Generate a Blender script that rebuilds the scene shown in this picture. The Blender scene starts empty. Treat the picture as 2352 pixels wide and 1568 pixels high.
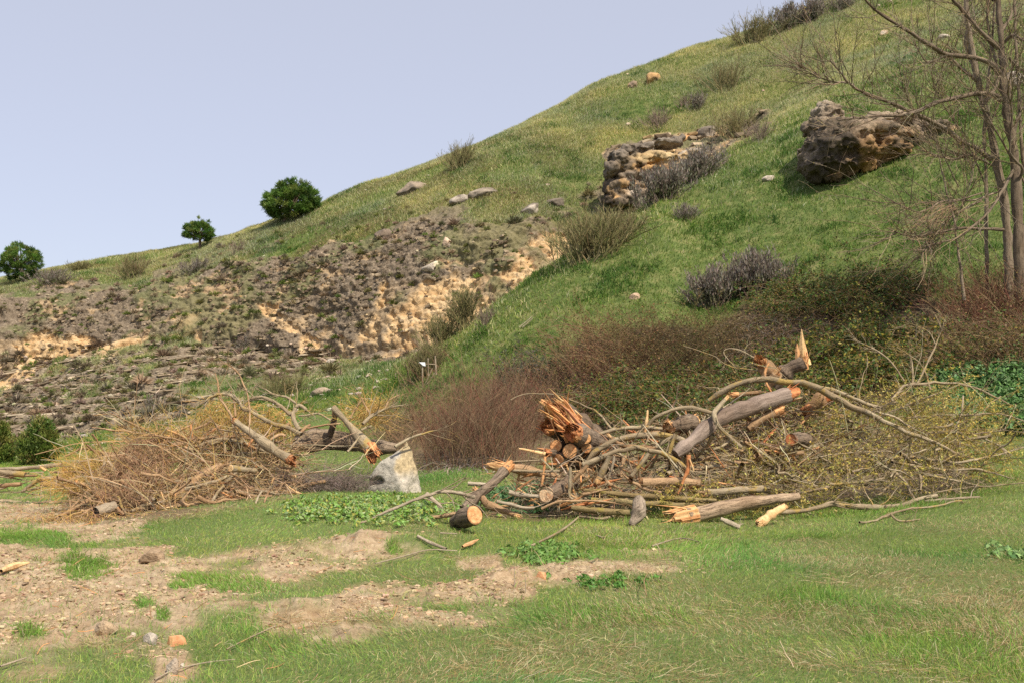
import bpy, math, random
import numpy as np
from mathutils import Vector

# ------------------------------------------------------------------ camera, sky, sun, exposure
scene = bpy.context.scene
COL = scene.collection
CAM_H = 1.6
PITCH = math.radians(4.2)
F = 2522.0                       # focal length in units of a 2352-wide picture
cam_data = bpy.data.cameras.new('camera')
cam_data.sensor_width = 36.0
cam_data.lens = 36.0 * F / 2352.0
cam_data.clip_start = 0.1
cam_data.clip_end = 3000.0
cam = bpy.data.objects.new('camera', cam_data)
COL.objects.link(cam)
cam.location = (0, 0, CAM_H)
cam.rotation_euler = (math.pi / 2 + PITCH, 0, 0)
scene.camera = cam

SUN_TO = Vector((0.34, -0.50, 0.80)).normalized()
SUN_EL = math.asin(SUN_TO.z)
SUN_AZ = math.atan2(SUN_TO.x, SUN_TO.y)
world = bpy.data.worlds.new('World')
scene.world = world
world.use_nodes = True
wn = world.node_tree.nodes
wl = world.node_tree.links
bgn = wn['Background']
sky = wn.new('ShaderNodeTexSky')
sky.sky_type = 'NISHITA'
sky.sun_disc = False
sky.sun_elevation = SUN_EL
sky.sun_rotation = SUN_AZ
sky.altitude = 900
sky.air_density = 1.0
sky.dust_density = 3.0
sky.ozone_density = 2.5
hs = wn.new('ShaderNodeHueSaturation')
hs.inputs['Hue'].default_value = 0.517
hs.inputs['Saturation'].default_value = 0.9
hs.inputs['Value'].default_value = 1.0
veil = wn.new('ShaderNodeMix'); veil.data_type = 'RGBA'
veil.inputs[0].default_value = 0.66
veil.inputs[7].default_value = (3.50, 3.60, 3.92, 1)      # even spring haze in the sky
wl.new(sky.outputs[0], hs.inputs['Color'])
wl.new(hs.outputs['Color'], veil.inputs[6])
wl.new(veil.outputs[2], bgn.inputs['Color'])
bgn.inputs['Strength'].default_value = 0.14

sun_data = bpy.data.lights.new('sun', 'SUN')
sun_data.energy = 4.2
sun_data.angle = math.radians(0.55)
sun_data.color = (1.0, 0.90, 0.74)
sun = bpy.data.objects.new('sun', sun_data)
COL.objects.link(sun)
sun.rotation_euler = SUN_TO.to_track_quat('Z', 'Y').to_euler()
sun.location = (-30, -20, 60)

scene.view_settings.view_transform = 'Standard'
scene.view_settings.look = 'None'
scene.view_settings.exposure = 0.5
scene.view_settings.gamma = 1.0
scene.render.engine = 'CYCLES'
scene.cycles.max_bounces = 6
scene.cycles.diffuse_bounces = 3
scene.cycles.transparent_max_bounces = 4
scene.cycles.use_denoising = False

rng = np.random.default_rng(7)
random.seed(7)

# ------------------------------------------------------------------ small maths helpers
def hash3(ix, iy, iz, seed):
    h = (ix.astype(np.uint32) * np.uint32(374761393) + iy.astype(np.uint32) * np.uint32(668265263)
         + iz.astype(np.uint32) * np.uint32(2147483647) + np.uint32(seed) * np.uint32(144665))
    h = (h ^ (h >> np.uint32(13))) * np.uint32(1274126177)
    h = h ^ (h >> np.uint32(16))
    return h.astype(np.float64) / 4294967295.0

def vnoise(x, y, z, seed=0):
    x, y, z = np.broadcast_arrays(np.asarray(x, float), np.asarray(y, float), np.asarray(z, float))
    ix, iy, iz = np.floor(x).astype(np.int64), np.floor(y).astype(np.int64), np.floor(z).astype(np.int64)
    fx, fy, fz = x - ix, y - iy, z - iz
    fx = fx * fx * (3 - 2 * fx); fy = fy * fy * (3 - 2 * fy); fz = fz * fz * (3 - 2 * fz)
    r = 0.0
    for dx in (0, 1):
        wx = fx if dx else 1 - fx
        for dy in (0, 1):
            wy = fy if dy else 1 - fy
            for dz in (0, 1):
                wz = fz if dz else 1 - fz
                r = r + wx * wy * wz * hash3(ix + dx, iy + dy, iz + dz, seed)
    return r

def fbm(x, y, z, octaves=4, seed=0, gain=0.5, lac=2.03):
    a, s, tot = 1.0, 0.0, 0.0
    f = 1.0
    for o in range(octaves):
        s = s + a * vnoise(np.asarray(x) * f, np.asarray(y) * f, np.asarray(z) * f, seed + o * 17)
        tot += a
        a *= gain
        f *= lac
    return s / tot                    # 0..1, mean 0.5

def sstep(a, b, x):
    t = np.clip((x - a) / (b - a), 0, 1)
    return t * t * (3 - 2 * t)

def poly_sd(poly, px, py):
    """signed distance to a polygon, positive inside"""
    p = np.array(poly, float)
    d = np.full(px.shape, 1e18)
    inside = np.zeros(px.shape, bool)
    n = len(p)
    for i in range(n):
        ax, ay = p[i]; bx, by = p[(i + 1) % n]
        ex, ey = bx - ax, by - ay
        wx, wy = px - ax, py - ay
        q = np.clip((wx * ex + wy * ey) / (ex * ex + ey * ey + 1e-12), 0, 1)
        d = np.minimum(d, (wx - ex * q) ** 2 + (wy - ey * q) ** 2)
        c = ((ay > py) != (by > py)) & (px < ex * (py - ay) / (ey if abs(ey) > 1e-9 else 1e-9) + ax)
        inside ^= c
    d = np.sqrt(d)
    return np.where(inside, d, -d)

CT, ST = math.cos(PITCH), math.sin(PITCH)
def ray(vx, vy):
    """photo point -> (x/y, (z-CAM_H)/y) of the line of sight"""
    a = (np.asarray(vx, float) - 1176.0) / F
    b = (784.0 - np.asarray(vy, float)) / F
    k = CT - b * ST
    return a / k, (ST + b * CT) / k

def at(vx, vy, Y):
    t, s = ray(vx, vy)
    return Vector((float(t) * Y, Y, CAM_H + float(s) * Y))

def project(x, y, z):
    zz = z - CAM_H
    d = y * CT + zz * ST
    return 1176.0 + F * x / d, 784.0 - F * (-y * ST + zz * CT) / d

# ------------------------------------------------------------------ terrain: feature lines (photo x, photo y, metres away)
LINES = [
    # foreground below the frame
    [(-900, 1760, 4.6), (1176, 1760, 4.6), (3200, 1760, 4.6)],
    # mid meadow
    [(-900, 1385, 9.6), (0, 1378, 9.8), (600, 1370, 9.9), (1176, 1366, 10.0), (1800, 1368, 10), (2352, 1362, 10), (3200, 1360, 10)],
    # crest of the grassy bank, front of the brush piles
    [(-900, 1215, 16.6), (0, 1205, 16.8), (160, 1196, 17.2), (330, 1180, 17.5), (480, 1160, 18), (640, 1140, 18.5), (820, 1129, 19), (960, 1131, 19),
     (1060, 1148, 18.6), (1150, 1180, 17.6), (1500, 1202, 16.6), (1900, 1182, 17.2), (2100, 1155, 17.8), (2352, 1105, 19), (3200, 1070, 20)],
    # ground behind the piles
    [(-900, 1135, 24), (0, 1138, 23.5), (330, 1150, 22), (640, 1140, 22), (820, 1135, 22), (980, 1108, 22.6), (1080, 1085, 24), (1160, 1075, 25.5), (1500, 1085, 24.5),
     (2000, 1070, 24), (2352, 1020, 24), (3200, 985, 24)],
    # foot of the hill
    [(-900, 1070, 42), (0, 1066, 42), (150, 1050, 42), (300, 1010, 42), (600, 962, 44), (800, 938, 42), (950, 940, 38), (1100, 985, 34), (1300, 1000, 31), (1700, 960, 30),
     (2000, 905, 29), (2352, 845, 28), (3200, 780, 28)],
    # edge of the near green spur (left of it: simply a line across the slope)
    [(-900, 1010, 52), (0, 1000, 52), (300, 940, 52), (600, 880, 53), (800, 862, 52), (880, 850, 50), (950, 826, 48), (1020, 795, 47), (1090, 757, 46), (1150, 705, 47), (1210, 655, 48), (1310, 590, 50),
     (1450, 508, 53), (1560, 432, 55), (1650, 368, 57), (1750, 305, 59), (1900, 225, 60), (2100, 150, 60), (2352, 60, 60), (3200, -120, 60)],
    # hollow behind it
    'hollow',
    # foot of the cliff
    [(-900, 880, 74), (0, 862, 72), (100, 838, 72), (200, 806, 71), (420, 772, 68), (500, 800, 67), (600, 812, 66), (720, 825, 64), (800, 830, 62), (950, 805, 60), (1090, 775, 59), (1150, 735, 58.4), (1210, 690, 58.5), (1310, 622, 60),
     (1450, 520, 62), (1560, 440, 63), (1650, 368, 64), (1750, 300, 65.5), (1900, 195, 67), (2100, 110, 67), (2352, 5, 67), (3200, -190, 67)],
    # top of the cliff
    [(-900, 700, 79), (0, 688, 78), (150, 664, 78), (300, 664, 77), (430, 655, 75), (500, 626, 73.5), (560, 605, 72), (700, 588, 70), (900, 545, 67.5), (1100, 512, 65), (1220, 500, 64), (1300, 520, 64.6),
     (1450, 462, 66.5), (1560, 395, 68), (1650, 330, 69), (1750, 262, 70.5), (1900, 152, 72), (2100, 65, 72), (2352, -40, 72), (3200, -230, 72)],
    # skyline
    [(-900, 860, 104), (-300, 722, 102), (0, 657, 100), (100, 632, 99), (200, 613, 98), (330, 594, 97), (430, 576, 96), (540, 557, 95), (600, 537, 94), (640, 517, 93.5), (730, 486, 92), (800, 452, 91), (900, 420, 90), (1000, 386, 89), (1100, 350, 88),
     (1200, 305, 88), (1260, 270, 88), (1300, 246, 88), (1370, 202, 88), (1420, 182, 88), (1500, 152, 88), (1600, 116, 88), (1690, 92, 88), (1760, 74, 88), (1850, 38, 88), (1950, -8, 88), (2100, -70, 88), (2352, -170, 88), (3200, -420, 88)],
    'behind', 'far',
]
ROWS = [40, 120, 60, 70, 190, 14, 80, 170, 170, 10, 6]
ncol_in = 1100
tin = np.linspace(-0.60, 0.60, ncol_in)
tl = -0.60 - np.cumsum(np.linspace(0.003, 0.06, 30))
T = np.concatenate([tl[::-1], tin, -tl])
NC = len(T)

def smooth1(a, n):
    k = np.hanning(n + 2)[1:-1]; k /= k.sum()
    p = np.pad(a, n // 2, mode='edge')
    return np.convolve(p, k, 'valid')[:len(a)]

LY, LZ = [], []
for L in LINES:
    if L == 'hollow':
        yF, zF = LY[-1], LZ[-1]
        vx = 1176 + T * F
        w = sstep(860, 1020, vx) * (1 - sstep(1330, 1660, vx))
        LY.append(yF + 4.5)
        LZ.append(None); hollow_w = w; continue
    if L == 'behind':
        LY.append(LY[-1] + 22); LZ.append(LZ[-1] - 1.5); continue
    if L == 'far':
        LY.append(np.full(NC, 420.0)); LZ.append(LZ[-1] - 26); continue
    a = np.array(L, float)
    t, s = ray(a[:, 0], a[:, 1])
    z = CAM_H + s * a[:, 2]
    kk = {0: 61, 1: 61, 2: 61, 3: 81, 4: 91, 5: 61, 7: 41, 8: 41, 9: 17}[len(LY)]
    ya, za = np.interp(T, t, a[:, 2]), np.interp(T, t, z)
    for _ in range(2):
        ya, za = smooth1(ya, kk), smooth1(za, kk)
    LY.append(ya)
    LZ.append(za)
# the hollow: a dip behind the spur, elsewhere a straight slope
iF = 5
lin = LZ[iF] + (LZ[iF + 2] - LZ[iF]) * 4.5 / (LY[iF + 2] - LY[iF])
LZ[iF + 1] = lin * (1 - hollow_w) + (LZ[iF] - 1.2) * hollow_w
KY, KZ = np.array(LY), np.array(LZ)
KZ[0] = 0.0

# monotone cubic (pchip) down every column
h = np.diff(KY, axis=0); dl = np.diff(KZ, axis=0) / h
m = np.zeros_like(KZ)
for i in range(1, len(KY) - 1):
    ok = dl[i - 1] * dl[i] > 0
    w1, w2 = 2 * h[i] + h[i - 1], h[i] + 2 * h[i - 1]
    with np.errstate(divide='ignore', invalid='ignore'):
        v = (w1 + w2) / (w1 / dl[i - 1] + w2 / dl[i])
    m[i] = np.where(ok, v, 0)
m[0] = dl[0]; m[-1] = dl[-1]
gY, gZ, gS = [], [], []
for i, n in enumerate(ROWS):
    last = i == len(ROWS) - 1
    for f in np.linspace(0, 1, n + 1)[: n + 1 if last else n]:
        f2 = f * f; f3 = f2 * f
        gY.append(KY[i] + f * h[i])
        gZ.append((2 * f3 - 3 * f2 + 1) * KZ[i] + (f3 - 2 * f2 + f) * h[i] * m[i] + (-2 * f3 + 3 * f2) * KZ[i + 1] + (f3 - f2) * h[i] * m[i + 1])
        gS.append(i + f)
gY, gZ, gS = np.array(gY), np.array(gZ), np.array(gS)
gX = gY * T[None, :]
NR = len(gY)
SEG = np.broadcast_to(gS[:, None], gY.shape)
VX, VY = project(gX, gY, gZ)
# ------------------------------------------------------------------ what covers the ground where
def pmask(poly, soft, rough, scale, seed, sel, bias=0.0):
    """mask of an area outlined on the ground, its border broken up by noise anchored to the ground"""
    out = np.zeros(gX.shape)
    r = np.where(sel.any(axis=1))[0]
    a, b = r[0], r[-1] + 1
    p = np.array(poly, float)
    sub = sel[a:b] & (VX[a:b] > p[:, 0].min() - 150) & (VX[a:b] < p[:, 0].max() + 150) & (VY[a:b] > p[:, 1].min() - 150) & (VY[a:b] < p[:, 1].max() + 150)
    x, y, z = gX[a:b][sub], gY[a:b][sub], gZ[a:b][sub]
    n = fbm(x * scale, y * scale, z * scale, 4, seed) - 0.5
    d = poly_sd(poly, VX[a:b][sub], VY[a:b][sub]) + n * rough * 2.4 + bias
    v = out[a:b]
    v[sub] = sstep(-soft, soft, d)
    return out

field = SEG < 3.6
P1 = [(-250, 1225), (0, 1245), (130, 1268), (330, 1262), (420, 1290), (580, 1285), (640, 1262), (800, 1240), (975, 1252), (965, 1285), (800, 1300), (690, 1318), (600, 1338), (560, 1372), (450, 1400), (470, 1430), (420, 1470), (400, 1510), (300, 1488), (200, 1492), (120, 1515), (0, 1532), (-250, 1560)]
P2 = [(600, 1405), (690, 1372), (850, 1362), (1000, 1358), (1100, 1338), (1200, 1318), (1210, 1352), (1150, 1387), (1000, 1412), (900, 1405), (800, 1425), (700, 1452), (640, 1440)]
P3 = [(1190, 1325), (1290, 1290), (1400, 1270), (1500, 1262), (1640, 1285), (1600, 1305), (1400, 1300), (1280, 1325)]
P4 = [(1060, 1290), (1140, 1278), (1145, 1302), (1080, 1308)]
P5 = [(345, 1495), (425, 1495), (450, 1540), (400, 1572), (330, 1600)]
P6 = [(-250, 1150), (100, 1148), (260, 1178), (330, 1198), (320, 1235), (180, 1240), (0, 1205), (-250, 1200)]
dirt = np.zeros(gX.shape)
for k, (P, sf, rg) in enumerate(((P1, 22, 50), (P2, 20, 58), (P3, 22, 62), (P4, 12, 20), (P5, 16, 34), (P6, 18, 40))):
    dirt = np.maximum(dirt, pmask(P, sf, rg, 1.7, 40 + k, field, 5.0))
dirt *= 1 - 0.9 * sstep(1400, 1660, VX + (fbm(gX * 2.0, gY * 2.0, 7.7, 4, 49) - 0.5) * 300)
# tufts that have survived inside the bare ground
tuft = np.zeros(gX.shape)
tn = fbm(gX * 2.3, gY * 2.3, 4.4, 4, 8)
for (cx, cy, rx, ry) in ((190, 1300, 58, 30), (60, 1235, 70, 12), (415, 1345, 26, 9), (330, 1385, 22, 8), (470, 1330, 60, 9), (65, 1452, 35, 10), (370, 1412, 16, 12), (900, 1265, 20, 8), (560, 1345, 70, 12)):
    d = np.sqrt(((VX - cx) / rx) ** 2 + ((VY - cy) / ry) ** 2) + (tn - 0.5) * 2.4
    tuft = np.maximum(tuft, (1 - sstep(0.4, 1.3, d)) * field)
nz = fbm(gX * 1.1, gY * 1.1, 0.3, 4, 5)
dirt = dirt * (1 - 0.9 * tuft)
dirt = dirt * (1 - 0.55 * sstep(0.60, 0.70, nz) * (SEG < 2.2))

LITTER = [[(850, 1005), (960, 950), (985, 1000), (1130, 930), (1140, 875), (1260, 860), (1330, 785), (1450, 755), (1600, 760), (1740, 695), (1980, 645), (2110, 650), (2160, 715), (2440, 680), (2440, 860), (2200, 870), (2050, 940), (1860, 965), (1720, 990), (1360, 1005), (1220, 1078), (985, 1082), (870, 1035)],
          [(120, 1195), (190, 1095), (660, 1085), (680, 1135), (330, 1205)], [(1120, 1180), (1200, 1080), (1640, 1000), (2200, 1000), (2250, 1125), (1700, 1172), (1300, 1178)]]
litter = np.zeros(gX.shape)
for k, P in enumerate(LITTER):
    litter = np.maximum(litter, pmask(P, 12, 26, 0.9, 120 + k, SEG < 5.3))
hill = SEG >= 4
left = (VX < 930) | (SEG >= 6.4)
back = hill & left & (SEG > 4.3)
R1 = [(-400, 700), (60, 676), (150, 652), (300, 656), (430, 650), (500, 615), (560, 596), (650, 584), (760, 568), (870, 545), (950, 530), (1080, 512), (1150, 508), (1230, 498), (1300, 540), (1330, 600), (1250, 700), (1090, 790), (950, 830), (820, 838), (700, 800), (600, 786), (520, 792), (450, 762), (300, 772), (200, 802), (0, 840), (-400, 870)]
R2 = [(-400, 850), (200, 800), (450, 770), (700, 800), (840, 825), (760, 852), (650, 872), (560, 905), (430, 955), (300, 985), (100, 1010), (-50, 1030), (-400, 1040)]
R3 = [(1385, 360), (1500, 322), (1580, 300), (1680, 282), (1780, 268), (1790, 290), (1700, 330), (1640, 380), (1560, 420), (1470, 490), (1380, 470), (1400, 420)]
R4 = [(1885, 345), (2000, 300), (2170, 280), (2200, 300), (2110, 345), (2060, 378), (1960, 412), (1895, 418)]
O1 = [(-400, 850), (0, 795), (120, 775), (240, 780), (330, 772), (330, 792), (180, 812), (80, 845), (60, 868), (-400, 960)]
O2 = [(1195, 600), (1240, 530), (1310, 560), (1320, 600), (1260, 690), (1150, 760), (1080, 790), (1040, 720), (1120, 660)]
O3 = [(830, 800), (815, 765), (860, 720), (885, 650), (920, 655), (960, 650), (1080, 640), (1200, 630), (1200, 690), (1080, 790), (960, 790), (880, 820)]
O4 = [(590, 700), (660, 690), (640, 720), (720, 770), (820, 790), (820, 820), (700, 805), (690, 760), (600, 720)]
O5 = [(395, 770), (415, 720), (460, 720), (455, 765)]
rock1 = pmask(R1, 6, 26, 0.35, 60, back & (SEG > 5))
scree = pmask(R2, 10, 30, 0.4, 61, back)
rock3 = np.maximum(pmask(R3, 8, 34, 0.6, 62, hill & (SEG > 5.2)), pmask(R4, 6, 20, 0.6, 63, hill & (SEG > 4.6)))
rock = np.maximum(rock1, rock3)
# stray slabs breaking through the upper turf
slab = fbm(gX * 0.16, gY * 0.5, gZ * 0.5, 4, 71)
upper = (SEG > 7.6) & (VX < 1420) & (VX > 350) & (SEG < 8.75)
fade = (1 - sstep(0, 105, (project(0 * KY[8] + KY[8] * T, KY[8], KZ[8])[1][None, :] - VY))) * upper
rock = np.maximum(rock, sstep(0.50, 0.60, slab) * fade)
gut = fbm(gX * 0.5 + gZ * 0.2, gY * 0.5, gZ * 0.22, 4, 77)
orange = np.zeros(gX.shape)
for k, (P, w) in enumerate(((O1, 1), (O2, .95), (O3, .8), (O4, .7), (O5, .9))):
    orange = np.maximum(orange, w * pmask(P, 7, 22, 0.7, 80 + k, back & (SEG > 5)))
gut2 = fbm(gX * 1.1, gY * 1.1, gZ * 0.9, 4, 78)
orange = np.clip(orange * (0.15 + 1.5 * sstep(0.40, 0.54, gut)) * (0.45 + sstep(0.38, 0.50, gut2)), 0, 1)
orange = np.clip(orange * 1.35, 0, 1)
orange = np.maximum(orange, rock1 * sstep(0.60, 0.66, fbm(gX * 0.55, gY * 0.55, gZ * 1.2, 4, 91)) * 0.4)
orange = np.maximum(orange, 0.8 * rock3 * sstep(0.49, 0.56, fbm(gX * 0.4, gY * 0.4, gZ * 1.3, 4, 93)))
grassy = sstep(0.53, 0.62, fbm(gX * 0.22, gY * 0.22, gZ * 0.3, 4, 95))
scree = scree * (1 - 0.75 * grassy)
rock1v = rock * (1 - 0.5 * grassy * (orange < 0.3))
stony = np.clip(rock + scree, 0, 1)

# ------------------------------------------------------------------ displacement
def normals(X, Y, Z):
    P = np.stack([X, Y, Z], -1)
    du = np.gradient(P, axis=1); dv = np.gradient(P, axis=0)
    n = np.cross(du, dv)
    return n / (np.linalg.norm(n, axis=-1, keepdims=True) + 1e-12)

X, Y, Z = gX.copy(), gY.copy(), gZ.copy()
nf = SEG < 4.2
amp = np.zeros(X.shape)
lo = fbm(X * 0.45, Y * 0.45, 0, 3, 11) - 0.5
Z = Z + lo * 0.16 * sstep(0.2, 1.2, SEG) * (1 - sstep(3.2, 4.2, SEG))
sub = SEG < 3
xs, ys = X[sub], Y[sub]
clod = np.abs(fbm(xs * 3.1, ys * 3.1, 0, 5, 21) - 0.5) * 2
clod2 = fbm(xs * 7.5, ys * 7.5, 0.5, 4, 22, 0.6)
heap = sstep(0.5, 0.8, fbm(xs * 1.2, ys * 1.2, 2.2, 3, 23))
Z[sub] += dirt[sub] * (0.06 * (0.5 - clod) + 0.165 * (clod2 - 0.5) + 0.05 * heap) - 0.02 * dirt[sub]
# pushed-up spoil ridges along the edge of the bare ground
for (pts, w, hh) in (([(600, 1290), (700, 1272), (830, 1252), (960, 1252)], 22, 0.16), ([(380, 1530), (330, 1480), (240, 1445)], 30, 0.05), ([(680, 1385), (1000, 1370), (1200, 1335)], 22, 0.10), ([(1400, 1280), (1560, 1275)], 18, 0.10)):
    for (a, b) in zip(pts[:-1], pts[1:]):
        ex, ey = b[0] - a[0], b[1] - a[1]
        q = np.clip(((VX - a[0]) * ex + (VY - a[1]) * ey) / (ex * ex + ey * ey), 0, 1)
        dd = np.hypot(VX - a[0] - ex * q, (VY - a[1] - ey * q) * 1.8)
        Z += np.exp(-(dd / w) ** 2) * hh * field * 0.5
# hill turf hummocks
hl = SEG >= 4
w = sstep(4.0, 4.5, SEG) * (1 - sstep(9.2, 10, SEG))
hum = fbm(X[hl] * 0.8, Y[hl] * 0.8, Z[hl] * 0.8, 4, 31) - 0.5
hum2 = fbm(X[hl] * 0.13, Y[hl] * 0.13, Z[hl] * 0.1, 3, 33) - 0.5
Z[hl] += (hum * 0.42 * (1 - stony[hl]) + hum2 * 0.9 * sstep(4.2, 5.2, SEG[hl]) * (1 - 0.6 * sstep(8.6, 9, SEG[hl]))) * w[hl]
# terraces on the stony slope
zz = Z[hl] + (fbm(X[hl] * 0.10, Y[hl] * 0.10, 0, 3, 35) - 0.5) * 1.8 - X[hl] * 0.05
p = 0.62
k = np.floor(zz / p); fr = zz / p - k
st = (k + sstep(0.62, 0.88, fr)) * p - zz
Z[hl] += st * 1.0 * np.clip(scree[hl] * 1.3, 0, 1)
riser = np.zeros(X.shape); riser[hl] = sstep(0.55, 0.66, fr) * (1 - sstep(0.84, 0.95, fr)) * scree[hl]
# crags: push the rock along its normal
nr = normals(X, Y, Z)
s2 = hl & (stony > 0.02)
x, y, z = X[s2], Y[s2], Z[s2]
wx = (fbm(x * 0.5, y * 0.5, z * 0.5, 3, 51) - 0.5) * 1.6
big = fbm(x * 0.33 + wx, y * 0.33, z * 0.55 + wx, 4, 52) - 0.5
cr = 1 - 2 * np.abs(fbm(x * 0.9 + wx, y * 0.9, z * 1.5, 4, 53) - 0.5) * 1.6
strat = zz[stony[hl] > 0.02] * 0.9 + wx * 0.25
k = np.floor(strat); fr = strat - k
ledge = sstep(0.0, 0.14, fr) * (1 - sstep(0.72, 1.0, fr)) * (0.5 + hash3(k.astype(np.int64), k.astype(np.int64) * 0, k.astype(np.int64) * 0, 3))
fine = fbm(x * 3.0, y * 3.0, z * 3.6, 4, 54, 0.6) - 0.5
rk, sc, og = rock[s2], scree[s2], orange[s2]
d = rk * (big * 1.1 + (cr - 0.6) * 0.18 + ledge * 0.08 * (1 - 0.75 * og) - og * 0.22 + og * fine * .22) + (rk + sc * 0.35) * fine * 0.55 + sc * (cr - 0.6) * 0.10
d *= 1 - sstep(8.7, 9.0, SEG[s2])
# undercut along the foot of the dark band, over the yellow strip
foot = np.exp(-((SEG[s2] - 7.12) / 0.06) ** 2) * (VX[s2] < 1100)
d -= foot * 0.7
X[s2] += nr[s2, 0] * d; Y[s2] += nr[s2, 1] * d; Z[s2] += nr[s2, 2] * d
N3 = normals(X, Y, Z)

# ------------------------------------------------------------------ mesh helpers
def new_obj(name, me, mat=None, parent=None, label=None, cat=None, group=None, kind=None):
    o = bpy.data.objects.new(name, me)
    COL.objects.link(o)
    if mat is not None and me is not None:
        me.materials.append(mat)
    if parent is not None:
        o.parent = parent
    for k, v in (('label', label), ('category', cat), ('group', group), ('kind', kind)):
        if v:
            o[k] = v
    return o

def raw_mesh(name, V, faces, col=None, smooth=True, **attrs):
    """faces: list of int arrays, each (n,k)"""
    me = bpy.data.meshes.new(name)
    V = np.asarray(V, np.float32)
    me.vertices.add(len(V))
    me.vertices.foreach_set('co', V.ravel())
    loops = np.concatenate([f.ravel() for f in faces]).astype(np.int32)
    sizes = np.concatenate([np.full(len(f), f.shape[1], np.int32) for f in faces])
    starts = np.concatenate([[0], np.cumsum(sizes)[:-1]]).astype(np.int32)
    me.loops.add(len(loops)); me.loops.foreach_set('vertex_index', loops)
    me.polygons.add(len(sizes)); me.polygons.foreach_set('loop_start', starts)
    me.polygons.foreach_set('use_smooth', np.full(len(sizes), smooth))
    if col is not None:
        c = np.ones((len(V), 4), np.float32); col = np.asarray(col); c[:, :3] = col[:, :3]
        a = me.color_attributes.new('Col', 'FLOAT_COLOR', 'POINT')
        a.data.foreach_set('color', c.ravel())
    if col is not None and col.shape[1] == 6:
        a = me.attributes.new('tube', 'FLOAT_VECTOR', 'POINT')
        a.data.foreach_set('vector', np.ascontiguousarray(col[:, 3:6], np.float32).ravel())
    for k, v in attrs.items():
        a = me.attributes.new(k, 'FLOAT', 'POINT')
        a.data.foreach_set('value', np.asarray(v, np.float32))
    me.update(calc_edges=True)
    return me

def grid_faces(nr, nc):
    i = np.arange(nr * nc).reshape(nr, nc)
    return np.stack([i[:-1, :-1], i[:-1, 1:], i[1:, 1:], i[1:, :-1]], -1).reshape(-1, 4)

# ------------------------------------------------------------------ materials
class NT:
    def __init__(s, name):
        s.m = bpy.data.materials.new(name); s.m.use_nodes = True
        s.t = s.m.node_tree; s.b = s.t.nodes['Principled BSDF']
        s.b.inputs['Roughness'].default_value = 0.85
        s.b.inputs['Specular IOR Level'].default_value = 0.25
    def n(s, typ, **kw):
        o = s.t.nodes.new(typ)
        for k, v in kw.items(): setattr(o, k, v)
        return o
    def l(s, a, b): s.t.links.new(a, b)
    def coord(s, scale=(1, 1, 1), kind='Object'):
        c = s.n('ShaderNodeTexCoord'); mp = s.n('ShaderNodeMapping'); mp.inputs['Scale'].default_value = scale
        s.l(c.outputs[kind], mp.inputs['Vector']); return mp.outputs['Vector']
    def noise(s, vec, scale, detail=5, rough=0.55, dist=0.0):
        o = s.n('ShaderNodeTexNoise'); o.inputs['Scale'].default_value = scale; o.inputs['Detail'].default_value = detail
        o.inputs['Roughness'].default_value = rough; o.inputs['Distortion'].default_value = dist
        s.l(vec, o.inputs['Vector']); return o.outputs['Fac']
    def ramp(s, fac, stops):
        o = s.n('ShaderNodeValToRGB'); e = o.color_ramp.elements
        while len(e) < len(stops): e.new(0.5)
        for i, (p, c) in enumerate(stops):
            e[i].position = p; e[i].color = (*c, 1) if len(c) == 3 else c
        s.l(fac, o.inputs['Fac']); return o.outputs['Color']
    def mix(s, fac, a, b, blend='MIX'):
        o = s.n('ShaderNodeMix', data_type='RGBA', blend_type=blend)
        for v, i in ((fac, 0), (a, 6), (b, 7)):
            if isinstance(v, (int, float)): o.inputs[i].default_value = v
            elif isinstance(v, tuple): o.inputs[i].default_value = (*v, 1)
            else: s.l(v, o.inputs[i])
        return o.outputs[2]
    def math(s, op, a, b=0.0, clamp=False):
        o = s.n('ShaderNodeMath', operation=op, use_clamp=clamp)
        for v, i in ((a, 0), (b, 1)):
            if isinstance(v, (int, float)): o.inputs[i].default_value = v
            else: s.l(v, o.inputs[i])
        return o.outputs[0]
    def attr(s, name, col=False):
        o = s.n('ShaderNodeAttribute', attribute_name=name); return o.outputs['Color' if col else 'Fac']
    def bump(s, hgt, strength, dist=0.02):
        o = s.n('ShaderNodeBump'); o.inputs['Strength'].default_value = strength; o.inputs['Distance'].default_value = dist
        s.l(hgt, o.inputs['Height']); s.l(o.outputs['Normal'], s.b.inputs['Normal'])
    def base(s, c): s.l(c, s.b.inputs['Base Color']); return s.m

def mat_field():
    q = NT('meadow_soil'); v = q.coord()
    big = q.noise(v, 0.9, 4); mid = q.noise(v, 5, 6, 0.65); fine = q.noise(v, 38, 6, 0.7)
    soil = q.ramp(mid, [(0.30, (0.22, 0.158, 0.095)), (0.46, (0.39, 0.292, 0.182)), (0.66, (0.54, 0.43, 0.285))])
    soil = q.mix(q.ramp(fine, [(0.35, (0, 0, 0)), (0.62, (1, 1, 1))]), q.mix(0.55, soil, (0.17, 0.11, 0.065)), soil)
    red = q.mix(q.ramp(big, [(0.45, (0, 0, 0)), (0.65, (1, 1, 1))]), soil, q.mix(0.30, soil, (0.36, 0.20, 0.09)))
    turf = q.ramp(fine, [(0.30, (0.055, 0.08, 0.02)), (0.50, (0.10, 0.145, 0.035)), (0.72, (0.24, 0.19, 0.085))])
    q.bump(fine, 0.6, 0.03)
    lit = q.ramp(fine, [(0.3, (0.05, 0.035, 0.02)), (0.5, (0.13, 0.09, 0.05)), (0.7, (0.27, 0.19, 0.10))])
    return q.base(q.mix(q.attr('litter'), q.mix(q.attr('dirt'), turf, red), lit))

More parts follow.
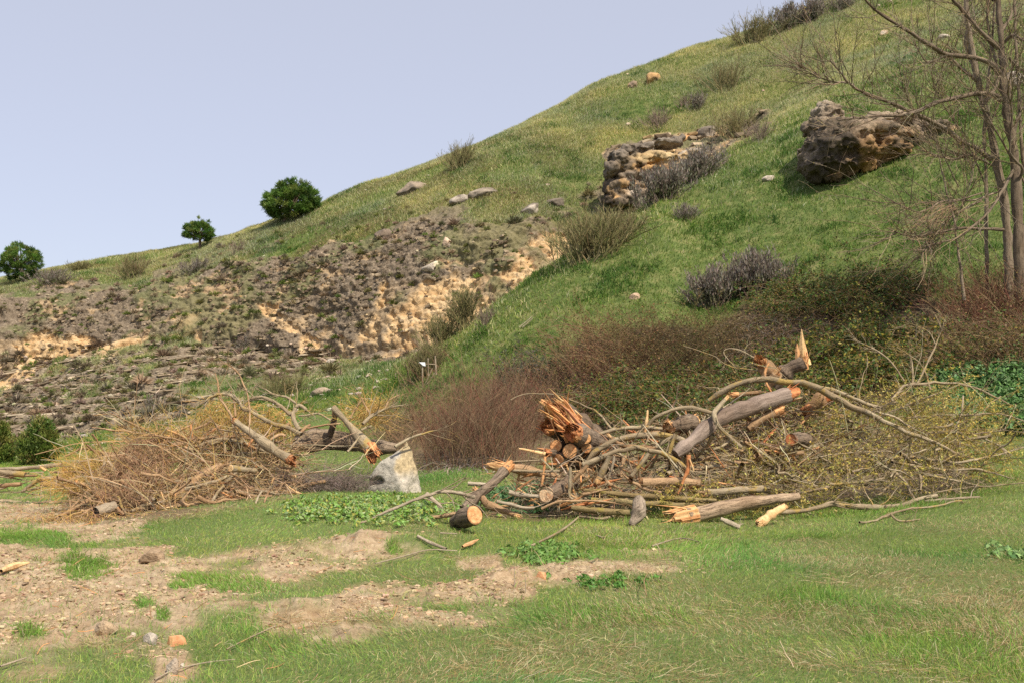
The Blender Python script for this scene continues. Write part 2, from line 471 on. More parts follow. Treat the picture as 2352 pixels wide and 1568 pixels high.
def mat_hill():
    q = NT('hill_turf_and_rock'); v = q.coord(); vs = q.coord((1, 1, 2.2))
    big = q.noise(v, 0.35, 5, 0.6); mid = q.noise(v, 1.7, 6, 0.65); fine = q.noise(v, 8, 6, 0.7); strat = q.noise(vs, 0.9, 6, 0.6, 0.6)
    turf = q.ramp(mid, [(0.32, (0.055, 0.09, 0.018)), (0.50, (0.105, 0.14, 0.036)), (0.70, (0.21, 0.20, 0.08))])
    turf = q.mix(q.math('MULTIPLY', q.attr('dry'), 0.75), turf, (0.20, 0.185, 0.07))
    grey = q.ramp(fine, [(0.28, (0.062, 0.044, 0.028)), (0.46, (0.155, 0.120, 0.085)), (0.60, (0.265, 0.212, 0.152)), (0.72, (0.46, 0.38, 0.28))])
    grey = q.mix(q.ramp(mid, [(0.40, (0, 0, 0)), (0.60, (1, 1, 1))]), q.mix(0.35, grey, (0.11, 0.078, 0.05)), grey)
    tan = q.ramp(strat, [(0.28, (0.38, 0.23, 0.11)), (0.45, (0.53, 0.355, 0.18)), (0.62, (0.60, 0.44, 0.26)), (0.76, (0.46, 0.32, 0.17))])
    tan = q.mix(q.ramp(fine, [(0.36, (1, 1, 1)), (0.46, (0, 0, 0))]), tan, q.mix(0.45, tan, (0.22, 0.145, 0.08)))
    scr = q.ramp(fine, [(0.30, (0.14, 0.108, 0.072)), (0.46, (0.30, 0.238, 0.165)), (0.58, (0.41, 0.335, 0.235)), (0.70, (0.60, 0.51, 0.38))])
    scr = q.mix(q.ramp(mid, [(0.5, (0, 0, 0)), (0.66, (1, 1, 1))]), scr, (0.14, 0.125, 0.06))
    c = q.mix(q.attr('scree'), turf, scr)
    c = q.mix(q.attr('rock'), c, grey)
    of = q.math('MULTIPLY', q.attr('orange'), q.math('ADD', q.math('MULTIPLY', q.ramp(mid, [(0.38, (0, 0, 0)), (0.5, (1, 1, 1))]), 0.45), 0.75), True)
    c = q.mix(of, c, tan)
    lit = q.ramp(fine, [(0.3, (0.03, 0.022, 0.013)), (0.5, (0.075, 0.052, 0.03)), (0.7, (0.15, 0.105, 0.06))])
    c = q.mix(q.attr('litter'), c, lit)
    q.bump(fine, 0.8, 0.10)
    return q.base(c)

rs = int(np.where(gS >= 4)[0][0])
dryness = sstep(0.42, 0.62, fbm(gX * 0.10, gY * 0.10, gZ * 0.16, 4, 99)) * sstep(5.2, 7.4, SEG)
P3D = np.stack([X, Y, Z], -1)
sl = slice(0, rs + 1)
me = raw_mesh('meadow', P3D[sl].reshape(-1, 3), [grid_faces(rs + 1, NC)], dirt=dirt[sl].ravel(), litter=litter[sl].ravel())
new_obj('meadow_ground', me, mat_field(), kind='structure', label='grassy meadow with patches of bare churned pale earth')
sl = slice(rs, NR)
me = raw_mesh('hill', P3D[sl].reshape(-1, 3), [grid_faces(NR - rs, NC)], rock=np.clip(rock1v + riser * .85, 0, 1)[sl].ravel(), orange=orange[sl].ravel(), scree=scree[sl].ravel(), dry=dryness[sl].ravel(), litter=litter[sl].ravel())
hill_obj = new_obj('hillside', me, mat_hill(), kind='structure', label='steep grassy hillside with a broken band of dark and ochre rock')
gm = NT('plain_soil'); v = gm.coord()
gm.base(gm.ramp(gm.noise(v, 0.05, 5), [(0.35, (0.06, 0.085, 0.03)), (0.65, (0.16, 0.14, 0.07))]))
# everything around and behind the viewer, out to the horizon (a ring: the modelled meadow and hill fill its middle)
R = 900.0
V = [(-R, -R, -0.25), (R, -R, -0.25), (R, 4.3, -0.25), (-R, 4.3, -0.25)]
V = np.array(V + [(-R, 4.3, -0.25), (R, 4.3, -0.25), (R, R, -30), (-R, R, -30)])
new_obj('ground', raw_mesh('ground', V, [np.array([[0, 1, 2, 3], [4, 5, 6, 7]])], smooth=False), gm.m, kind='structure')

# ------------------------------------------------------------------ finding the ground
def gz(x, y):
    """height of the finished ground under a point"""
    t = x / y
    c = int(np.clip(np.searchsorted(T, t), 1, NC - 1)); f = (t - T[c - 1]) / (T[c] - T[c - 1])
    a = np.interp(y, gY[:, c - 1], Z[:, c - 1]); b = np.interp(y, gY[:, c], Z[:, c])
    return float(a + (b - a) * np.clip(f, 0, 1))

def hit(vx, vy, ymin=0.0):
    """where the line of sight through a photo point first meets the ground"""
    t, s = ray(vx, vy)
    c = int(np.clip(np.searchsorted(T, t), 0, NC - 1))
    yy, zz_ = Y[:, c], Z[:, c]
    g = zz_ - (CAM_H + s * yy)
    ok = np.where((g >= 0) & (yy > ymin))[0]
    if len(ok) == 0:
        r = NR - 12
        return Vector((t * yy[r], yy[r], zz_[r]))
    r = ok[0]
    if r == 0: r = 1
    f = -g[r - 1] / (g[r] - g[r - 1] + 1e-12); f = min(max(f, 0), 1)
    y = yy[r - 1] + f * (yy[r] - yy[r - 1])
    return Vector((t * y, y, zz_[r - 1] + f * (zz_[r] - zz_[r - 1])))

cellA = None
def scatter(n, weight, r0=0, r1=None, tmax=0.57):
    """n random points on the ground, density proportional to weight (per square metre); returns pos, normal, (row, col)"""
    r1 = NR - 12 if r1 is None else r1
    P = P3D[r0:r1]
    c = np.abs(T) < tmax
    du = P[:-1, 1:] - P[:-1, :-1]; dv = P[1:, :-1] - P[:-1, :-1]
    A = np.linalg.norm(np.cross(du, dv), axis=-1)
    W = A * weight[r0:r1][:-1, :-1] * (c[:-1] & c[1:])[None, :]
    cs = np.cumsum(W.ravel())
    idx = np.searchsorted(cs, rng.random(n) * cs[-1])
    idx = np.clip(idx, 0, W.size - 1)
    i, j = np.unravel_index(idx, W.shape)
    u, v = rng.random(n)[:, None], rng.random(n)[:, None]
    p = P[i, j] * (1 - u) * (1 - v) + P[i, j + 1] * u * (1 - v) + P[i + 1, j] * (1 - u) * v + P[i + 1, j + 1] * u * v
    return p, N3[i + r0, j], (i + r0, j)
import bmesh
# ------------------------------------------------------------------ batches of blades, leaves and tubes
def unit(a):
    return a / (np.linalg.norm(a, axis=-1, keepdims=True) + 1e-12)

def pick(cols, n, probs=None, jit=0.22):
    """n colours out of a palette, each a little different"""
    c = np.array(cols, float)[rng.choice(len(cols), n, p=probs)]
    return np.clip(c * (1 + jit * (rng.random((n, 1)) * 2 - 1)) * (1 + 0.10 * (rng.random((n, 3)) * 2 - 1)), 0, 1)

def blades(P, D, L, W, bend, C, up=(0, 0, 1)):
    """tapering two-segment blades: base points, directions, lengths, widths, droop, colours"""
    n = len(P)
    D = unit(D)
    side = unit(np.cross(D, unit(rng.normal(size=(n, 3)))))
    drop = np.stack([D[:, 0], D[:, 1], 0 * D[:, 0]], -1)
    L = L[:, None]; W = W[:, None] * 0.5; bend = bend[:, None]
    M = P + D * L * 0.55 + drop * L * bend * 0.18
    E = P + D * L * (1 - 0.2 * bend) + drop * L * bend * 0.8 - np.array([[0, 0, 1.0]]) * L * bend * 0.35
    V = np.stack([P - side * W, P + side * W, M + side * W * 0.75, M - side * W * 0.75, E], 1).reshape(-1, 3)
    i = np.arange(n)[:, None] * 5
    return V, [i + np.array([[0, 1, 2, 3]]), i + np.array([[3, 2, 4]])], np.repeat(C, 5, 0)

def leaves(P, N, S, C, elong=1.5):
    """four-sided pointed leaves facing N"""
    n = len(P)
    N = unit(N); a = unit(np.cross(N, unit(rng.normal(size=(n, 3))))); b = np.cross(N, a)
    S = S[:, None] * 0.5
    V = np.stack([P - a * S * elong, P + b * S * 0.8 - a * S * 0.1, P + a * S * elong, P - b * S * 0.8 - a * S * 0.1], 1).reshape(-1, 3)
    i = np.arange(n)[:, None] * 4
    return V, [i + np.array([[0, 1, 2, 3]])], np.repeat(C, 4, 0)

def tubes(paths, radii, C, sides=4, cap=False):
    """paths (N,K,3), radii (N,K), colours (N,3)"""
    n, k, _ = paths.shape
    tan = unit(np.gradient(paths, axis=1))
    ref = np.tile(np.array([0.31, 0.17, 0.93]), (n, k, 1))
    par = np.abs((tan * ref).sum(-1)) > 0.95
    ref[par] = (0.9, -0.4, 0.1)
    a = unit(np.cross(tan, ref)); b = np.cross(tan, a)
    th = np.arange(sides) / sides * 2 * math.pi
    ring = a[:, :, None, :] * np.cos(th)[None, None, :, None] + b[:, :, None, :] * np.sin(th)[None, None, :, None]
    V = (paths[:, :, None, :] + ring * radii[:, :, None, None]).reshape(-1, 3)
    i = np.arange(n * k * sides).reshape(n, k, sides)
    j = np.roll(i, -1, axis=2)
    f = np.stack([i[:, :-1], j[:, :-1], j[:, 1:], i[:, 1:]], -1).reshape(-1, 4)
    return V, [f], np.repeat(C, k * sides, 0)

class Bag:
    """gathers batches into one mesh"""
    def __init__(s): s.V, s.F, s.C, s.n = [], {}, [], 0
    def add(s, vfc):
        V, F_, C = vfc
        for f in F_:
            s.F.setdefault(f.shape[1], []).append(f + s.n)
        s.V.append(V); s.C.append(C); s.n += len(V)
        return s
    def build(s, name, mat, parent=None, smooth=False, **kw):
        V = np.concatenate(s.V)
        if parent is not None and parent.get('_o') is not None:
            V = V - np.array(parent['_o'])
        C = s.C
        if any(c.shape[1] == 6 for c in C):
            C = [c if c.shape[1] == 6 else np.concatenate([c, v * 0.6], 1) for c, v in zip(C, s.V)]
        me = raw_mesh(name, V, [np.concatenate(f) for f in s.F.values()], np.concatenate(C), smooth)
        return new_obj(name, me, mat, parent, **kw)

def thing(name, loc, label, cat, group=None):
    o = new_obj(name, None, label=label, cat=cat, group=group)
    o.location = loc
    o['_o'] = [float(v) for v in loc]
    return o

def wander(p0, d, L, k=6, wob=0.1, grav=0.0):
    """wandering paths from p0 along d: (N,K,3)"""
    n = len(p0)
    d = unit(d)
    step = (L / (k - 1))[:, None]
    out = [p0]
    for i in range(k - 1):
        d = unit(d + rng.normal(size=(n, 3)) * wob + np.array([[0, 0, grav]]))
        out.append(out[-1] + d * step)
    return np.stack(out, 1)

def sprout(paths, n, lo=0.25, hi=1.0, spread=0.8, lift=0.0):
    """n side shoots along given paths: start points and directions"""
    N, K, _ = paths.shape
    i = rng.integers(0, N, n); u = (lo + (hi - lo) * rng.random(n)) * (K - 1)
    j = np.minimum(u.astype(int), K - 2); f = (u - j)[:, None]
    p = paths[i, j] * (1 - f) + paths[i, j + 1] * f
    t = unit(paths[i, j + 1] - paths[i, j])
    d = unit(t + spread * unit(rng.normal(size=(n, 3))) + np.array([[0, 0, lift]]))
    return p, d, i, u / (K - 1)

def mat_plant(name, trans=0.35, rough=0.7):
    q = NT(name)
    q.l(q.attr('Col', True), q.b.inputs['Base Color'])
    q.b.inputs['Roughness'].default_value = rough
    if trans:
        tr = q.n('ShaderNodeBsdfTranslucent'); mx = q.n('ShaderNodeMixShader'); mx.inputs[0].default_value = trans
        q.l(q.attr('Col', True), tr.inputs['Color'])
        q.l(q.b.outputs[0], mx.inputs[1]); q.l(tr.outputs[0], mx.inputs[2])
        q.l(mx.outputs[0], q.t.nodes['Material Output'].inputs['Surface'])
    return q.m
M_BLADE = mat_plant('grass_blade', 0.35)
M_LEAF = mat_plant('leaf', 0.30, 0.5)
M_TWIG = mat_plant('twig', 0.0, 0.85)
M_STONE = mat_plant('stone_chip', 0.0, 0.95)

# ------------------------------------------------------------------ meadow grass
G_GREEN = [(0.24, 0.37, 0.07), (0.30, 0.41, 0.085), (0.185, 0.315, 0.065), (0.38, 0.43, 0.12), (0.19, 0.30, 0.11)]
STRAW = [(0.50, 0.41, 0.22), (0.42, 0.31, 0.15), (0.58, 0.50, 0.31), (0.34, 0.24, 0.12)]
dist = np.sqrt(gX ** 2 + gY ** 2)
grassw = (1 - dirt) ** 1.5 * (SEG < 4.15) * (1 - 0.92 * litter)
lush = fbm(gX * 0.55, gY * 0.55, 1.5, 4, 201)
STRAWP = [(2200, 1330), (2290, 1300), (2352, 1340), (2420, 1480), (2300, 1490), (2210, 1440), (2150, 1400)]
drypatch = np.maximum(pmask(STRAWP, 25, 40, 1.2, 205, SEG < 4), 0)
drier = np.clip(sstep(0.40, 0.60, fbm(gX * 0.8, gY * 0.8, 5.5, 4, 202)) * 0.62 * sstep(300, 1200, VX) * (1 - .5 * sstep(1.2, 2, SEG)) + drypatch * 0.75 + 0.06, 0, 0.9)

def grass(n, weight, lo, hi, wd, r1, dryk=1.0, green=G_GREEN, lean=0.5, hmul=None):
    p, nn, ij = scatter(n, weight, 0, r1)
    L = (lo + (hi - lo) * rng.random(n) ** 1.6) * (0.65 + 0.8 * lush[ij])
    if hmul is not None: L = L * hmul[ij]
    lx = fbm(p[:, 0] * 0.9, p[:, 1] * 0.9, 8.0, 2, 210) - 0.5
    ly = fbm(p[:, 0] * 0.9, p[:, 1] * 0.9, 3.0, 2, 211) - 0.5
    D = np.stack([lx * 2.2, ly * 2.2, np.ones(n) * 1.0], -1) + rng.normal(size=(n, 3)) * lean
    D[:, 2] = np.abs(D[:, 2]) + 0.25
    dry = rng.random(n) < np.clip(drier[ij] * dryk + 0.05, 0, 1)
    C = pick(green, n, None, 0.3)
    hue = (fbm(p[:, 0] * 0.33, p[:, 1] * 0.33, 2.0, 3, 215) - 0.5)[:, None]
    C = C * (1 + hue * np.array([[0.9, 0.35, -0.2]]))
    C[dry] = pick(STRAW, int(dry.sum()), None, 0.25)
    D[dry, :2] *= 1.8
    W = wd * (0.6 + 0.8 * rng.random(n)) * (1 + np.maximum(p[:, 1] - 8, 0) * 0.055)
    return blades(p, D, L, W, rng.random(n) * 0.9, np.clip(C, 0, 1))
near = 1.0 / np.maximum(gY, 5.5) ** 0.9
g = Bag()
g.add(grass(520000, grassw * near, 0.02, 0.085, 0.0031, rs))
hb = grassw * near * sstep(0.48, 0.62, lush)
g.add(grass(80000, hb, 0.06, 0.15, 0.0042, rs, 0.5, [(0.14, 0.30, 0.05), (0.18, 0.33, 0.06), (0.23, 0.35, 0.075)]))
g.add(grass(9000, tuft * near * field, 0.04, 0.12, 0.0042, rs, 1.5, [(0.17, 0.32, 0.05), (0.21, 0.35, 0.06)]))
g.add(grass(12000, dirt * near * (SEG < 3), 0.02, 0.08, 0.004, rs, 2.5))
g.build('grass', M_BLADE, kind='stuff', label='short green meadow grass mixed with dry straw blades')
# withered flattened straw
s_ = Bag()
def straw_at(vx, vy, rx, n, lo=0.06, hi=0.22, w=0.0032, flat=0.22, cols=STRAW):
    c = hit(vx, vy)
    ang = rng.random(n) * 2 * math.pi; r = rx * np.sqrt(rng.random(n))
    x, y = c.x + r * np.cos(ang), c.y + r * np.sin(ang) * 0.8
    z = np.array([gz(a, b) for a, b in zip(x, y)])
    D = np.stack([np.cos(ang) + rng.normal(size=n) * 0.8, np.sin(ang) + rng.normal(size=n) * 0.8, flat + rng.random(n) * flat], -1)
    return blades(np.stack([x, y, z], -1), D, lo + (hi - lo) * rng.random(n), np.full(n, w) * (0.6 + rng.random(n)), rng.random(n), pick(cols, n, None, 0.25))
for (vx, vy, rx, n) in ((1300, 1480, .5, 260), (1750, 1400, .55, 240), (2000, 1330, .6, 220), (1650, 1290, .4, 160), (1480, 1555, .4, 260), (2250, 1540, .5, 300), (1950, 1520, .45, 240), (1150, 1540, .35, 200), (2120, 1450, .4, 240), (700, 1430, 0.42, 330), (830, 1412, 0.35, 220), (620, 1425, 0.25, 120), (1090, 1375, 0.45, 260), (1180, 1345, 0.3, 130), (260, 1470, 0.22, 160), (1430, 1295, 0.5, 260),
                        (1560, 1280, 0.4, 160), (2300, 1380, 0.5, 260), (2260, 1450, 0.45, 240), (2340, 1460, 0.5, 260), (2200, 1390, 0.3, 120), (1090, 1292, 0.3, 260), (400, 1190, 0.5, 300), (520, 1168, 0.7, 400), (620, 1145, 0.5, 250)):
    s_.add(straw_at(vx, vy, rx, n))
s_.build('dry_straw', M_BLADE, kind='stuff', label='pale withered straw lying flattened in patches')

# ------------------------------------------------------------------ hillside grass with pale seed heads
hw = (1 - np.clip(stony * 1.15 + orange, 0, 1)) ** 1.5 * (SEG > 4.0) * (SEG < 9.04) * (1 - 0.9 * litter)
palew = sstep(0.28, 0.54, fbm(gX * 0.22, gY * 0.22, gZ * 0.3, 4, 220)) * sstep(4.35, 5.4, SEG) * hw
palew = palew * (1 - 0.9 * pmask([(1950, 560), (2000, 440), (2130, 410), (2500, 330), (2500, 620), (2000, 640)], 30, 60, 0.2, 221, SEG > 4))
def hillgrass(n, weight, lo, hi, wd, cols, lean, jit=0.28, patch=0.0):
    p, nn, ij = scatter(n, weight, rs, None)
    L = lo + (hi - lo) * rng.random(n)
    D = nn * 0.35 + np.array([[0.12, -0.1, 0.8]]) + rng.normal(size=(n, 3)) * lean
    C = pick(cols, n, None, jit)
    hue = (fbm(p[:, 0] * 0.3, p[:, 1] * 0.3, p[:, 2] * 0.3, 3, 216) - 0.5)[:, None]
    C = np.clip(C * (1 + hue * np.array([[0.8, 0.5, 0.0]])), 0, 1)
    W = wd * (0.6 + 0.8 * rng.random(n))
    return blades(p, D, L, W, rng.random(n) * 0.6, C)
GH = [(0.145, 0.235, 0.042), (0.19, 0.27, 0.055), (0.12, 0.20, 0.042), (0.25, 0.285, 0.075)]
hg = Bag()
hg.add(hillgrass(520000, hw, 0.07, 0.22, 0.024, GH, 0.5))
hg.add(hillgrass(430000, palew * (0.36 + dryness), 0.16, 0.36, 0.020, [(0.56, 0.53, 0.28), (0.50, 0.50, 0.23), (0.62, 0.58, 0.36), (0.38, 0.41, 0.15)], 0.34))
hg.add(hillgrass(170000, hw * sstep(4.9, 6.5, SEG) * (1 - sstep(1150, 1500, VX)) * sstep(.36, .6, fbm(gX * .3, gY * .3, gZ * .4, 4, 226)), 0.10, 0.28, 0.022, [(0.30, 0.25, 0.13), (0.24, 0.20, 0.095), (0.36, 0.31, 0.17), (0.21, 0.20, 0.08)], 0.45))
clump = hw * sstep(0.60, 0.68, fbm(gX * 0.75, gY * 0.75, gZ * 0.7, 3, 224))
hg.add(hillgrass(70000, clump, 0.16, 0.36, 0.030, [(0.07, 0.15, 0.025), (0.09, 0.175, 0.03)], 0.5))
hg.build('hill_grass', M_BLADE, kind='stuff', label='tall hillside grass with pale ripening seed heads')

# crumbled earth on the bare ground
def crumbs(n, weight, lo, hi, cols, r0, r1):
    bm = bmesh.new(); bmesh.ops.create_icosphere(bm, subdivisions=1, radius=1.0)
    V0 = np.array([v.co[:] for v in bm.verts]); F0 = np.array([[v.index for v in f.verts] for f in bm.faces]); bm.free()
    p, nn, ij = scatter(n, weight, r0, r1)
    s = lo * (hi / lo) ** (rng.random(n) ** 3.0)
    V = np.sign(V0)[None] * np.abs(V0)[None] ** .6 * (0.55 + 0.8 * rng.random((n, len(V0), 1))) * s[:, None, None] * np.array([1.2, 1.1, 0.55]) + (p + nn * s[:, None] * 0.15)[:, None, :]
    Fc = F0[None] + (np.arange(n) * len(V0))[:, None, None]
    return V.reshape(-1, 3), [Fc.reshape(-1, 3)], np.repeat(pick(cols, n, None, 0.25), len(V0), 0)
ck = Bag().add(crumbs(22000, dirt * near * sstep(0.40, 0.62, fbm(gX * 1.6, gY * 1.6, 6.0, 4, 230)), 0.004, 0.026, [(0.40, 0.295, 0.185), (0.34, 0.245, 0.15), (0.46, 0.35, 0.225), (0.28, 0.195, 0.12)], 0, rs))
ck.build('earth_crumbs', M_STONE, kind='stuff', label='crumbled clods of dry earth on the bare ground')
wc = Bag()
n_ = 1500
p_, nn_, ij_ = scatter(n_, (dirt * 0.6 + litter + 0.05) * near * (SEG < 3.6), 0, rs)
d_ = rng.normal(size=(n_, 3)) * np.array([1, 1, .15])
wc.add(tubes(wander(p_ + np.array([[0, 0, .012]]), d_, rng.uniform(.05, .32, n_), 5, .15, 0), np.full((n_, 1), .0035) * np.linspace(1, .5, 5)[None], pick([(0.40, 0.28, 0.17), (0.30, 0.20, 0.11), (0.50, 0.38, 0.25), (0.50, 0.25, 0.10)], n_, None, .3), 3))
wc.build('twig_litter', M_TWIG, kind='stuff', label='short broken twigs littering the ground')
# ------------------------------------------------------------------ stones and rocks
import bmesh
def ico(sub):
    bm = bmesh.new(); bmesh.ops.create_icosphere(bm, subdivisions=sub, radius=1.0)
    V = np.array([v.co[:] for v in bm.verts]); Fc = np.array([[v.index for v in f.verts] for f in bm.faces])
    bm.free(); return V, Fc
ICO = {k: ico(k) for k in (1, 3, 4, 5, 6)}

def rock_shape(size, seed, sub=4, cuts=14, rough=0.16, flat=(0.62, 0.9), strata=0.0):
    """a boulder: sphere cut by random planes, then weathered"""
    V, Fc = ICO[sub]; V = V.copy()
    r = np.random.default_rng(seed)
    for _ in range(cuts):
        n = unit(r.normal(size=3)); h_ = flat[0] + (flat[1] - flat[0]) * r.random()
        d = V @ n - h_
        V -= np.where(d > 0, d, 0)[:, None] * n
    s = np.array(size) * 0.5 / 0.8
    P = V * s
    nn = unit(V)
    o = r.random(3) * 50
    k = 2.2 / max(size)
    dsp = (fbm(P[:, 0] * k + o[0], P[:, 1] * k + o[1], P[:, 2] * k + o[2], 5, seed) - 0.5) * rough * 1.6
    dsp -= np.clip(0.10 - np.abs(fbm(P[:, 0] * k * 1.5 + o[1], P[:, 1] * k * 1.5 + o[2], P[:, 2] * k * 2.2 + o[0], 4, seed + 2) - 0.5), 0, 1) * rough * 3.2
    dsp += (fbm(P[:, 0] * k * 5 + o[0], P[:, 1] * k * 5 + o[1], P[:, 2] * k * 5, 4, seed + 5, 0.6) - 0.5) * rough * 0.6
    if strata:
        zz_ = P[:, 2] / size[2] * 3.1 + fbm(P[:, 0] * k * 1.5, P[:, 1] * k * 1.5, P[:, 2] * k * 1.5, 4, seed + 8) * 3.0
        fr = zz_ - np.floor(zz_)
        dsp += strata * (sstep(0, .15, fr) * (1 - sstep(.7, 1, fr)) - 0.5)
    return P + nn * (dsp * max(size) * 0.5)[:, None], Fc

def rock_col(P, base, tint, seed, amt=(0.48, 0.60), k=1.2, dark=None):
    n1 = fbm(P[:, 0] * k + seed, P[:, 1] * k, P[:, 2] * k, 5, seed)
    n2 = fbm(P[:, 0] * k * 4 + seed, P[:, 1] * k * 4, P[:, 2] * k * 4, 4, seed + 3)
    C = np.array(base)[None] * (0.55 + 0.9 * n2[:, None])
    w = sstep(amt[0], amt[1], n1)[:, None]
    C = C * (1 - w) + np.array(tint)[None] * (0.6 + 0.8 * n2[:, None]) * w
    if dark is not None:
        w = sstep(0.55, 0.64, fbm(P[:, 0] * k * 1.3, P[:, 1] * k * 1.3, P[:, 2] * k * 0.6 + seed, 4, seed + 9))[:, None]
        C = C * (1 - w) + np.array(dark)[None] * w
    return np.clip(C, 0, 1)

def mat_rock():
    q = NT('weathered_rock'); v = q.coord()
    f = q.noise(v, 14, 8, 0.7); f2 = q.noise(v, 60, 5, 0.7)
    c = q.mix(1.0, q.attr('Col', True), q.ramp(f, [(0.25, (0.45, 0.44, 0.43)), (0.5, (0.9, 0.9, 0.9)), (0.75, (1.35, 1.33, 1.3))]), 'MULTIPLY')
    c = q.mix(q.ramp(f2, [(0.60, (0, 0, 0)), (0.70, (1, 1, 1))]), c, q.mix(0.5, c, (0.45, 0.42, 0.36)))
    q.bump(q.math('ADD', f, q.math('MULTIPLY', f2, 0.3)), 0.8, 0.05)
    return q.base(c)
M_ROCK = mat_rock()
GREY, TAN, DARK, PALE = (0.20, 0.165, 0.13), (0.50, 0.31, 0.14), (0.055, 0.042, 0.033), (0.46, 0.40, 0.33)

def put_rock(vx, vy, wpx, hpx, label, base=GREY, tint=PALE, seed=1, sub=4, depth=0.8, tilt=0.0, name='rock', dark=None, strata=0.0, rough=0.16, group=None, sink=0.25, turn=None):
    """a stone sitting on the ground with its foot at the photo point"""
    c = hit(vx, vy)
    k = c.y / F
    size = (wpx * k, wpx * k * depth, hpx * k * (1 + sink))
    P, Fc = rock_shape(size, seed, sub, strata=strata, rough=rough)
    a = tilt; ca, sa = math.cos(a), math.sin(a)
    P = np.stack([P[:, 0] * ca - P[:, 2] * sa, P[:, 1], P[:, 0] * sa + P[:, 2] * ca], -1)
    cz = c.z + hpx * k * 0.5 - hpx * k * sink * 0.5
    loc = (c.x, c.y + size[1] * 0.35, cz)
    me = raw_mesh(name, P, [Fc], rock_col(P + np.array(loc), base, tint, seed, dark=dark), True)
    o = new_obj(name, me, M_ROCK, label=label, cat='rock', group=group)
    o.location = loc
    return o

# the pale boulder beside the left pile: a wedge of flat faces
def boulder():
    pts = [(830, 1142, 21.3), (848, 1098, 21.2), (876, 1060, 21.25), (908, 1032, 21.45), (934, 1013, 21.6), (948, 1042, 21.55), (955, 1085, 21.45), (966, 1142, 21.4), (926, 1146, 20.95), (904, 1072, 21.15),
           (838, 1140, 22.3), (962, 1140, 22.5), (932, 1030, 22.1), (880, 1068, 22.3)]
    pts = [(a, b, y - 1.6) for a, b, y in pts]
    W = [at(*p) for p in pts]
    c = at(900, 1130, 20.0)
    bm = bmesh.new()
    for w in W: bm.verts.new(w - c)
    bmesh.ops.convex_hull(bm, input=bm.verts)
    bmesh.ops.triangulate(bm, faces=bm.faces)
    bmesh.ops.subdivide_edges(bm, edges=bm.edges, cuts=23, use_grid_fill=True)
    bm.verts.ensure_lookup_table()
    P = np.array([v.co[:] for v in bm.verts]); N = np.array([v.normal[:] for v in bm.verts])
    a = fbm(P[:, 0] * 2.6, P[:, 1] * 2.6, P[:, 2] * 2.6, 5, 301) - 0.5
    b = fbm(P[:, 0] * 9, P[:, 1] * 9, P[:, 2] * 9, 5, 302, 0.6) - 0.5
    P = P + N * (a * 0.22 + b * 0.05)[:, None]
    # a hollow low on the left face
    hc = np.array(at(862, 1108, 19.6) - c); P += np.array([0.1, 0.16, 0.05]) * np.exp(-(np.linalg.norm((P - hc) * np.array([1, .6, 1.7]), axis=1) / 0.13) ** 2)[:, None]
    vx, vy = project(P[:, 0] + c.x, P[:, 1] + c.y, P[:, 2] + c.z)
    ridge = np.interp(vy, [1020, 1050, 1075, 1100, 1140], [915, 912, 902, 914, 926])
    n = fbm(P[:, 0] * 4, P[:, 1] * 4, P[:, 2] * 4, 4, 303) - 0.5
    w = sstep(-4, 8, vx - ridge + n * 26)[:, None]
    low = sstep(1075, 1100, vy + n * 40)[:, None]
    grey = np.array([[0.35, 0.325, 0.275]]) * (0.8 + 0.7 * fbm(P[:, 0] * 6, P[:, 1] * 6, P[:, 2] * 6, 4, 305)[:, None] * 0.9)
    tan = np.array([[0.47, 0.37, 0.22]]) * (1 - low) + np.array([[0.52, 0.47, 0.39]]) * low
    C = grey * (1 - w) + tan * w
    Fc = np.array([[v.index for v in f.verts] for f in bm.faces if len(f.verts) == 3])
    Fq = [[v.index for v in f.verts] for f in bm.faces if len(f.verts) == 4]
    bm.free()
    me = raw_mesh('boulder', P, [Fc] + ([np.array(Fq)] if Fq else []), C, True)
    o = new_obj('boulder', me, M_ROCK, label='pale pointed grey boulder with a tan flank standing at the edge of the bank', cat='boulder')
    o.location = c
boulder()

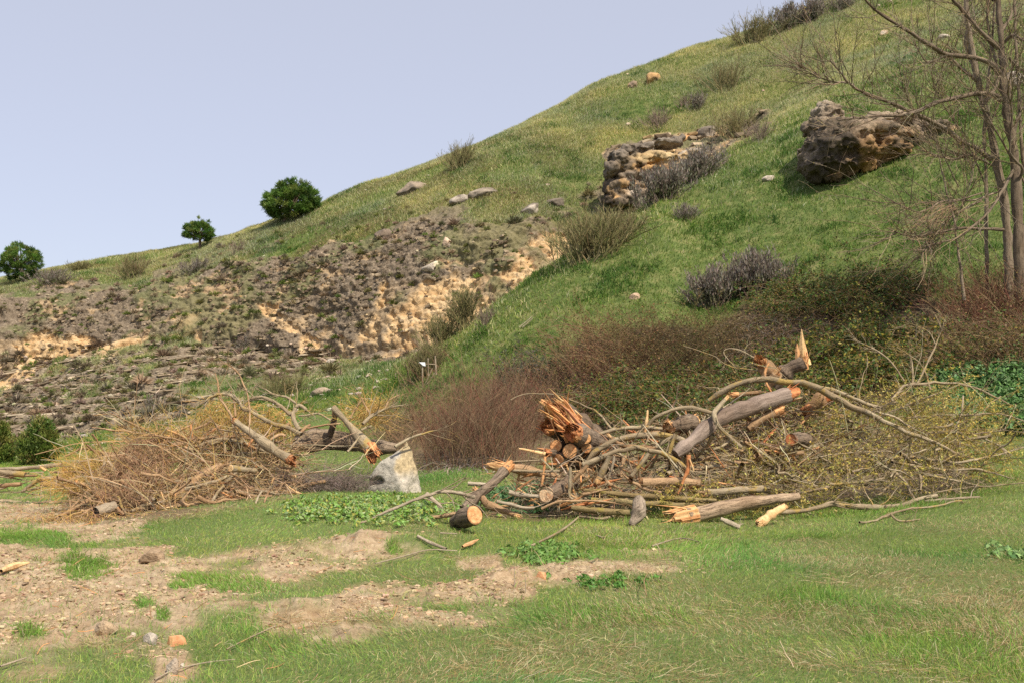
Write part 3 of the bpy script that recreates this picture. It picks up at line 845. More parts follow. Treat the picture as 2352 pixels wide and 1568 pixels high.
def outcrop(name, blocks, label, cat='rock', Y0=None, voxel=0.07, seed=1, grow=1.16):
    """the blocks of one crag fused into a single weathered mass"""
    Vs, Fs, n, info = [], [], 0, []
    for (vx, vy, wpx, hpx, dep, Yo, sd, base, tint, tilt, dark, strata) in blocks:
        Yc = (Y0 if Y0 else hit(vx, vy).y) + Yo
        k = Yc / F
        P, Fc = rock_shape((wpx * k * grow, dep, hpx * k * grow), sd, 4, strata=strata, rough=0.26, cuts=9, flat=(0.66, 0.97))
        ca, sa = math.cos(tilt), math.sin(tilt)
        P = np.stack([P[:, 0] * ca - P[:, 2] * sa, P[:, 1], P[:, 0] * sa + P[:, 2] * ca], -1) + np.array(at(vx, vy, Yc))
        Vs.append(P); Fs.append(Fc + n); n += len(P); info.append((np.array(at(vx, vy, Yc)), base, tint, np.array([wpx * k, dep, hpx * k]) * .5))
    me = raw_mesh('tmp', np.concatenate(Vs), [np.concatenate(Fs)])
    o = bpy.data.objects.new('tmp', me); COL.objects.link(o)
    md = o.modifiers.new('r', 'REMESH'); md.mode = 'VOXEL'; md.voxel_size = voxel
    ev = o.evaluated_get(bpy.context.evaluated_depsgraph_get()); m2 = ev.to_mesh()
    P = np.empty(len(m2.vertices) * 3); m2.vertices.foreach_get('co', P); P = P.reshape(-1, 3)
    N = np.empty(len(m2.vertices) * 3); m2.vertices.foreach_get('normal', N); N = N.reshape(-1, 3)
    q4 = np.array([p.vertices[:] for p in m2.polygons if len(p.vertices) == 4]); q3 = [p.vertices[:] for p in m2.polygons if len(p.vertices) == 3]
    ev.to_mesh_clear(); bpy.data.objects.remove(o)
    x, y, z = P.T
    big = fbm(x * .9, y * .9, z * 1.2, 5, seed + 40, .55) - .5
    crack = np.clip(.07 - np.abs(fbm(x * .8 + big, y * .8, z * 1.6 + big, 4, seed + 41) - .5), 0, 1)
    fine = fbm(x * 4, y * 4, z * 5, 4, seed + 42, .6) - .5
    bed = z * 1.7 + fbm(x * .5, y * .5, z * .5, 3, seed + 46) * 2.5
    bed = np.clip(.16 - np.abs(bed - np.floor(bed) - .5), 0, 1)
    P = P + N * (big * .9 - crack * (2.4 if grow < 1 else 1.4) - bed * (.5 if grow < 1 else .0) + fine * .34)[:, None]
    w = np.stack([np.exp(-1.6 * (((P - c) / s_) ** 2).sum(1)) for c, b, t, s_ in info]) + 1e-9
    w /= w.sum(0)
    mixn = sstep(.44, .58, fbm(x * 1.3, y * 1.3, z * 1.6, 4, seed + 43))[:, None]
    C = sum(w[i][:, None] * (np.array(b)[None] * (1 - mixn) + np.array(t)[None] * mixn) for i, (c, b, t, s_) in enumerate(info))
    dk = sum(w[i] * (1.0 if blocks[i][10] is not None else .15) for i in range(len(blocks)))[:, None]
    st = sstep(.47, .58, fbm(x * .9, y * .9, z * .5 + 9, 5, seed + 44, .6))[:, None] * dk
    C = C * (1 - st * .8) + np.array([[0.055, 0.043, 0.033]]) * st * .8
    C = C * (.7 + .6 * (fine[:, None] + .5))
    fs = [q4] + ([np.array(q3)] if q3 else [])
    return new_obj(name, raw_mesh(name, P, fs, np.clip(C, 0, 1), True), M_ROCK, label=label, cat=cat)

yo = hit(1980, 415).y
BR1, BR2, BR3 = (0.15, 0.115, 0.08), (0.21, 0.16, 0.11), (0.27, 0.21, 0.15)
blk = []
rr_ = np.random.default_rng(5)
for (vx, vy, w_, h_, d_, Yo, base, tint, dark) in (
    (1900, 345, 120, 115, 3.4, 1.1, (0.11, 0.085, 0.06), BR2, DARK), (1880, 375, 75, 70, 2.4, .7, (0.13, 0.10, 0.07), BR3, DARK), (1865, 345, 60, 60, 2.2, 1.2, BR1, BR2, DARK),
    (1925, 388, 80, 60, 2.2, .6, (0.10, 0.075, 0.05), (0.26, 0.15, 0.06), DARK),
    (1970, 365, 110, 80, 3.0, .8, (0.24, 0.14, 0.06), (0.36, 0.21, 0.085), DARK), (2030, 352, 110, 62, 2.8, 1.1, (0.27, 0.155, 0.065), (0.33, 0.20, 0.09), DARK),
    (1950, 322, 110, 60, 2.8, 1.3, BR1, BR3, DARK), (2010, 318, 110, 50, 2.8, 1.6, BR2, (0.34, 0.24, 0.15), DARK), (1898, 282, 62, 66, 2.6, 2.4, BR3, (0.33, 0.27, 0.20), None), (1870, 305, 46, 46, 2.0, 2.0, BR2, BR3, None),
    (2060, 318, 80, 46, 2.4, 1.7, BR2, (0.38, 0.25, 0.13), DARK), (2100, 318, 70, 40, 2.2, 1.9, (0.10, 0.08, 0.06), BR2, DARK), (2130, 300, 80, 36, 2.2, 2.1, BR2, BR3, DARK), (1990, 288, 90, 34, 2.0, 2.2, BR3, (0.34, 0.27, 0.19), None), (2060, 285, 90, 30, 2.0, 2.5, BR3, (0.36, 0.28, 0.19), None),
    (1935, 412, 70, 16, 1.8, 1.3, (0.36, 0.19, 0.08), (0.42, 0.24, 0.10), None), (2000, 402, 80, 16, 1.8, 1.6, (0.38, 0.20, 0.08), (0.46, 0.26, 0.11), None)):
    blk.append((vx, vy, w_, h_, d_, Yo, int(rr_.integers(1, 999)), base, tint, rr_.uniform(-.1, .3), dark, 0.0))
outcrop('rock_outcrop', blk, 'big dark overhanging crag with ochre underside standing out of the right slope', Y0=yo + .35, grow=.98)
blk = []
for (vx, vy, w_, h_, d_, Yo, base, tint, dark, st) in (
    (1420, 366, 40, 36, 1.8, 0, BR1, GREY, DARK, 0), (1445, 352, 40, 30, 1.8, .4, BR1, GREY, DARK, 0), (1478, 340, 46, 26, 1.8, .7, BR2, GREY, None, 0), (1512, 334, 50, 24, 1.6, .9, (0.24, 0.20, 0.16), (0.33, 0.29, 0.24), None, 0), (1545, 328, 40, 18, 1.4, 1.1, BR2, GREY, None, 0),
    (1408, 392, 34, 34, 1.6, 0, BR1, GREY, DARK, 0), (1436, 386, 50, 26, 1.8, .2, BR2, TAN, DARK, 0), (1480, 372, 80, 26, 2.0, .6, (0.46, 0.31, 0.15), (0.52, 0.38, 0.20), None, .10), (1535, 372, 80, 24, 2.0, .5, (0.50, 0.34, 0.16), (0.56, 0.42, 0.23), None, .10), (1580, 362, 60, 18, 1.6, .7, (0.46, 0.33, 0.18), PALE, None, 0),
    (1500, 396, 80, 24, 1.9, .2, (0.46, 0.27, 0.11), (0.34, 0.20, 0.10), DARK, .08), (1545, 398, 70, 26, 1.8, .1, (0.48, 0.26, 0.10), (0.36, 0.20, 0.09), DARK, .08), (1450, 412, 60, 30, 1.8, .2, BR1, GREY, DARK, 0), (1475, 428, 60, 26, 1.8, 0, BR2, TAN, DARK, 0), (1420, 430, 44, 30, 1.5, 0, BR2, TAN, DARK, 0), (1505, 425, 60, 22, 1.6, -.1, BR3, TAN, None, 0),
    (1425, 458, 50, 34, 1.6, -.4, BR1, TAN, DARK, 0), (1455, 455, 50, 30, 1.6, -.4, BR2, PALE, None, 0)):
    blk.append((vx, vy, w_, h_, d_, Yo, int(rr_.integers(1, 999)), base, tint, rr_.uniform(.05, .35), dark, st))
outcrop('rock_outcrop', blk, 'layered orange and grey outcrop above the grey shrub on the mid slope', Y0=hit(1470, 470, 58).y + 0.2)
for a in (
    (1500, 190, 36, 24, 'slanting grey slab near the skyline with an orange underside', GREY, TAN, 31, .45),
    (1455, 203, 22, 20, 'small brownish rock left of the slanting slab near the skyline', (0.30, 0.22, 0.15), TAN, 32, 0),
    (1572, 325, 34, 16, 'orange flat rock on turf above the layered outcrop', (0.50, 0.27, 0.12), TAN, 33, .2),
    (1635, 312, 56, 26, 'grey lumpy rock below the olive broom on the upper slope', GREY, PALE, 34, .15),
    (945, 447, 66, 34, 'brown grey rock breaking through turf below the skyline', GREY, (0.33, 0.26, 0.19), 35, .25),
    (1105, 452, 70, 22, 'low flat grey rock in grass high on the hillside', GREY, (0.30, 0.25, 0.19), 36, .12),
    (1060, 466, 50, 18, 'low brownish rock left of a flat grey rock on the hillside', GREY, PALE, 37, .12),
    (1270, 474, 70, 18, 'pale edged ledge rock above the olive broom', GREY, PALE, 38, .15),
    (1215, 492, 50, 22, 'grey rock capping the right end of the cliff', GREY, PALE, 39, .4),
    (1028, 570, 22, 26, 'pale pinkish stone stuck in the dark cliff top', (0.62, 0.46, 0.33), PALE, 40, .5),
    (992, 622, 42, 20, 'white rock patch in the dark cliff band', (0.66, 0.58, 0.42), PALE, 41, .3),
    (880, 548, 40, 24, 'brown rounded rock above the dark cliff', (0.20, 0.15, 0.11), GREY, 42, .1),
    (2330, 200, 54, 36, 'pale rock half hidden behind the bare tree', PALE, GREY, 43, .2),
    (2032, 82, 24, 14, 'small pale stone on the upper right slope', (0.55, 0.40, 0.26), PALE, 44, .4),
    (2168, 92, 30, 14, 'pale flat stone beside bare branches on the upper right slope', PALE, TAN, 45, .1),
    (1460, 688, 24, 14, 'small pinkish stone lying on the green slope', (0.45, 0.32, 0.22), PALE, 46, .3),
    (1768, 415, 30, 12, 'tan stone in grass left of the dark crag', (0.40, 0.29, 0.17), PALE, 47, .1),
    (1848, 370, 20, 14, 'small stone at the left foot of the dark crag', (0.36, 0.25, 0.16), PALE, 48, .1),
    (345, 1290, 52, 26, 'smooth tan stone at the edge of the bare earth', (0.46, 0.34, 0.22), (0.42, 0.30, 0.19), 49, .35),
    (238, 1455, 44, 24, 'rounded buff stone in the bare earth beside straw', (0.48, 0.35, 0.22), PALE, 50, .2),
    (343, 1478, 30, 20, 'angular pale stone in the bare earth left of the orange wood block', (0.50, 0.41, 0.31), PALE, 51, -.4),
    (304, 1462, 14, 10, 'tiny whitish stone next to the angular pale stone', (0.62, 0.53, 0.42), PALE, 52, -.2),
    (395, 1545, 26, 30, 'grey clod of earth standing in the near grass', (0.40, 0.31, 0.23), PALE, 53, .1),
    (418, 1532, 10, 9, 'little white pebble beside the grey clod', (0.62, 0.55, 0.46), PALE, 54, 0),
    (760, 832, 28, 10, 'pale stone in grass below the cliff', PALE, TAN, 55, .1),
    (735, 905, 46, 14, 'flat pale brown rock in grass at the foot of the hill', (0.36, 0.28, 0.20), PALE, 56, .15),
):
    put_rock(a[0], a[1], a[2], a[3], a[4], a[5], a[6], a[7], 4, tilt=a[8])

# ------------------------------------------------------------------ rubble and dwarf scrub on the stony slope
def rubble(n, weight, lo, hi, cols):
    p, nn, ij = scatter(n, weight, rs, None)
    V0, F0 = ICO[1]
    s = lo * (hi / lo) ** (rng.random(n) ** 2)
    V = V0[None] * (0.7 + 0.6 * rng.random((n, len(V0), 1))) * s[:, None, None] * np.array([1.2, 1.0, 0.65])
    V = V + (p + nn * s[:, None] * 0.2)[:, None, :]
    Fc = F0[None] + (np.arange(n) * len(V0))[:, None, None]
    return V.reshape(-1, 3), [Fc.reshape(-1, 3)], np.repeat(pick(cols, n, None, 0.3), len(V0), 0)
ru = Bag()
thin = scree * (1 - 0.5 * grassy)
ru.add(rubble(3600, thin + 0.10 * rock * (VX < 1250), 0.025, 0.16, [(0.36, 0.29, 0.20), (0.29, 0.23, 0.16), (0.43, 0.355, 0.26), (0.21, 0.165, 0.115)]))
ru.add(rubble(260, hw * (SEG < 4.9) * (VX < 900), 0.04, 0.16, [(0.42, 0.36, 0.28)]))
ru.add(rubble(120, hw * (SEG > 6), 0.06, 0.22, [(0.42, 0.33, 0.23), (0.48, 0.41, 0.31)]))
# angular rock fragments on the crags and flat slabs along the ledges
def slabs(n, weight, lo, hi, sc, cols, along):
    p, nn, ij = scatter(n, weight, rs, None)
    V0, F0 = ICO[1]
    s = lo * (hi / lo) ** (rng.random(n) ** 1.6)
    V = np.sign(V0)[None] * np.abs(V0)[None] ** .55 * (0.7 + 0.55 * rng.random((n, len(V0), 1)))
    V = V * s[:, None, None] * np.array(sc)
    a = rng.normal(size=n) * along; ca, sa = np.cos(a)[:, None], np.sin(a)[:, None]
    V = np.stack([V[..., 0] * ca - V[..., 1] * sa, V[..., 0] * sa + V[..., 1] * ca, V[..., 2] + V[..., 0] * .10], -1)
    V = V + (p + nn * s[:, None] * 0.05)[:, None, :]
    Fc = F0[None] + (np.arange(n) * len(V0))[:, None, None]
    return V.reshape(-1, 3), [Fc.reshape(-1, 3)], np.repeat(np.array(cols)[rng.integers(0, len(cols), n)] * (.75 + .5 * rng.random((n, 1))), len(V0), 0)
RKC = [(0.17, 0.128, 0.085), (0.23, 0.175, 0.115), (0.12, 0.088, 0.06), (0.30, 0.235, 0.16)]
ru.add(slabs(2600, rock1 * (1 - .8 * orange) * (SEG < 8.8) * sstep(.45, .6, gut), .03, .17, (1.25, .9, .65), RKC, .6))
ru.add(slabs(420, rock3 * (VX < 1850), .06, .34, (1.6, .9, .5), RKC + [(0.44, 0.30, 0.15), (0.36, 0.28, 0.19)], .3))
ru.add(slabs(600, orange * (SEG < 8.8), .03, .15, (1.2, .9, .7), [(0.50, 0.33, 0.16), (0.42, 0.26, 0.12), (0.56, 0.42, 0.24)], .6))
ru.add(slabs(1300, riser + .01 * scree, .05, .27, (2.6, .7, .28), [(0.27, 0.21, 0.14), (0.34, 0.27, 0.185), (0.20, 0.155, 0.10), (0.42, 0.345, 0.245)], .18))
ru.build('rubble', M_STONE, kind='stuff', label='loose stones and slabs strewn over the scree and crags')

def cushions(n, weight, lo, hi, m, cols, wd):
    p, nn, ij = scatter(n, weight, rs, None)
    s = lo + (hi - lo) * rng.random(n) ** 2
    P = np.repeat(p, m, 0); S = np.repeat(s, m)
    d = unit(rng.normal(size=(n * m, 3))); d[:, 2] = np.abs(d[:, 2]) + 0.15
    P = P + d * S[:, None] * 0.3 + np.array([[0, 0, 0.02]])
    C = np.repeat(pick(cols, n, None, 0.3), m, 0) * (0.75 + 0.5 * rng.random((n * m, 1)))
    return blades(P, d, S * (0.35 + 0.4 * rng.random(n * m)), S * wd, rng.random(n * m) * 0.4, C)
sc_ = Bag()
scw = np.clip(scree * 0.9 + 0.30 * rock1 * (1 - orange) + 0.25 * (fade > 0.3), 0, 1) * (SEG < 8.9)
SCC = [(0.28, 0.215, 0.135), (0.23, 0.195, 0.11), (0.34, 0.27, 0.18), (0.19, 0.19, 0.075)]
sc_.add(cushions(1900, scw, 0.10, 0.40, 55, SCC, 0.16))
sc_.add(cushions(240, scw, 0.30, 0.75, 90, [(0.21, 0.165, 0.11), (0.18, 0.165, 0.08), (0.27, 0.215, 0.15)], 0.12))
sc_.add(cushions(700, np.clip(scw + .3 * rock1, 0, 1), 0.15, 0.45, 60, [(0.15, 0.19, 0.045), (0.19, 0.21, 0.06)], 0.14))
sc_.build('scrub', M_LEAF, kind='stuff', label='low grey cushions of dwarf scrub on the stony slope')

# ------------------------------------------------------------------ shrubs
def shrub(name, vx, vy, wpx, hpx, label, style='broom', cat='shrub', group=None, dens=1.0, depth=None, ymin=0.0):
    c = hit(vx, vy, ymin)
    if depth: c = at(vx, vy, depth)
    k = c.y / F
    W, H = wpx * k, hpx * k
    root = thing(name, (c.x, c.y, c.z - 0.03), label, cat, group)
    n = int(dict(broom=70, grey=46, bare=60, olive=80)[style] * dens)
    bx = rng.normal(size=n) * W * 0.16; by = rng.normal(size=n) * W * 0.12
    P0 = np.stack([c.x + bx, c.y + by, np.array([gz(c.x + a, c.y + b) - 0.03 for a, b in zip(bx, by)])], -1)
    sp = rng.uniform(-1, 1, n)
    D = np.stack([sp * W * 0.42 + bx * 0.5, rng.uniform(-1, 1, n) * W * 0.32, H * (1.0 - 0.35 * sp ** 2) * rng.uniform(0.6, 1.0, n)], -1)
    L = np.linalg.norm(D, axis=1)
    px = 1.0 / (F * 0.4354 / c.y)          # metres per rendered pixel here
    pal = dict(broom=[(0.19, 0.155, 0.08), (0.16, 0.155, 0.06), (0.23, 0.175, 0.10)], olive=[(0.19, 0.165, 0.075), (0.23, 0.19, 0.095), (0.15, 0.14, 0.06)],
               grey=[(0.12, 0.09, 0.07)], bare=[(0.20, 0.155, 0.11), (0.15, 0.11, 0.085), (0.24, 0.19, 0.14)])[style]
    st = wander(P0, D, L, 6, 0.12, 0.03)
    B = Bag()
    r0 = np.maximum(0.016 * H, px * 0.25) * rng.uniform(0.5, 1.1, n)
    B.add(tubes(st, r0[:, None] * np.linspace(1, 0.4, 6)[None], pick(pal, n), 3))
    m = n * (14 if style in ('broom', 'olive', 'bare') else 6)
    p, d, i, u = sprout(st, m, 0.25, 1.0, 0.75, 0.35)
    tw = wander(p, d, H * rng.uniform(0.12, 0.32, m), 4, 0.15, 0.05)
    B.add(tubes(tw, (np.maximum(0.006 * H, px * 0.14) * np.linspace(1, 0.4, 4))[None] * rng.uniform(.6, 1.2, (m, 1)), pick(pal, m, None, 0.35), 3))
    B.build('stems', M_TWIG, root)
    if style == 'grey':
        m2 = int(n * 60)
        p, d, i, u = sprout(np.concatenate([st]), m2, 0.30, 1.0, 0.9, 0.6)
        p = p + rng.normal(size=(m2, 3)) * H * 0.055
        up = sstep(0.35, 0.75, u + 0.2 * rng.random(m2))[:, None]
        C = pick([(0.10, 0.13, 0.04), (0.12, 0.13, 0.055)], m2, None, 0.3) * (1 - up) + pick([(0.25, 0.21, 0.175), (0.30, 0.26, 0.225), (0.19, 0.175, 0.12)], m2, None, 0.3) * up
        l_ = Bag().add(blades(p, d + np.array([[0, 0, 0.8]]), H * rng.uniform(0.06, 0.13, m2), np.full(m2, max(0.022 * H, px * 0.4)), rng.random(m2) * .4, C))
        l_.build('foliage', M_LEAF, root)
    elif style in ('broom', 'olive'):
        m2 = int(n * (30 if style == 'olive' else 16))
        p, d, i, u = sprout(tw, m2, 0.2, 1.0, 0.5, 0.5)
        C = pick([(0.20, 0.215, 0.075), (0.25, 0.235, 0.10), (0.27, 0.225, 0.11)] if style == 'olive' else [(0.14, 0.17, 0.04), (0.20, 0.17, 0.07), (0.24, 0.17, 0.08)], m2, None, 0.3)
        Bag().add(blades(p, d, H * rng.uniform(0.05, 0.14, m2), np.full(m2, max(0.008 * H, px * 0.22)), rng.random(m2) * .3, C)).build('foliage', M_LEAF, root)
    return root

for a in (
    ('broom_shrub', 1735, 98, 100, 72, 'airy olive broom on the skyline, left of two dark shrubs', 'olive', 1.0),
    ('dark_shrub', 1813, 66, 56, 66, 'dark grey shrub on the skyline directly right of the airy broom', 'grey', 1.2),
    ('dark_shrub', 1867, 46, 66, 62, 'dark round shrub on the skyline cut by the top of the picture', 'grey', 1.2),
    ('dark_shrub', 1937, 24, 54, 44, 'last dark shrub up the skyline, barely showing at the picture top', 'grey', 1.0),
    ('broom_shrub', 1055, 388, 56, 62, 'small olive broom standing alone on the skyline', 'olive', 0.8),
    ('broom_shrub', 1668, 206, 80, 62, 'olive broom on pale grass below the skyline broom', 'olive', 0.7),
    ('grey_shrub', 1603, 252, 36, 44, 'small upright dark grey shrub on pale grass of the upper slope', 'grey', 0.6),
    ('grey_shrub', 1573, 244, 30, 28, 'tiny brownish shrub left of the upright dark grey shrub', 'bare', 0.5),
    ('dry_shrub', 1512, 292, 66, 46, 'leafless tan shrub on the upper slope', 'bare', 0.8),
    ('broom_shrub', 1690, 305, 90, 64, 'olive broom beside a grey lumpy rock', 'olive', 0.8),
    ('dry_shrub', 1745, 320, 70, 50, 'brownish thin shrub just right of the olive broom and the lumpy rock', 'bare', 0.7),
    ('broom_shrub', 1360, 588, 180, 108, 'large olive brown broom overhanging the right end of the ochre cliff', 'olive', 1.8),
    ('broom_shrub', 1430, 545, 90, 66, 'brown broom on the green crest right of the large broom', 'broom', 1.0),
    ('dry_shrub', 1415, 480, 80, 60, 'brown twiggy shrub below the layered outcrop', 'bare', 1.0),
    ('grey_shrub', 1520, 462, 110, 90, 'lower left half of the lavender grey shrubs below the layered outcrop', 'grey', 1.6),
    ('grey_shrub', 1590, 418, 120, 80, 'upper right half of the lavender grey shrubs below the layered outcrop', 'grey', 1.6),
    ('grey_shrub', 1478, 490, 44, 44, 'small mauve shrub at the bottom end of the lavender grey shrubs', 'grey', 0.8),
    ('grey_shrub', 1575, 506, 52, 46, 'small round olive grey shrub alone on the green slope', 'grey', 0.7),
    ('grey_shrub', 1650, 700, 110, 100, 'left part of the large mauve grey shrub on the green slope', 'grey', 1.6),
    ('grey_shrub', 1725, 680, 90, 112, 'tall mauve grey shrub rising in the middle of the green slope', 'grey', 1.6),
    ('grey_shrub', 1778, 660, 80, 70, 'right end of the large mauve grey shrub group above the brambles', 'grey', 1.2),
    ('broom_shrub', 1065, 758, 60, 100, 'tall thin grey green broom against the ochre cliff', 'olive', 0.8),
    ('broom_shrub', 1012, 790, 90, 70, 'bushy grey green broom at the foot of the ochre cliff', 'olive', 1.0),
    ('dry_shrub', 1115, 745, 44, 44, 'small bare shrub on the green crest right of the tall thin broom', 'bare', 0.6),
    ('grey_shrub', 978, 862, 90, 70, 'dark olive shrub behind the wooden posts', 'broom', 2.2),
    ('broom_shrub', 305, 640, 82, 54, 'brown twiggy broom on the left skyline turf', 'broom', 1.0),
    ('grey_shrub', 445, 632, 62, 36, 'low grey shrub on turf below the middle pine', 'grey', 1.0),
    ('grey_shrub', 120, 656, 78, 40, 'low grey shrub beside the left pine', 'grey', 1.2),
    ('green_shrub', 182, 624, 48, 24, 'small green bush on the skyline right of the left pine', 'olive', 1.2),
    ('dry_shrub', 545, 584, 40, 36, 'sparse thin bare shrub on the skyline between the pines', 'bare', 0.35),
    ('green_shrub', 650, 905, 110, 50, 'yellowish green bush in the hollow behind the left brush pile', 'olive', 1.2),
    ('grey_shrub', 560, 800, 36, 26, 'dark grey tuft on the scree below the cliff', 'grey', 0.5),
    ('grey_shrub', 350, 945, 46, 30, 'grey green tuft low on the scree', 'grey', 0.5),
    ('grey_shrub', 418, 958, 40, 24, 'dark tuft low on the scree above the left brush pile', 'grey', 0.5),
):
    shrub(a[0], a[1], a[2], a[3], a[4], a[5], a[6], dens=a[7], ymin=(56 if a[2] < 500 and a[1] < 1500 and a[1] > 1380 else 0))

# ------------------------------------------------------------------ pines and conifers
M_BARKP = None
def mat_bark(name, a, b, lich=None, scale=22.0, along=0.16, fis=0.0):
    q = NT(name)
    at_ = q.n('ShaderNodeAttribute', attribute_name='tube'); mp = q.n('ShaderNodeMapping'); mp.inputs['Scale'].default_value = (1, 1, along)
    q.l(at_.outputs['Vector'], mp.inputs['Vector']); vl = mp.outputs['Vector']; v = at_.outputs['Vector']
    f = q.noise(vl, scale, 6, 0.65, 0.4); g_ = q.noise(v, 2.6, 5, 0.65); h_ = q.noise(v, 45, 4, 0.7); k_ = q.noise(v, 1.1, 3, 0.6)
    c = q.ramp(f, [(0.34, a), (0.50, tuple((x + y) / 2 for x, y in zip(a, b))), (0.64, b)])
    if fis:
        c = q.mix(q.ramp(f, [(0.36, (fis, fis, fis)), (0.47, (0, 0, 0))]), c, tuple(x * 0.35 for x in a))
    c = q.mix(q.ramp(h_, [(0.42, (0, 0, 0)), (0.7, (1, 1, 1))]), c, q.mix(0.4, c, tuple(min(1, x * 1.6) for x in b)))
    c = q.mix(q.ramp(k_, [(0.38, (0, 0, 0)), (0.62, (0.75, 0.75, 0.75))]), c, q.mix(1.0, c, (0.62, 0.55, 0.48), 'MULTIPLY'))
    if lich:
        c = q.mix(q.ramp(g_, [(0.55, (0, 0, 0)), (0.62, (1, 1, 1))]), c, q.mix(0.65, c, lich))
    c = q.mix(1.0, c, q.attr('Col', True), 'MULTIPLY')
    q.bump(q.math('ADD', f, q.math('MULTIPLY', h_, 0.25)), 1.0, 0.03)
    return q.base(c)
M_BARK = mat_bark('fissured_bark', (0.075, 0.055, 0.04), (0.26, 0.195, 0.14), None, 24, .14, .8)
M_SMOOTH = mat_bark('smooth_branch_bark', (0.20, 0.16, 0.105), (0.40, 0.325, 0.215), (0.36, 0.24, 0.05), 16.0, .3)
M_RED = mat_bark('brown_branch_bark', (0.22, 0.135, 0.075), (0.45, 0.30, 0.17), None, 16.0, .25)
M_PALE = mat_bark('bleached_bark', (0.24, 0.195, 0.14), (0.43, 0.36, 0.265), None, 16.0, .25)

def one_tube(pts, radii, sides=10, lump=0.12, seed=0, seg=4, flute=0.0, kink=0.0):
    """one smooth lumpy tube through the points; returns V, F, C and end rings"""
    P = np.array([tuple(p) for p in pts], float); R_ = np.array(radii, float)
    n = len(P); u = np.linspace(0, n - 1, (n - 1) * seg + 1)
    # catmull-rom
    out, rr = [], np.interp(u, np.arange(n), R_)
    for x in u:
        i = min(int(x), n - 2); f = x - i
        p0, p1, p2, p3 = P[max(i - 1, 0)], P[i], P[i + 1], P[min(i + 2, n - 1)]
        out.append(0.5 * ((2 * p1) + (-p0 + p2) * f + (2 * p0 - 5 * p1 + 4 * p2 - p3) * f * f + (-p0 + 3 * p1 - 3 * p2 + p3) * f ** 3))
    Q = np.array(out)
    seglen = np.linalg.norm(np.diff(Q, axis=0), axis=1); sl_ = np.concatenate([[0], np.cumsum(seglen)])
    if kink:
        Ltot = sl_[-1]; A = min(0.05 * Ltot, 0.11) * kink
        ff = 2.6 / max(0.25, min(Ltot, 1.2)); o_ = seed * 3.7 + Q[0, 0] * 5
        env = np.sin(np.clip(sl_ / Ltot, 0, 1) * math.pi) ** .5
        for ax in range(3):
            nz_ = np.abs(fbm(sl_ * ff + o_ + ax * 31, 0 * sl_, 0 * sl_, 3, seed + ax) - 0.5) - 0.12
            Q[:, ax] += nz_ * A * 2.2 * env * (-1 if (int(o_) + ax) % 2 else 1)
        rr = rr * (0.86 + 0.5 * vnoise(sl_ * ff * 2.5, o_, 0 * sl_, seed + 7))
    V, Fc, C = tubes(Q[None], rr[None], np.ones((1, 3)), sides)
    th_ = np.tile(np.arange(sides) / sides * 2 * math.pi, len(Q)); rm = np.repeat(rr, sides)
    C = np.concatenate([C, np.stack([np.cos(th_) * rm + seed, np.sin(th_) * rm + Q[0, 0], np.repeat(sl_, sides)], -1)], 1)
    cen = np.repeat(Q, sides, 0); d = V - cen
    k = 1.3 / max(R_.max(), 1e-3)
    ns = fbm(V[:, 0] * k * .6, V[:, 1] * k * .6, V[:, 2] * k * .6, 3, seed + 400) - 0.5
    V = cen + d * (1 + lump * 2 * ns)[:, None]
    if flute:
        kf = 7 / max(R_.max(), 1e-3) * 0.35
        n2 = np.abs(fbm(d[:, 0] * kf * 2.2 + cen[:, 0] * kf * .25, d[:, 1] * kf * 2.2 + cen[:, 1] * kf * .25, d[:, 2] * kf * 2.2 + cen[:, 2] * kf * .25, 3, seed + 9) - 0.5)
        V = V + d * (flute * (n2 * 3 - 0.4))[:, None]
    return V, Fc, C, Q, rr

def pine(vx, vy, cx, cy, rw, rh, label, dens=1.0, low=-0.9, open_=0.0):
    c = hit(vx, vy) + Vector((0, 0.3, -0.1)); k = c.y / F
    W, H = rw * k, rh * k
    cc = at(cx, cy, c.y)
    root = thing('pine_tree', c, label, 'tree')
    Vt = one_tube([c, c.lerp(cc, 0.5) + Vector((0.06, 0, 0)), cc + Vector((0, 0, H * 0.5))], [0.06 * W + 0.06, 0.05 * W + 0.04, 0.02], 8, 0.1, 3)
    B = Bag().add(Vt[:3])
    n = int(175 * dens)
    d = unit(rng.normal(size=(n * 3, 3))); d = d[d[:, 2] > low][:n]; n = len(d)
    rad = (0.62 + 0.40 * rng.random(n) ** 0.6) * (0.80 + 0.34 * vnoise(d[:, 0] * 2.0 + vx, d[:, 1] * 2.0, d[:, 2] * 2.0, 5))
    if open_: rad *= (1 - open_ * rng.random(n))
    cl = np.array(cc) + d * rad[:, None] * np.array([W, W, H])
    # limbs to the clumps
    st = np.stack([np.tile(np.array(cc) - np.array([0, 0, H * 0.35]), (n, 1)) * (1 - f) + cl * f for f in (0, .33, .66, 1)], 1)
    B.add(tubes(st[::3], np.full((len(st[::3]), 4), 0.03) * np.array([[1.4, 1, .7, .4]]), np.ones((len(st[::3]), 3)), 4))
    B.build('trunk', M_BARK, root)
    m = 70
    P = np.repeat(cl, m, 0)
    dd = unit(np.repeat(d, m, 0) * 0.55 + np.array([[0, 0, 0.45]]) + rng.normal(size=(n * m, 3)) * 0.75)
    P = P + rng.normal(size=P.shape) * np.array([W, W, H]) * 0.05
    C = np.repeat(pick([(0.09, 0.17, 0.028), (0.12, 0.205, 0.035), (0.06, 0.12, 0.022), (0.17, 0.225, 0.048)], n, None, 0.3), m, 0)
    Bag().add(blades(P, dd, W * rng.uniform(0.09, 0.17, n * m), np.full(n * m, W * 0.024), rng.random(n * m) * 0.2, C)).build('crown', M_LEAF, root)
pine(648, 515, 667, 464, 64, 47, 'large dense round pine on the skyline', 1.6, -0.85)
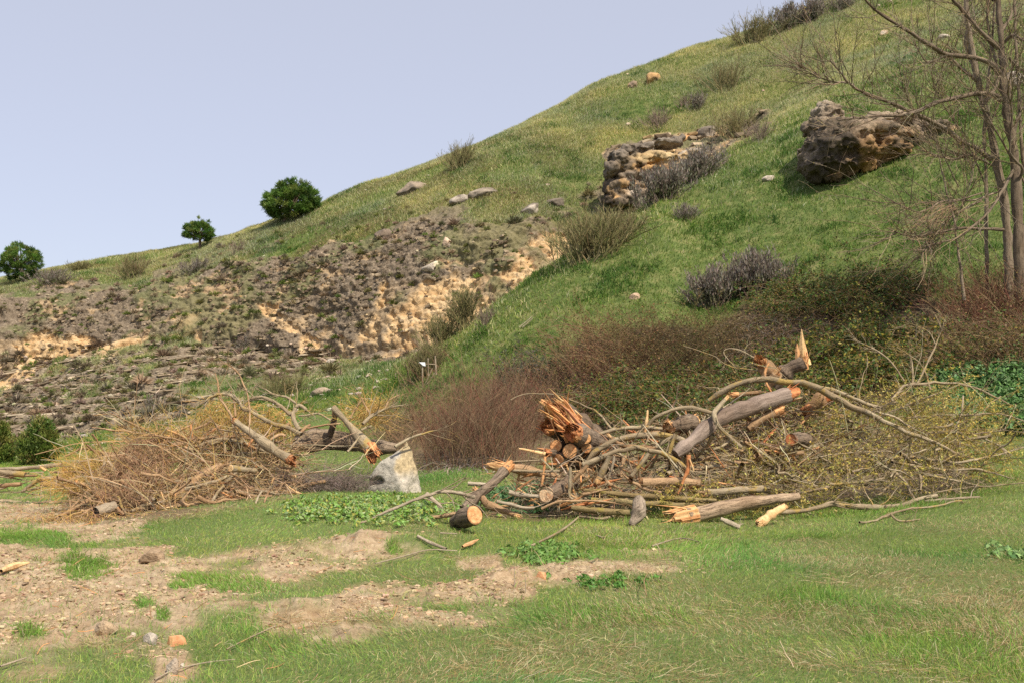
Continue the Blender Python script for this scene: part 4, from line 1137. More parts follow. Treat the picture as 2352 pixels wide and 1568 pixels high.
pine(456, 576, 457, 534, 41, 33, 'small pine with an open rounded crown and visible trunk', 0.9, -0.6, 0.25)
pine(48, 652, 48, 602, 45, 45, 'dense pine at the left end of the skyline', 1.3, -0.9)

def cypress(vx, vy, wpx, hpx, label):
    c = hit(vx, vy); k = c.y / F; W, H = wpx * k, hpx * k
    root = thing('juniper_tree', c, label, 'tree')
    n = 130
    u = rng.random(n) ** 1.2; a = rng.random(n) * 2 * math.pi
    prof = np.sin(np.clip(u * 0.86 + 0.14, 0, 1) * math.pi) ** 0.7 * (1 - u) ** 0.35
    P0 = np.stack([c.x + np.cos(a) * prof * W * .40, c.y + np.sin(a) * prof * W * .40, c.z + 0.05 + u * H * 0.85], -1)
    B = Bag().add(one_tube([c, c + Vector((0, 0, H * .5)), c + Vector((0, 0, H * .9))], [.07, .05, .01], 6)[:3])
    cen = np.stack([np.full(n, c.x), np.full(n, c.y), P0[:, 2] - 0.12 * H], -1)
    B.add(tubes(np.stack([cen, (cen + P0) / 2 + [[0, 0, .02]], P0], 1), np.full((n, 3), 0.012), np.ones((n, 3)), 3))
    B.build('trunk', M_BARK, root)
    m = 60
    P = np.repeat(P0, m, 0) + rng.normal(size=(n * m, 3)) * np.array([W * .07, W * .07, H * .05])
    D = np.stack([np.repeat(np.cos(a), m) * .5, np.repeat(np.sin(a), m) * .5, np.full(n * m, 1.0)], -1) + rng.normal(size=(n * m, 3)) * .4
    C = np.repeat(pick([(0.12, 0.17, 0.03), (0.17, 0.20, 0.04), (0.09, 0.145, 0.03), (0.22, 0.20, 0.06)], n, None, .25), m, 0)
    Bag().add(blades(P, D, H * rng.uniform(.04, .09, n * m), np.full(n * m, W * .03), rng.random(n * m) * .3, C)).build('crown', M_LEAF, root)
cypress(90, 1064, 100, 116, 'bushy olive green juniper in the hollow behind the left brush pile')
cypress(-4, 1066, 80, 106, 'dark green juniper cut by the left picture edge')
# ------------------------------------------------------------------ thickets and leaf beds
def hits(vx, vy):
    return np.array([tuple(hit(a, b)) for a, b in zip(vx, vy)])

def in_poly(poly, n):
    p = np.array(poly, float); lo, hi = p.min(0), p.max(0)
    out = np.zeros((0, 2))
    while len(out) < n:
        c = lo + (hi - lo) * rng.random((n * 3, 2))
        out = np.concatenate([out, c[poly_sd(poly, c[:, 0], c[:, 1]) > 0]])
    return out[:n]

def thicket(name, poly, n, h, label, cols, leafcols=None, nleaf=10, arch=0.5, leaf=0.05, cat='bush', thick=0.008, twigs=6, spread=0.5, group=None, base=None):
    """canes rooted all over a patch of ground, arching over one another"""
    if base:
        P = np.array([tuple(at(v_, 1100, y_)) for v_, y_ in zip(rng.uniform(*base[0], 140), rng.uniform(*base[1], 140))]); P[:, 2] = [gz(a, b_) for a, b_ in P[:, :2]]
    else:
        b = in_poly(poly, 140)
        P = hits(b[:, 0], b[:, 1])
    c = P.mean(0)
    root = thing(name, c, label, cat, group)
    P0 = P[rng.integers(0, len(P), n)] + rng.normal(size=(n, 3)) * np.array([0.25, 0.25, 0.0])
    P0[:, 2] = [gz(a, b_) - 0.05 for a, b_ in P0[:, :2]]
    if name == 'bramble': h = h * 1.25
    H = h * rng.uniform(0.45, 1.1, n) * (0.5 + 1.0 * fbm(P0[:, 0] * 1.1, P0[:, 1] * 1.1, h * 7, 3, 77))
    a = rng.random(n) * 2 * math.pi
    D = np.stack([np.cos(a) * spread, np.sin(a) * spread, np.ones(n)], -1)
    st = wander(P0, D, H * (1.15 + arch), 8, 0.10, -0.16 * arch * 2)
    B = Bag()
    B.add(tubes(st, thick * rng.uniform(.6, 1.2, n)[:, None] * np.linspace(1, .35, 8)[None], pick(cols, n, None, .3), 3))
    m = n * twigs
    if m:
        p, d, i, u = sprout(st, m, 0.2, 1, 0.9, 0.3)
        tw = wander(p, d, h * rng.uniform(.12, .35, m), 4, .2, 0)
        B.add(tubes(tw, np.full((m, 1), thick * .5) * np.linspace(1, .4, 4)[None], pick(cols, m, None, .4), 3))
    B.build('stems', M_TWIG, root)
    if leafcols:
        m = n * nleaf
        p, d, i, u = sprout(tw if twigs else st, m, 0.05, 1, 1.2, 0.3)
        p = p + rng.normal(size=(m, 3)) * 0.05
        Nn = rng.normal(size=(m, 3)) * 0.7 + np.array([[-0.15, -0.25, 0.8]])
        Bag().add(leaves(p, Nn, leaf * rng.uniform(.6, 1.4, m), pick(leafcols, m, None, .35))).build('foliage', M_LEAF, root)
    return root
BROWN = [(0.21, 0.14, 0.078), (0.27, 0.185, 0.10), (0.16, 0.105, 0.062)]
DKB = [(0.15, 0.09, 0.055), (0.19, 0.125, 0.075)]
RED = [(0.17, 0.06, 0.042), (0.13, 0.05, 0.035), (0.21, 0.09, 0.055)]
DEAD = [(0.27, 0.22, 0.18), (0.21, 0.17, 0.14), (0.33, 0.28, 0.23)]
LG = [(0.065, 0.12, 0.022), (0.085, 0.14, 0.025), (0.05, 0.09, 0.018), (0.17, 0.165, 0.03), (0.19, 0.115, 0.03)]
LB = [(0.17, 0.13, 0.045), (0.20, 0.13, 0.05), (0.13, 0.12, 0.035), (0.21, 0.115, 0.05)]
thicket('red_stemmed_shrub', [(985, 1045), (1060, 1025), (1150, 1030), (1215, 1050), (1200, 1075), (1080, 1085), (990, 1075)], 520, 1.85, 'leafless shrub of upright dark red stems between the boulder and the right brush pile', RED[:1] + DKB + BROWN[:1] + DKB, None, 0, .1, thick=.007, twigs=12, spread=.4)
thicket('dead_bramble', [(1015, 1060), (1120, 1050), (1140, 1078), (1030, 1088)], 130, .72, 'arching bare grey canes at the foot of the red stemmed shrub', DEAD, None, 0, 1.3, thick=.011, twigs=4, spread=.9)
thicket('bramble', [(865, 985), (960, 960), (1010, 985), (990, 1030), (880, 1030)], 289, .95, 'dark brown bramble mound behind the boulder', BROWN, [(0.10, 0.075, 0.03), (0.08, 0.085, 0.02)], 6, .6, .04)
thicket('grey_green_shrub', [(1140, 880), (1270, 850), (1280, 890), (1150, 915)], 120, .95, 'grey green bushy shrub at the left end of the brown thicket', [(0.10, 0.085, 0.055)], [(0.07, 0.085, 0.035), (0.11, 0.11, 0.065), (0.12, 0.105, 0.09)], 26, .2, .055)
thicket('bramble', [(1130, 940), (1280, 910), (1330, 960), (1310, 1010), (1180, 1020)], 374, 1.05, 'dark brown thicket behind the torn stump', DKB + RED[:1], LB, 7, .5, .04)
thicket('bramble', [(1260, 890), (1330, 800), (1450, 770), (1470, 880), (1330, 920)], 510, 1.05, 'brown leafless thicket at the foot of the green slope, left of the olive thicket', BROWN + RED[:1], LB, 10, .5, .045)
thicket('bramble', [(1440, 800), (1580, 770), (1680, 770), (1700, 870), (1560, 890), (1450, 880)], 578, 1.05, 'olive brown thicket in the middle of the slope foot', [(0.16, 0.11, 0.05), (0.13, 0.10, 0.05)], LB + LB + [(0.12, 0.14, 0.03)], 13, .5, .045)
thicket('bramble', [(1330, 930), (1480, 890), (1700, 890), (1720, 985), (1500, 1000), (1360, 990)], 561, .8, 'dark green bramble directly behind the leaning grey log', BROWN, LG, 34, .8, .06)
thicket('bramble', [(1740, 700), (1840, 668), (1980, 650), (2110, 655), (2110, 715), (1950, 735), (1800, 755)], 561, .75, 'dark green bramble band along the upper edge of the thickets', BROWN, LG, 40, .9, .06)
thicket('bramble', [(1700, 790), (1770, 750), (1900, 740), (1900, 800), (1790, 830), (1700, 870)], 391, .75, 'bare brown bramble canes between the two green bramble masses', BROWN + DEAD[:1], LB, 3, 1.0, .04, twigs=9)
thicket('bramble', [(1850, 800), (1960, 765), (2100, 765), (2160, 840), (2050, 930), (1880, 930), (1820, 880)], 731, .8, 'large dark green bramble with yellow leaves behind the splintered stump', BROWN, LG + [(0.30, 0.26, 0.04)], 42, .9, .065)
thicket('bramble', [(1720, 880), (1840, 850), (1860, 960), (1740, 980)], 289, .75, 'green bramble tuft left of the splintered stump', BROWN, LG, 34, .9, .06)
thicket('brown_shrub', [(2160, 720), (2260, 690), (2420, 690), (2420, 760), (2200, 790)], 495, 1.35, 'tall reddish brown leafless shrub at the foot of the bare tree', BROWN + RED, LB, 5, .3, .04, twigs=8)
thicket('brown_shrub', [(2130, 810), (2250, 790), (2430, 780), (2430, 850), (2200, 870), (2130, 860)], 495, 1.0, 'brown and olive tangle above the leafy green bed', BROWN, LB + LG, 12, .6, .05)
thicket('twiggy_bush', None, 420, .85, 'fine purple grey leafless bush in front of the fallen trunk', [(0.22, 0.165, 0.14), (0.17, 0.125, 0.11), (0.28, 0.22, 0.19)], None, 0, .5, thick=.0045, twigs=10, spread=.8, base=((675, 806), (19.4, 20.1)))

def leafbed(name, poly, n, h, leaf, cols, label, m=16):
    b = in_poly(poly, 200); P = hits(b[:, 0], b[:, 1])
    p0 = P[rng.integers(0, 200, n)] + rng.normal(size=(n, 3)) * np.array([.16, .16, 0])
    p0[:, 2] = [gz(a, b_) for a, b_ in p0[:, :2]]
    hh = h * rng.uniform(.4, 1.1, n)
    p = np.repeat(p0, m, 0); a = rng.random(n * m) * 2 * math.pi; r = rng.random(n * m)
    q_ = p + np.stack([np.cos(a) * r * leaf * 2.2, np.sin(a) * r * leaf * 2.2, np.repeat(hh, m) * (1 - r * .55)], -1)
    Nn = np.stack([np.cos(a) * .6, np.sin(a) * .6, np.full(n * m, .7)], -1) + rng.normal(size=(n * m, 3)) * .35
    B = Bag().add(leaves(q_, Nn, leaf * rng.uniform(.6, 1.3, n * m), pick(cols, n * m, None, .3), 1.8))
    return B.build(name, M_LEAF, kind='stuff', label=label)
leafbed('thistle_leaves', [(640, 1172), (700, 1152), (800, 1140), (930, 1142), (1060, 1160), (1110, 1174), (1010, 1200), (850, 1208), (720, 1198)], 420, .11, .04, [(0.20, 0.34, 0.07), (0.25, 0.37, 0.12), (0.17, 0.31, 0.05), (0.32, 0.40, 0.19), (0.36, 0.36, 0.08)], 'grey green jagged leaves covering the grassy bank')
leafbed('nettle_leaves', [(2110, 905), (2200, 870), (2420, 860), (2420, 960), (2380, 1010), (2200, 990)], 1500, .5, .085, [(0.11, 0.22, 0.06), (0.15, 0.27, 0.09), (0.08, 0.175, 0.045), (0.20, 0.32, 0.14)], 'glossy deep green leaf bed at the right edge behind the brush pile')
leafbed('weed_leaves', [(1205, 1275), (1250, 1258), (1310, 1270), (1300, 1292), (1230, 1292)], 70, .10, .04, [(0.14, 0.26, 0.05), (0.18, 0.30, 0.08)], 'small dark leafy weeds in grass in front of the right brush pile')
leafbed('weed_leaves', [(1140, 1130), (1290, 1110), (1320, 1160), (1190, 1185), (1110, 1160)], 200, .14, .06, [(0.08, 0.18, 0.06), (0.12, 0.22, 0.09)], 'leafy weeds growing between the first logs of the right brush pile')
leafbed('weed_leaves', [(1350, 1330), (1420, 1325), (1440, 1345), (1360, 1352)], 36, .07, .03, [(0.11, 0.24, 0.045)], 'dark weed tuft in the mid meadow')
leafbed('weed_leaves', [(2285, 1262), (2330, 1258), (2335, 1280), (2290, 1282)], 12, .10, .05, [(0.24, 0.36, 0.13), (0.18, 0.30, 0.10)], 'pale broad leaved weed at the right edge of the meadow')

# ------------------------------------------------------------------ the bare trees at the right edge
def c7(pts): return [(1752.2 + x * .4063, y * .4063) for x, y in pts]
def traced(pts, Y, r, sides=8, seed=0, lump=.08, dY=None):
    """tube through photo points; Y one distance or one per point; r widths in photo units"""
    n = len(pts)
    Ys = np.full(n, Y, float) if np.isscalar(Y) else np.interp(np.linspace(0, 1, n), np.linspace(0, 1, len(Y)), Y)
    if dY is not None: Ys = Ys + dY
    rr = np.interp(np.linspace(0, 1, n), np.linspace(0, 1, len(r)), r) * Ys / F
    return one_tube([at(a, b, y) for (a, b), y in zip(pts, Ys)], rr, sides, lump, seed, kink=.5)

def bare_tree(label, trunk, limbs, Y, mat, seed, ntw, cat='tree'):
    base = hit(*trunk[0][0]) if False else at(*trunk[0][0], Y)
    base.z = gz(base.x, base.y)
    root = thing('bare_tree', base, label, cat)
    Bag().add(traced(trunk[0], Y, trunk[1], 12, seed, .14)[:3]).build('trunk', mat, root, smooth=True)
    Qs = []
    for pts, r, Ye in limbs:
        v = traced(pts, [Y, Y + Ye], r, 7, seed + 1)
        Bag().add(v[:3]).build('branch', mat, root, smooth=True)
        q_ = v[3]; idx = np.linspace(0, len(q_) - 1, 9); i0 = np.minimum(idx.astype(int), len(q_) - 2); f = (idx - i0)[:, None]
        Qs.append(q_[i0] * (1 - f) + q_[i0 + 1] * f)
    st = np.stack(Qs)
    B = Bag()
    p, d, i, u = sprout(st, ntw, .15, 1, .85, .12)
    L = rng.uniform(.4, 2.4, ntw)
    t1 = wander(p, d, L, 6, .13, .02)
    pal = [(0.19, 0.145, 0.095), (0.23, 0.18, 0.12), (0.27, 0.20, 0.12), (0.15, 0.115, 0.08)]
    B.add(tubes(t1, .011 * (L / 1.0)[:, None].clip(.4, 1.2) * np.linspace(1, .35, 6)[None], pick(pal, ntw), 4))
    m = ntw * 6
    p, d, i, u = sprout(t1, m, .1, 1, .8, .1)
    t2 = wander(p, d, rng.uniform(.15, .9, m), 5, .14, -.01)
    B.add(tubes(t2, np.full((m, 1), .006) * np.linspace(1, .5, 5)[None], pick(pal, m, None, .35), 3))
    m = ntw * 8
    p, d, i, u = sprout(t2, m, .2, 1, 1, .2)
    B.add(leaves(p, rng.normal(size=(m, 3)), rng.uniform(.018, .04, m), pick([(0.22, 0.24, 0.05), (0.28, 0.24, 0.06)], m)))
    B.build('twigs', M_TWIG, root)
    return root
YT = 31.0
M_DKT = mat_bark('dark_trunk_bark', (0.09, 0.068, 0.05), (0.22, 0.17, 0.12), None, 14, .2, .4)
M_GREYB = mat_bark('grey_trunk_bark', (0.13, 0.10, 0.07), (0.30, 0.24, 0.175), None, 14, .2, .4)
bare_tree('dark bare tree at the right edge with long drooping limbs reaching left over the crag',
    ([(2347, 690), (2341, 589), (2337, 488), (2333, 406), (2329, 345), (2317, 284), (2309, 228), (2303, 175), (2301, 114), (2297, 61), (2292, 0), (2286, -80), (2284, -160)], [12, 11, 9.5, 8, 6.5, 5, 3.5]),
    [(c7([(1345, 570), (1280, 530), (1150, 540), (1000, 575), (850, 640), (650, 660), (420, 680)]), [6, 5, 4, 1.5], -2.2),
     (c7([(1340, 420), (1270, 350), (1150, 320), (1030, 300), (900, 230), (780, 150), (650, 70), (580, 0), (520, -90)]), [6, 5, 3.5, 1.5], -2.5),
     (c7([(1330, 275), (1230, 180), (1130, 60), (1080, 0), (1020, -90)]), [5.5, 4, 2.5], -.8),
     (c7([(1335, 200), (1390, 110), (1420, 30), (1440, -60)]), [4, 3, 2], .6),
     (c7([(1365, 240), (1420, 200), (1476, 230), (1560, 210)]), [4, 3, 2], -.8),
     (c7([(1425, 950), (1340, 1100), (1250, 1230), (1100, 1340), (950, 1390), (900, 1430)]), [3.5, 3, 2, 1], -1.8),
     (c7([(1360, 1300), (1250, 1295), (1100, 1290), (1000, 1310), (850, 1340), (700, 1290)]), [4, 3, 2, 1], -1.5),
     (c7([(1420, 1050), (1470, 960), (1400, 860), (1410, 640), (1380, 520)]), [3, 2.5, 1], -1.2),
     (c7([(1405, 840), (1450, 640), (1520, 560), (1600, 420)]), [4, 3, 2], .5),
     (c7([(1390, 330), (1440, 380), (1500, 410)]), [3, 2, 1], .3),
     (c7([(1305, 0), (1310, -80), (1280, -200)]), [5, 4, 2], .5)], YT, M_DKT, 61, 310)
bare_tree('pale barked bare tree just left of the dark one at the right edge',
    ([(2317, 690), (2317, 634), (2315, 569), (2307, 467), (2292, 386), (2276, 305), (2256, 228), (2240, 154), (2227, 81), (2219, 0), (2210, -100)], [9.5, 9, 8, 7, 6, 4]),
    [(c7([(1290, 900), (1210, 840), (1130, 800), (1000, 710), (850, 640), (720, 580), (560, 520), (490, 470), (430, 400), (380, 340)]), [5.5, 5, 4, 3, 1.2], -2.4),
     (c7([(490, 470), (400, 465), (280, 420), (210, 380)]), [2.2, 1.5, .8], -.2),
     (c7([(1220, 470), (1130, 390), (1040, 320), (930, 350), (860, 250)]), [4, 3.5, 2, 1], -1.0),
     (c7([(1240, 1130), (1130, 1190), (1050, 1240), (980, 1320), (930, 1400)]), [2.5, 2, 1], -1.6),
     (c7([(1200, 400), (1150, 250), (1170, 100), (1130, -30)]), [4, 3, 2], .8),
     (c7([(1250, 600), (1330, 450), (1300, 300), (1270, 120), (1280, -40)]), [4, 3, 2], .6),
     (c7([(1320, 950), (1180, 880), (1060, 900), (900, 850)]), [2.5, 2, 1], -1.4),
     (c7([(1345, 1080), (1200, 1130), (1020, 1140), (880, 1200), (720, 1130)]), [2.5, 2, 1], -1.8)], YT + .6, M_GREYB, 62, 290)
for k_, (x0, x1, x2, r_, lab) in enumerate(((2268, 2262, 2285, 4.5, 'slender grey stem rising between the two bare trees at the right edge'), (2370, 2345, 2330, 5.5, 'slender bare tree cut by the right picture edge'), (2215, 2190, 2150, 3.2, 'thin leaning bare sapling left of the pale barked tree'))):
    bare_tree(lab, ([(x0, 690), ((x0 * 2 + x1) / 3, 560), ((x0 + x1) / 2, 430), (x1, 300), ((x1 + x2) / 2, 150), (x2, 0), (x2, -90)] if k_ < 2 else [(x0, 690), ((x0 + x1) / 2, 590), (x1, 500), ((x1 + x2) / 2, 420), (x2, 330)], [r_, r_ * .8, r_ * .6, r_ * .3]),
        [([((x0 + x1) / 2, 430), (x1 - 40, 330), (x1 - 90, 250), (x1 - 120, 200)], [r_ * .45, r_ * .3, .8], -.9), ([(x1, 520 if k_ == 2 else 300), (x1 + 40, 420 if k_ == 2 else 220), (x1 + 50, 360 if k_ == 2 else 120)], [r_ * .4, r_ * .3, .8], .5)], YT + 1.2 - k_ * .9, M_GREYB, 70 + k_, 60, 'sapling' if k_ == 2 else 'tree')
# the fan of drooping rust coloured shoots belongs to a snapped limb hanging from the pale tree
root = thing('hanging_branch', at(2180, 480, YT - 1.8), 'snapped branch with a fan of rusty drooping shoots hanging in the bare tree', 'branch')
p0 = np.array([tuple(at(2180 + rng.normal() * 22, 472 + rng.normal() * 6, YT - 1.8)) for _ in range(46)])
dd = np.stack([rng.uniform(-1.3, -.1, 46), rng.normal(size=46) * .4, rng.uniform(-.9, .1, 46)], -1)
B = Bag().add(tubes(wander(p0, dd, rng.uniform(.6, 1.7, 46), 7, .12, -.10), np.full((46, 1), .0055) * np.linspace(1, .5, 7)[None], pick([(0.27, 0.17, 0.10), (0.22, 0.145, 0.09), (0.31, 0.21, 0.13)], 46), 3))
B.build('shoots', M_TWIG, root)
Bag().add(traced(c7([(1240, 1090), (1130, 1125), (1040, 1150), (940, 1190)]), YT - 1.7, [1.6, 1.2, .7])[:3]).build('stem', M_BARK, root)

# ------------------------------------------------------------------ the remains of a fence on the slope foot
def c3(pts): return [(477.9 + x * .2539, 796.4 + y * .254) for x, y in pts]
yf = hit(970, 888).y
root = thing('broken_fence', at(985, 885, yf), 'two weathered posts and a rail left standing on the green slope', 'fence')
for pts, r, nm in ((c3([(1942, 360), (1941, 260), (1939, 165)]), 1.6, 'post'), (c3([(2064, 250), (2060, 170), (2054, 78)]), 1.9, 'post'), (c3([(1992, 260), (1991, 180), (1990, 100)]), 1.2, 'post'), (c3([(1900, 150), (1980, 154), (2062, 157)]), 1.3, 'rail')):
    Bag().add(traced(pts, yf, [r], 7, 5, .05)[:3]).build(nm, M_PALE, root, smooth=True)
w = [at(*c3([p])[0], yf - .07) for p in ((1908, 136), (1962, 136), (1968, 172), (1945, 168))]
me = raw_mesh('white_sheet', [tuple(v) for v in w] + [tuple(v + Vector((0, .03, 0))) for v in w], [np.array([[0, 1, 2, 3], [7, 6, 5, 4], [0, 4, 5, 1], [1, 5, 6, 2], [2, 6, 7, 3], [3, 7, 4, 0]])], smooth=False)
q = NT('white_plastic'); q.b.inputs['Base Color'].default_value = (0.78, 0.80, 0.85, 1)
new_obj('white_sheet', me, q.m, label='small white torn sheet fixed to the broken fence rail', cat='sheet')
for pts in (c3([(2030, 190), (1990, 280), (1950, 350)]), c3([(2050, 230), (2010, 300), (1930, 380)])):
    me = None
    o = Bag().add(traced(pts, hit(970, 888).y - .1, [1.3, .6], 5)[:3]).build('dry_stick', M_PALE, label='pale dry stick leaning against the broken fence', cat='stick', group='sticks leaning on the broken fence')
o = Bag().add(traced([(909, 872), (909, 864), (908, 856)], hit(909, 870).y, [1.3], 6)[:3]).build('short_post', M_PALE, label='short grey post standing alone in grass left of the broken fence', cat='post')
for pts in (c4_ for c4_ in ([(1193, 752), (1205, 742), (1222, 728)], [(1200, 752), (1214, 740), (1224, 732)])):
    o = Bag().add(traced(pts, hit(1200, 752).y - .1, [1.4, .8], 5)[:3]).build('dead_branch', M_PALE, label='grey dead branch lying on the smooth green slope', cat='branch', group='dead branches on the green slope')
# ------------------------------------------------------------------ felled wood
def c2(pts): return [(x * .2539, 796.4 + y * .2539) for x, y in pts]
def c4(pts): return [(987.6 + x * .35546, 716.8 + y * .35546) for x, y in pts]
def c5(pts): return [(1433.6 + x * .35546, 716.8 + y * .35546) for x, y in pts]
def c6(pts): return [(1831.8 + x * .3555, 716.8 + y * .3555) for x, y in pts]
def Yr(vy): return float(np.interp(vy, [760, 900, 1000, 1100, 1200, 1300], [20.6, 19.8, 18.8, 17.8, 16.9, 13.2]))
def Yl(vy): return float(np.interp(vy, [850, 950, 1050, 1180, 1300], [20.6, 20.2, 19.4, 17.7, 13.2]))

def mat_wood():
    q = NT('fresh_wood'); v = q.coord((1, 1, 1)); 
    f = q.noise(v, 26, 6, 0.7); f2 = q.noise(v, 7, 4, 0.6)
    c = q.mix(1.0, q.attr('Col', True), q.ramp(f, [(0.25, (0.62, 0.50, 0.42)), (0.5, (1, 1, 1)), (0.75, (1.15, 1.2, 1.3))]), 'MULTIPLY')
    c = q.mix(q.ramp(f2, [(0.5, (0, 0, 0)), (0.65, (0.6, 0.6, 0.6))]), c, q.mix(1.0, c, (0.72, 0.45, 0.32), 'MULTIPLY'))
    q.bump(f, 0.7, 0.015)
    return q.base(c)
M_WOOD = mat_wood()
W_OR, W_PALE, W_RED, W_BR = [(0.65, 0.35, 0.155), (0.57, 0.28, 0.115)], [(0.74, 0.50, 0.25), (0.66, 0.40, 0.18)], [(0.46, 0.17, 0.07), (0.55, 0.24, 0.10)], [(0.36, 0.18, 0.08), (0.45, 0.24, 0.11)]

def disc(c, axis, r, cols, seed=0, wob=.06):
    """sawn face: rings of slightly different tone"""
    axis = unit(np.array(axis, float)); a = unit(np.cross(axis, [.2, .1, .97])); b = np.cross(axis, a)
    n, k = 22, 7
    sp_ = np.random.default_rng(seed + 3).random(n) ** .6
    th = np.arange(n) / n * 2 * math.pi
    out = 1 + wob * 2 * (vnoise(np.cos(th) * 1.4 + seed, np.sin(th) * 1.4, seed * 1.7) - .5)
    V = [np.array(c) + axis * .006]; C = [np.array(cols[0]) * .75]
    r_ = np.random.default_rng(seed)
    for j in range(1, k + 1):
        rr = r * j / k * out
        V += list(np.array(c) + (a[None] * np.cos(th)[:, None] + b[None] * np.sin(th)[:, None]) * rr[:, None] + axis * (.006 + .006 * r_.random((n, 1))) * (j < k))
        t_ = np.array(cols[0]) * (.90 + .16 * r_.random()) * (.82 if j == 1 else 1)
        C += list(t_[None] * (.78 + .32 * sp_[:, None]) * (1 if j < k else .6))
    tri = np.array([[0, 1 + i, 1 + (i + 1) % n] for i in range(n)])
    q_ = np.array([[1 + (j - 1) * n + i, 1 + j * n + i, 1 + j * n + (i + 1) % n, 1 + (j - 1) * n + (i + 1) % n] for j in range(1, k) for i in range(n)])
    return np.array(V), [tri, q_], np.clip(np.array(C), 0, 1)

def torn(c, axis, r, L, cols, n=44, seed=0, flare=-.04, back=.35):
    """a broken end: nested shells of wood running out in ragged splinters"""
    axis = unit(np.array(axis, float)); a = unit(np.cross(axis, [.2, .1, .97])); b = np.cross(axis, a)
    r_ = np.random.default_rng(seed + 900)
    m, rows = 30, 6
    th = np.arange(m) / m * 2 * math.pi
    V, Fq, C, base = [], [], [], 0
    lowa = vnoise(np.cos(th) * 1.1 + seed * 1.3, np.sin(th) * 1.1, seed * .7)
    for fr in (1.0, .8, .58, .36, .15):
        spike = r_.random(m) ** 1.5
        spike = np.maximum(spike, .55 * np.roll(spike, 1))
        spike = .5 * spike + .25 * np.roll(spike, 1) + .25 * np.roll(spike, -1)
        end = L * (.10 + .75 * sstep(.25, .8, lowa) * (1.15 - .4 * fr) + .30 * spike * (.4 + lowa))
        tone = np.array(cols)[r_.integers(0, len(cols), m)] * (.65 + .6 * r_.random((m, 1)))
        rad = r * fr * (.93 + .14 * r_.random(m))
        for k in range(rows):
            u = k / (rows - 1)
            s_ = -L * back * (1 - u) * (1 if fr == 1.0 else .2) + end * u
            rk = rad * (1 + flare * u) * (1 - .12 * u * r_.random(m)) * (.985 if k == 0 else 1)
            V.append(np.array(c) + axis[None] * s_[:, None] + (a[None] * np.cos(th)[:, None] + b[None] * np.sin(th)[:, None]) * rk[:, None])
            C.append(tone * (.8 + .3 * r_.random((m, 1))))
        i_ = base + np.arange(rows * m).reshape(rows, m); j_ = np.roll(i_, -1, axis=1)
        # ragged rim: every other column of the last row is torn away
        f = np.stack([i_[:-1], j_[:-1], j_[1:], i_[1:]], -1)
        keep = np.ones(f.shape[:2], bool); keep[-1] = r_.random(m) < .86
        Fq.append(f[keep]); base += rows * m
    # solid wood behind the shells
    d = disc(np.array(c) + axis * L * .06, axis, r * .97, cols, seed)
    V.append(d[0]); C.append(d[2])
    fs = [np.concatenate(Fq), d[1][0] + base, d[1][1] + base]
    base += len(d[0])
    V = np.concatenate(V); C = np.concatenate(C)
    # a few loose slivers
    ns = 8; tt = r_.random(ns) * 6.28; off = (a[None] * np.cos(tt)[:, None] + b[None] * np.sin(tt)[:, None]) * r * .85
    d0 = unit(axis[None] + off / r * .35 + r_.normal(size=(ns, 3)) * .15); l = L * r_.uniform(.5, 1.3, ns)[:, None]
    P = np.stack([np.array(c) + off, np.array(c) + off + d0 * l * .5, np.array(c) + off + d0 * l], 1)
    t = tubes(P, np.full((ns, 1), r * .09) * np.array([[1, .7, .1]]), np.array(cols)[r_.integers(0, len(cols), ns)], 4)
    return np.concatenate([V, t[0]]), fs + [t[1][0] + base], np.concatenate([np.clip(C, 0, 1), t[2]])

def log(pts, Y, r, label, start=None, end=None, mat=None, cols=W_OR, name='log', sides=20, lump=.10, flute=.10, seed=0, L=1.6, cat='log', group=None, n=44, root=None):
    """thing: bark plus sawn faces or torn ends (start / end: 'cut', 'torn', a (kind, axis) pair or None)"""
    v, f, c, Q, rr = traced2(pts, Y, r, sides, seed, lump, flute)
    sub = root is not None
    if not sub:
        root = thing(name, Q[len(Q) // 2], label, cat, group)
        par = root
        if mat is M_WOOD: c[:, :3] = np.array(cols[0])
        Bag().add((v, f, c)).build('bark', mat or M_BARK, root, smooth=True)
    else:
        par = Bag().add((v, f, c)).build('limb', mat or M_BARK, root, smooth=True)
        par['_o'] = list(root['_o'])
    for what, i, j in ((start, 0, 1), (end, -1, -2)):
        if not what:
            dc = disc(Q[i], Q[i] - Q[j], rr[i] * .98, [(.55, .5, .45), (.7, .65, .6)], seed, .1)
            Bag().add(dc).build('broken_end', mat or M_BARK, par, smooth=False)
            continue
        ax = Q[i] - Q[j]; kind = what
        if isinstance(what, tuple): kind, ax = what
        if kind == 'cut': Bag().add(disc(Q[i], ax, rr[i] * 1.0, cols, seed)).build('cut_face', M_WOOD, par, smooth=False)
        else:
            b = Bag().add(torn(Q[i], ax, rr[i] * 1.0, rr[i] * L, cols, n, seed)); b.build('torn_wood', M_WOOD, par, smooth=False)
    return root

def traced2(pts, Y, r, sides, seed, lump, flute):
    n = len(pts)
    if callable(Y): Ys = np.array([Y(p[1]) for p in pts])
    elif np.isscalar(Y): Ys = np.full(n, float(Y))
    else: Ys = np.interp(np.linspace(0, 1, n), np.linspace(0, 1, len(Y)), Y)
    rr = np.interp(np.linspace(0, 1, n), np.linspace(0, 1, len(r)), r) * Ys / F
    P = [at(a, b, y) for (a, b), y in zip(pts, Ys)]
    # keep the picture place but come nearer until nothing is sunk in the ground
    for _ in range(80):
        if all(p.z >= gz(p.x, p.y) + .7 * r__ for p, r__ in zip(P, rr)): break
        Ys = Ys - .05
        P = [at(a, b, y) for (a, b), y in zip(pts, Ys)]
    return one_tube(P, rr, sides, lump, seed, 6 if flute or sides > 10 else 5, flute, kink=.35 if flute or sides > 10 else .55)

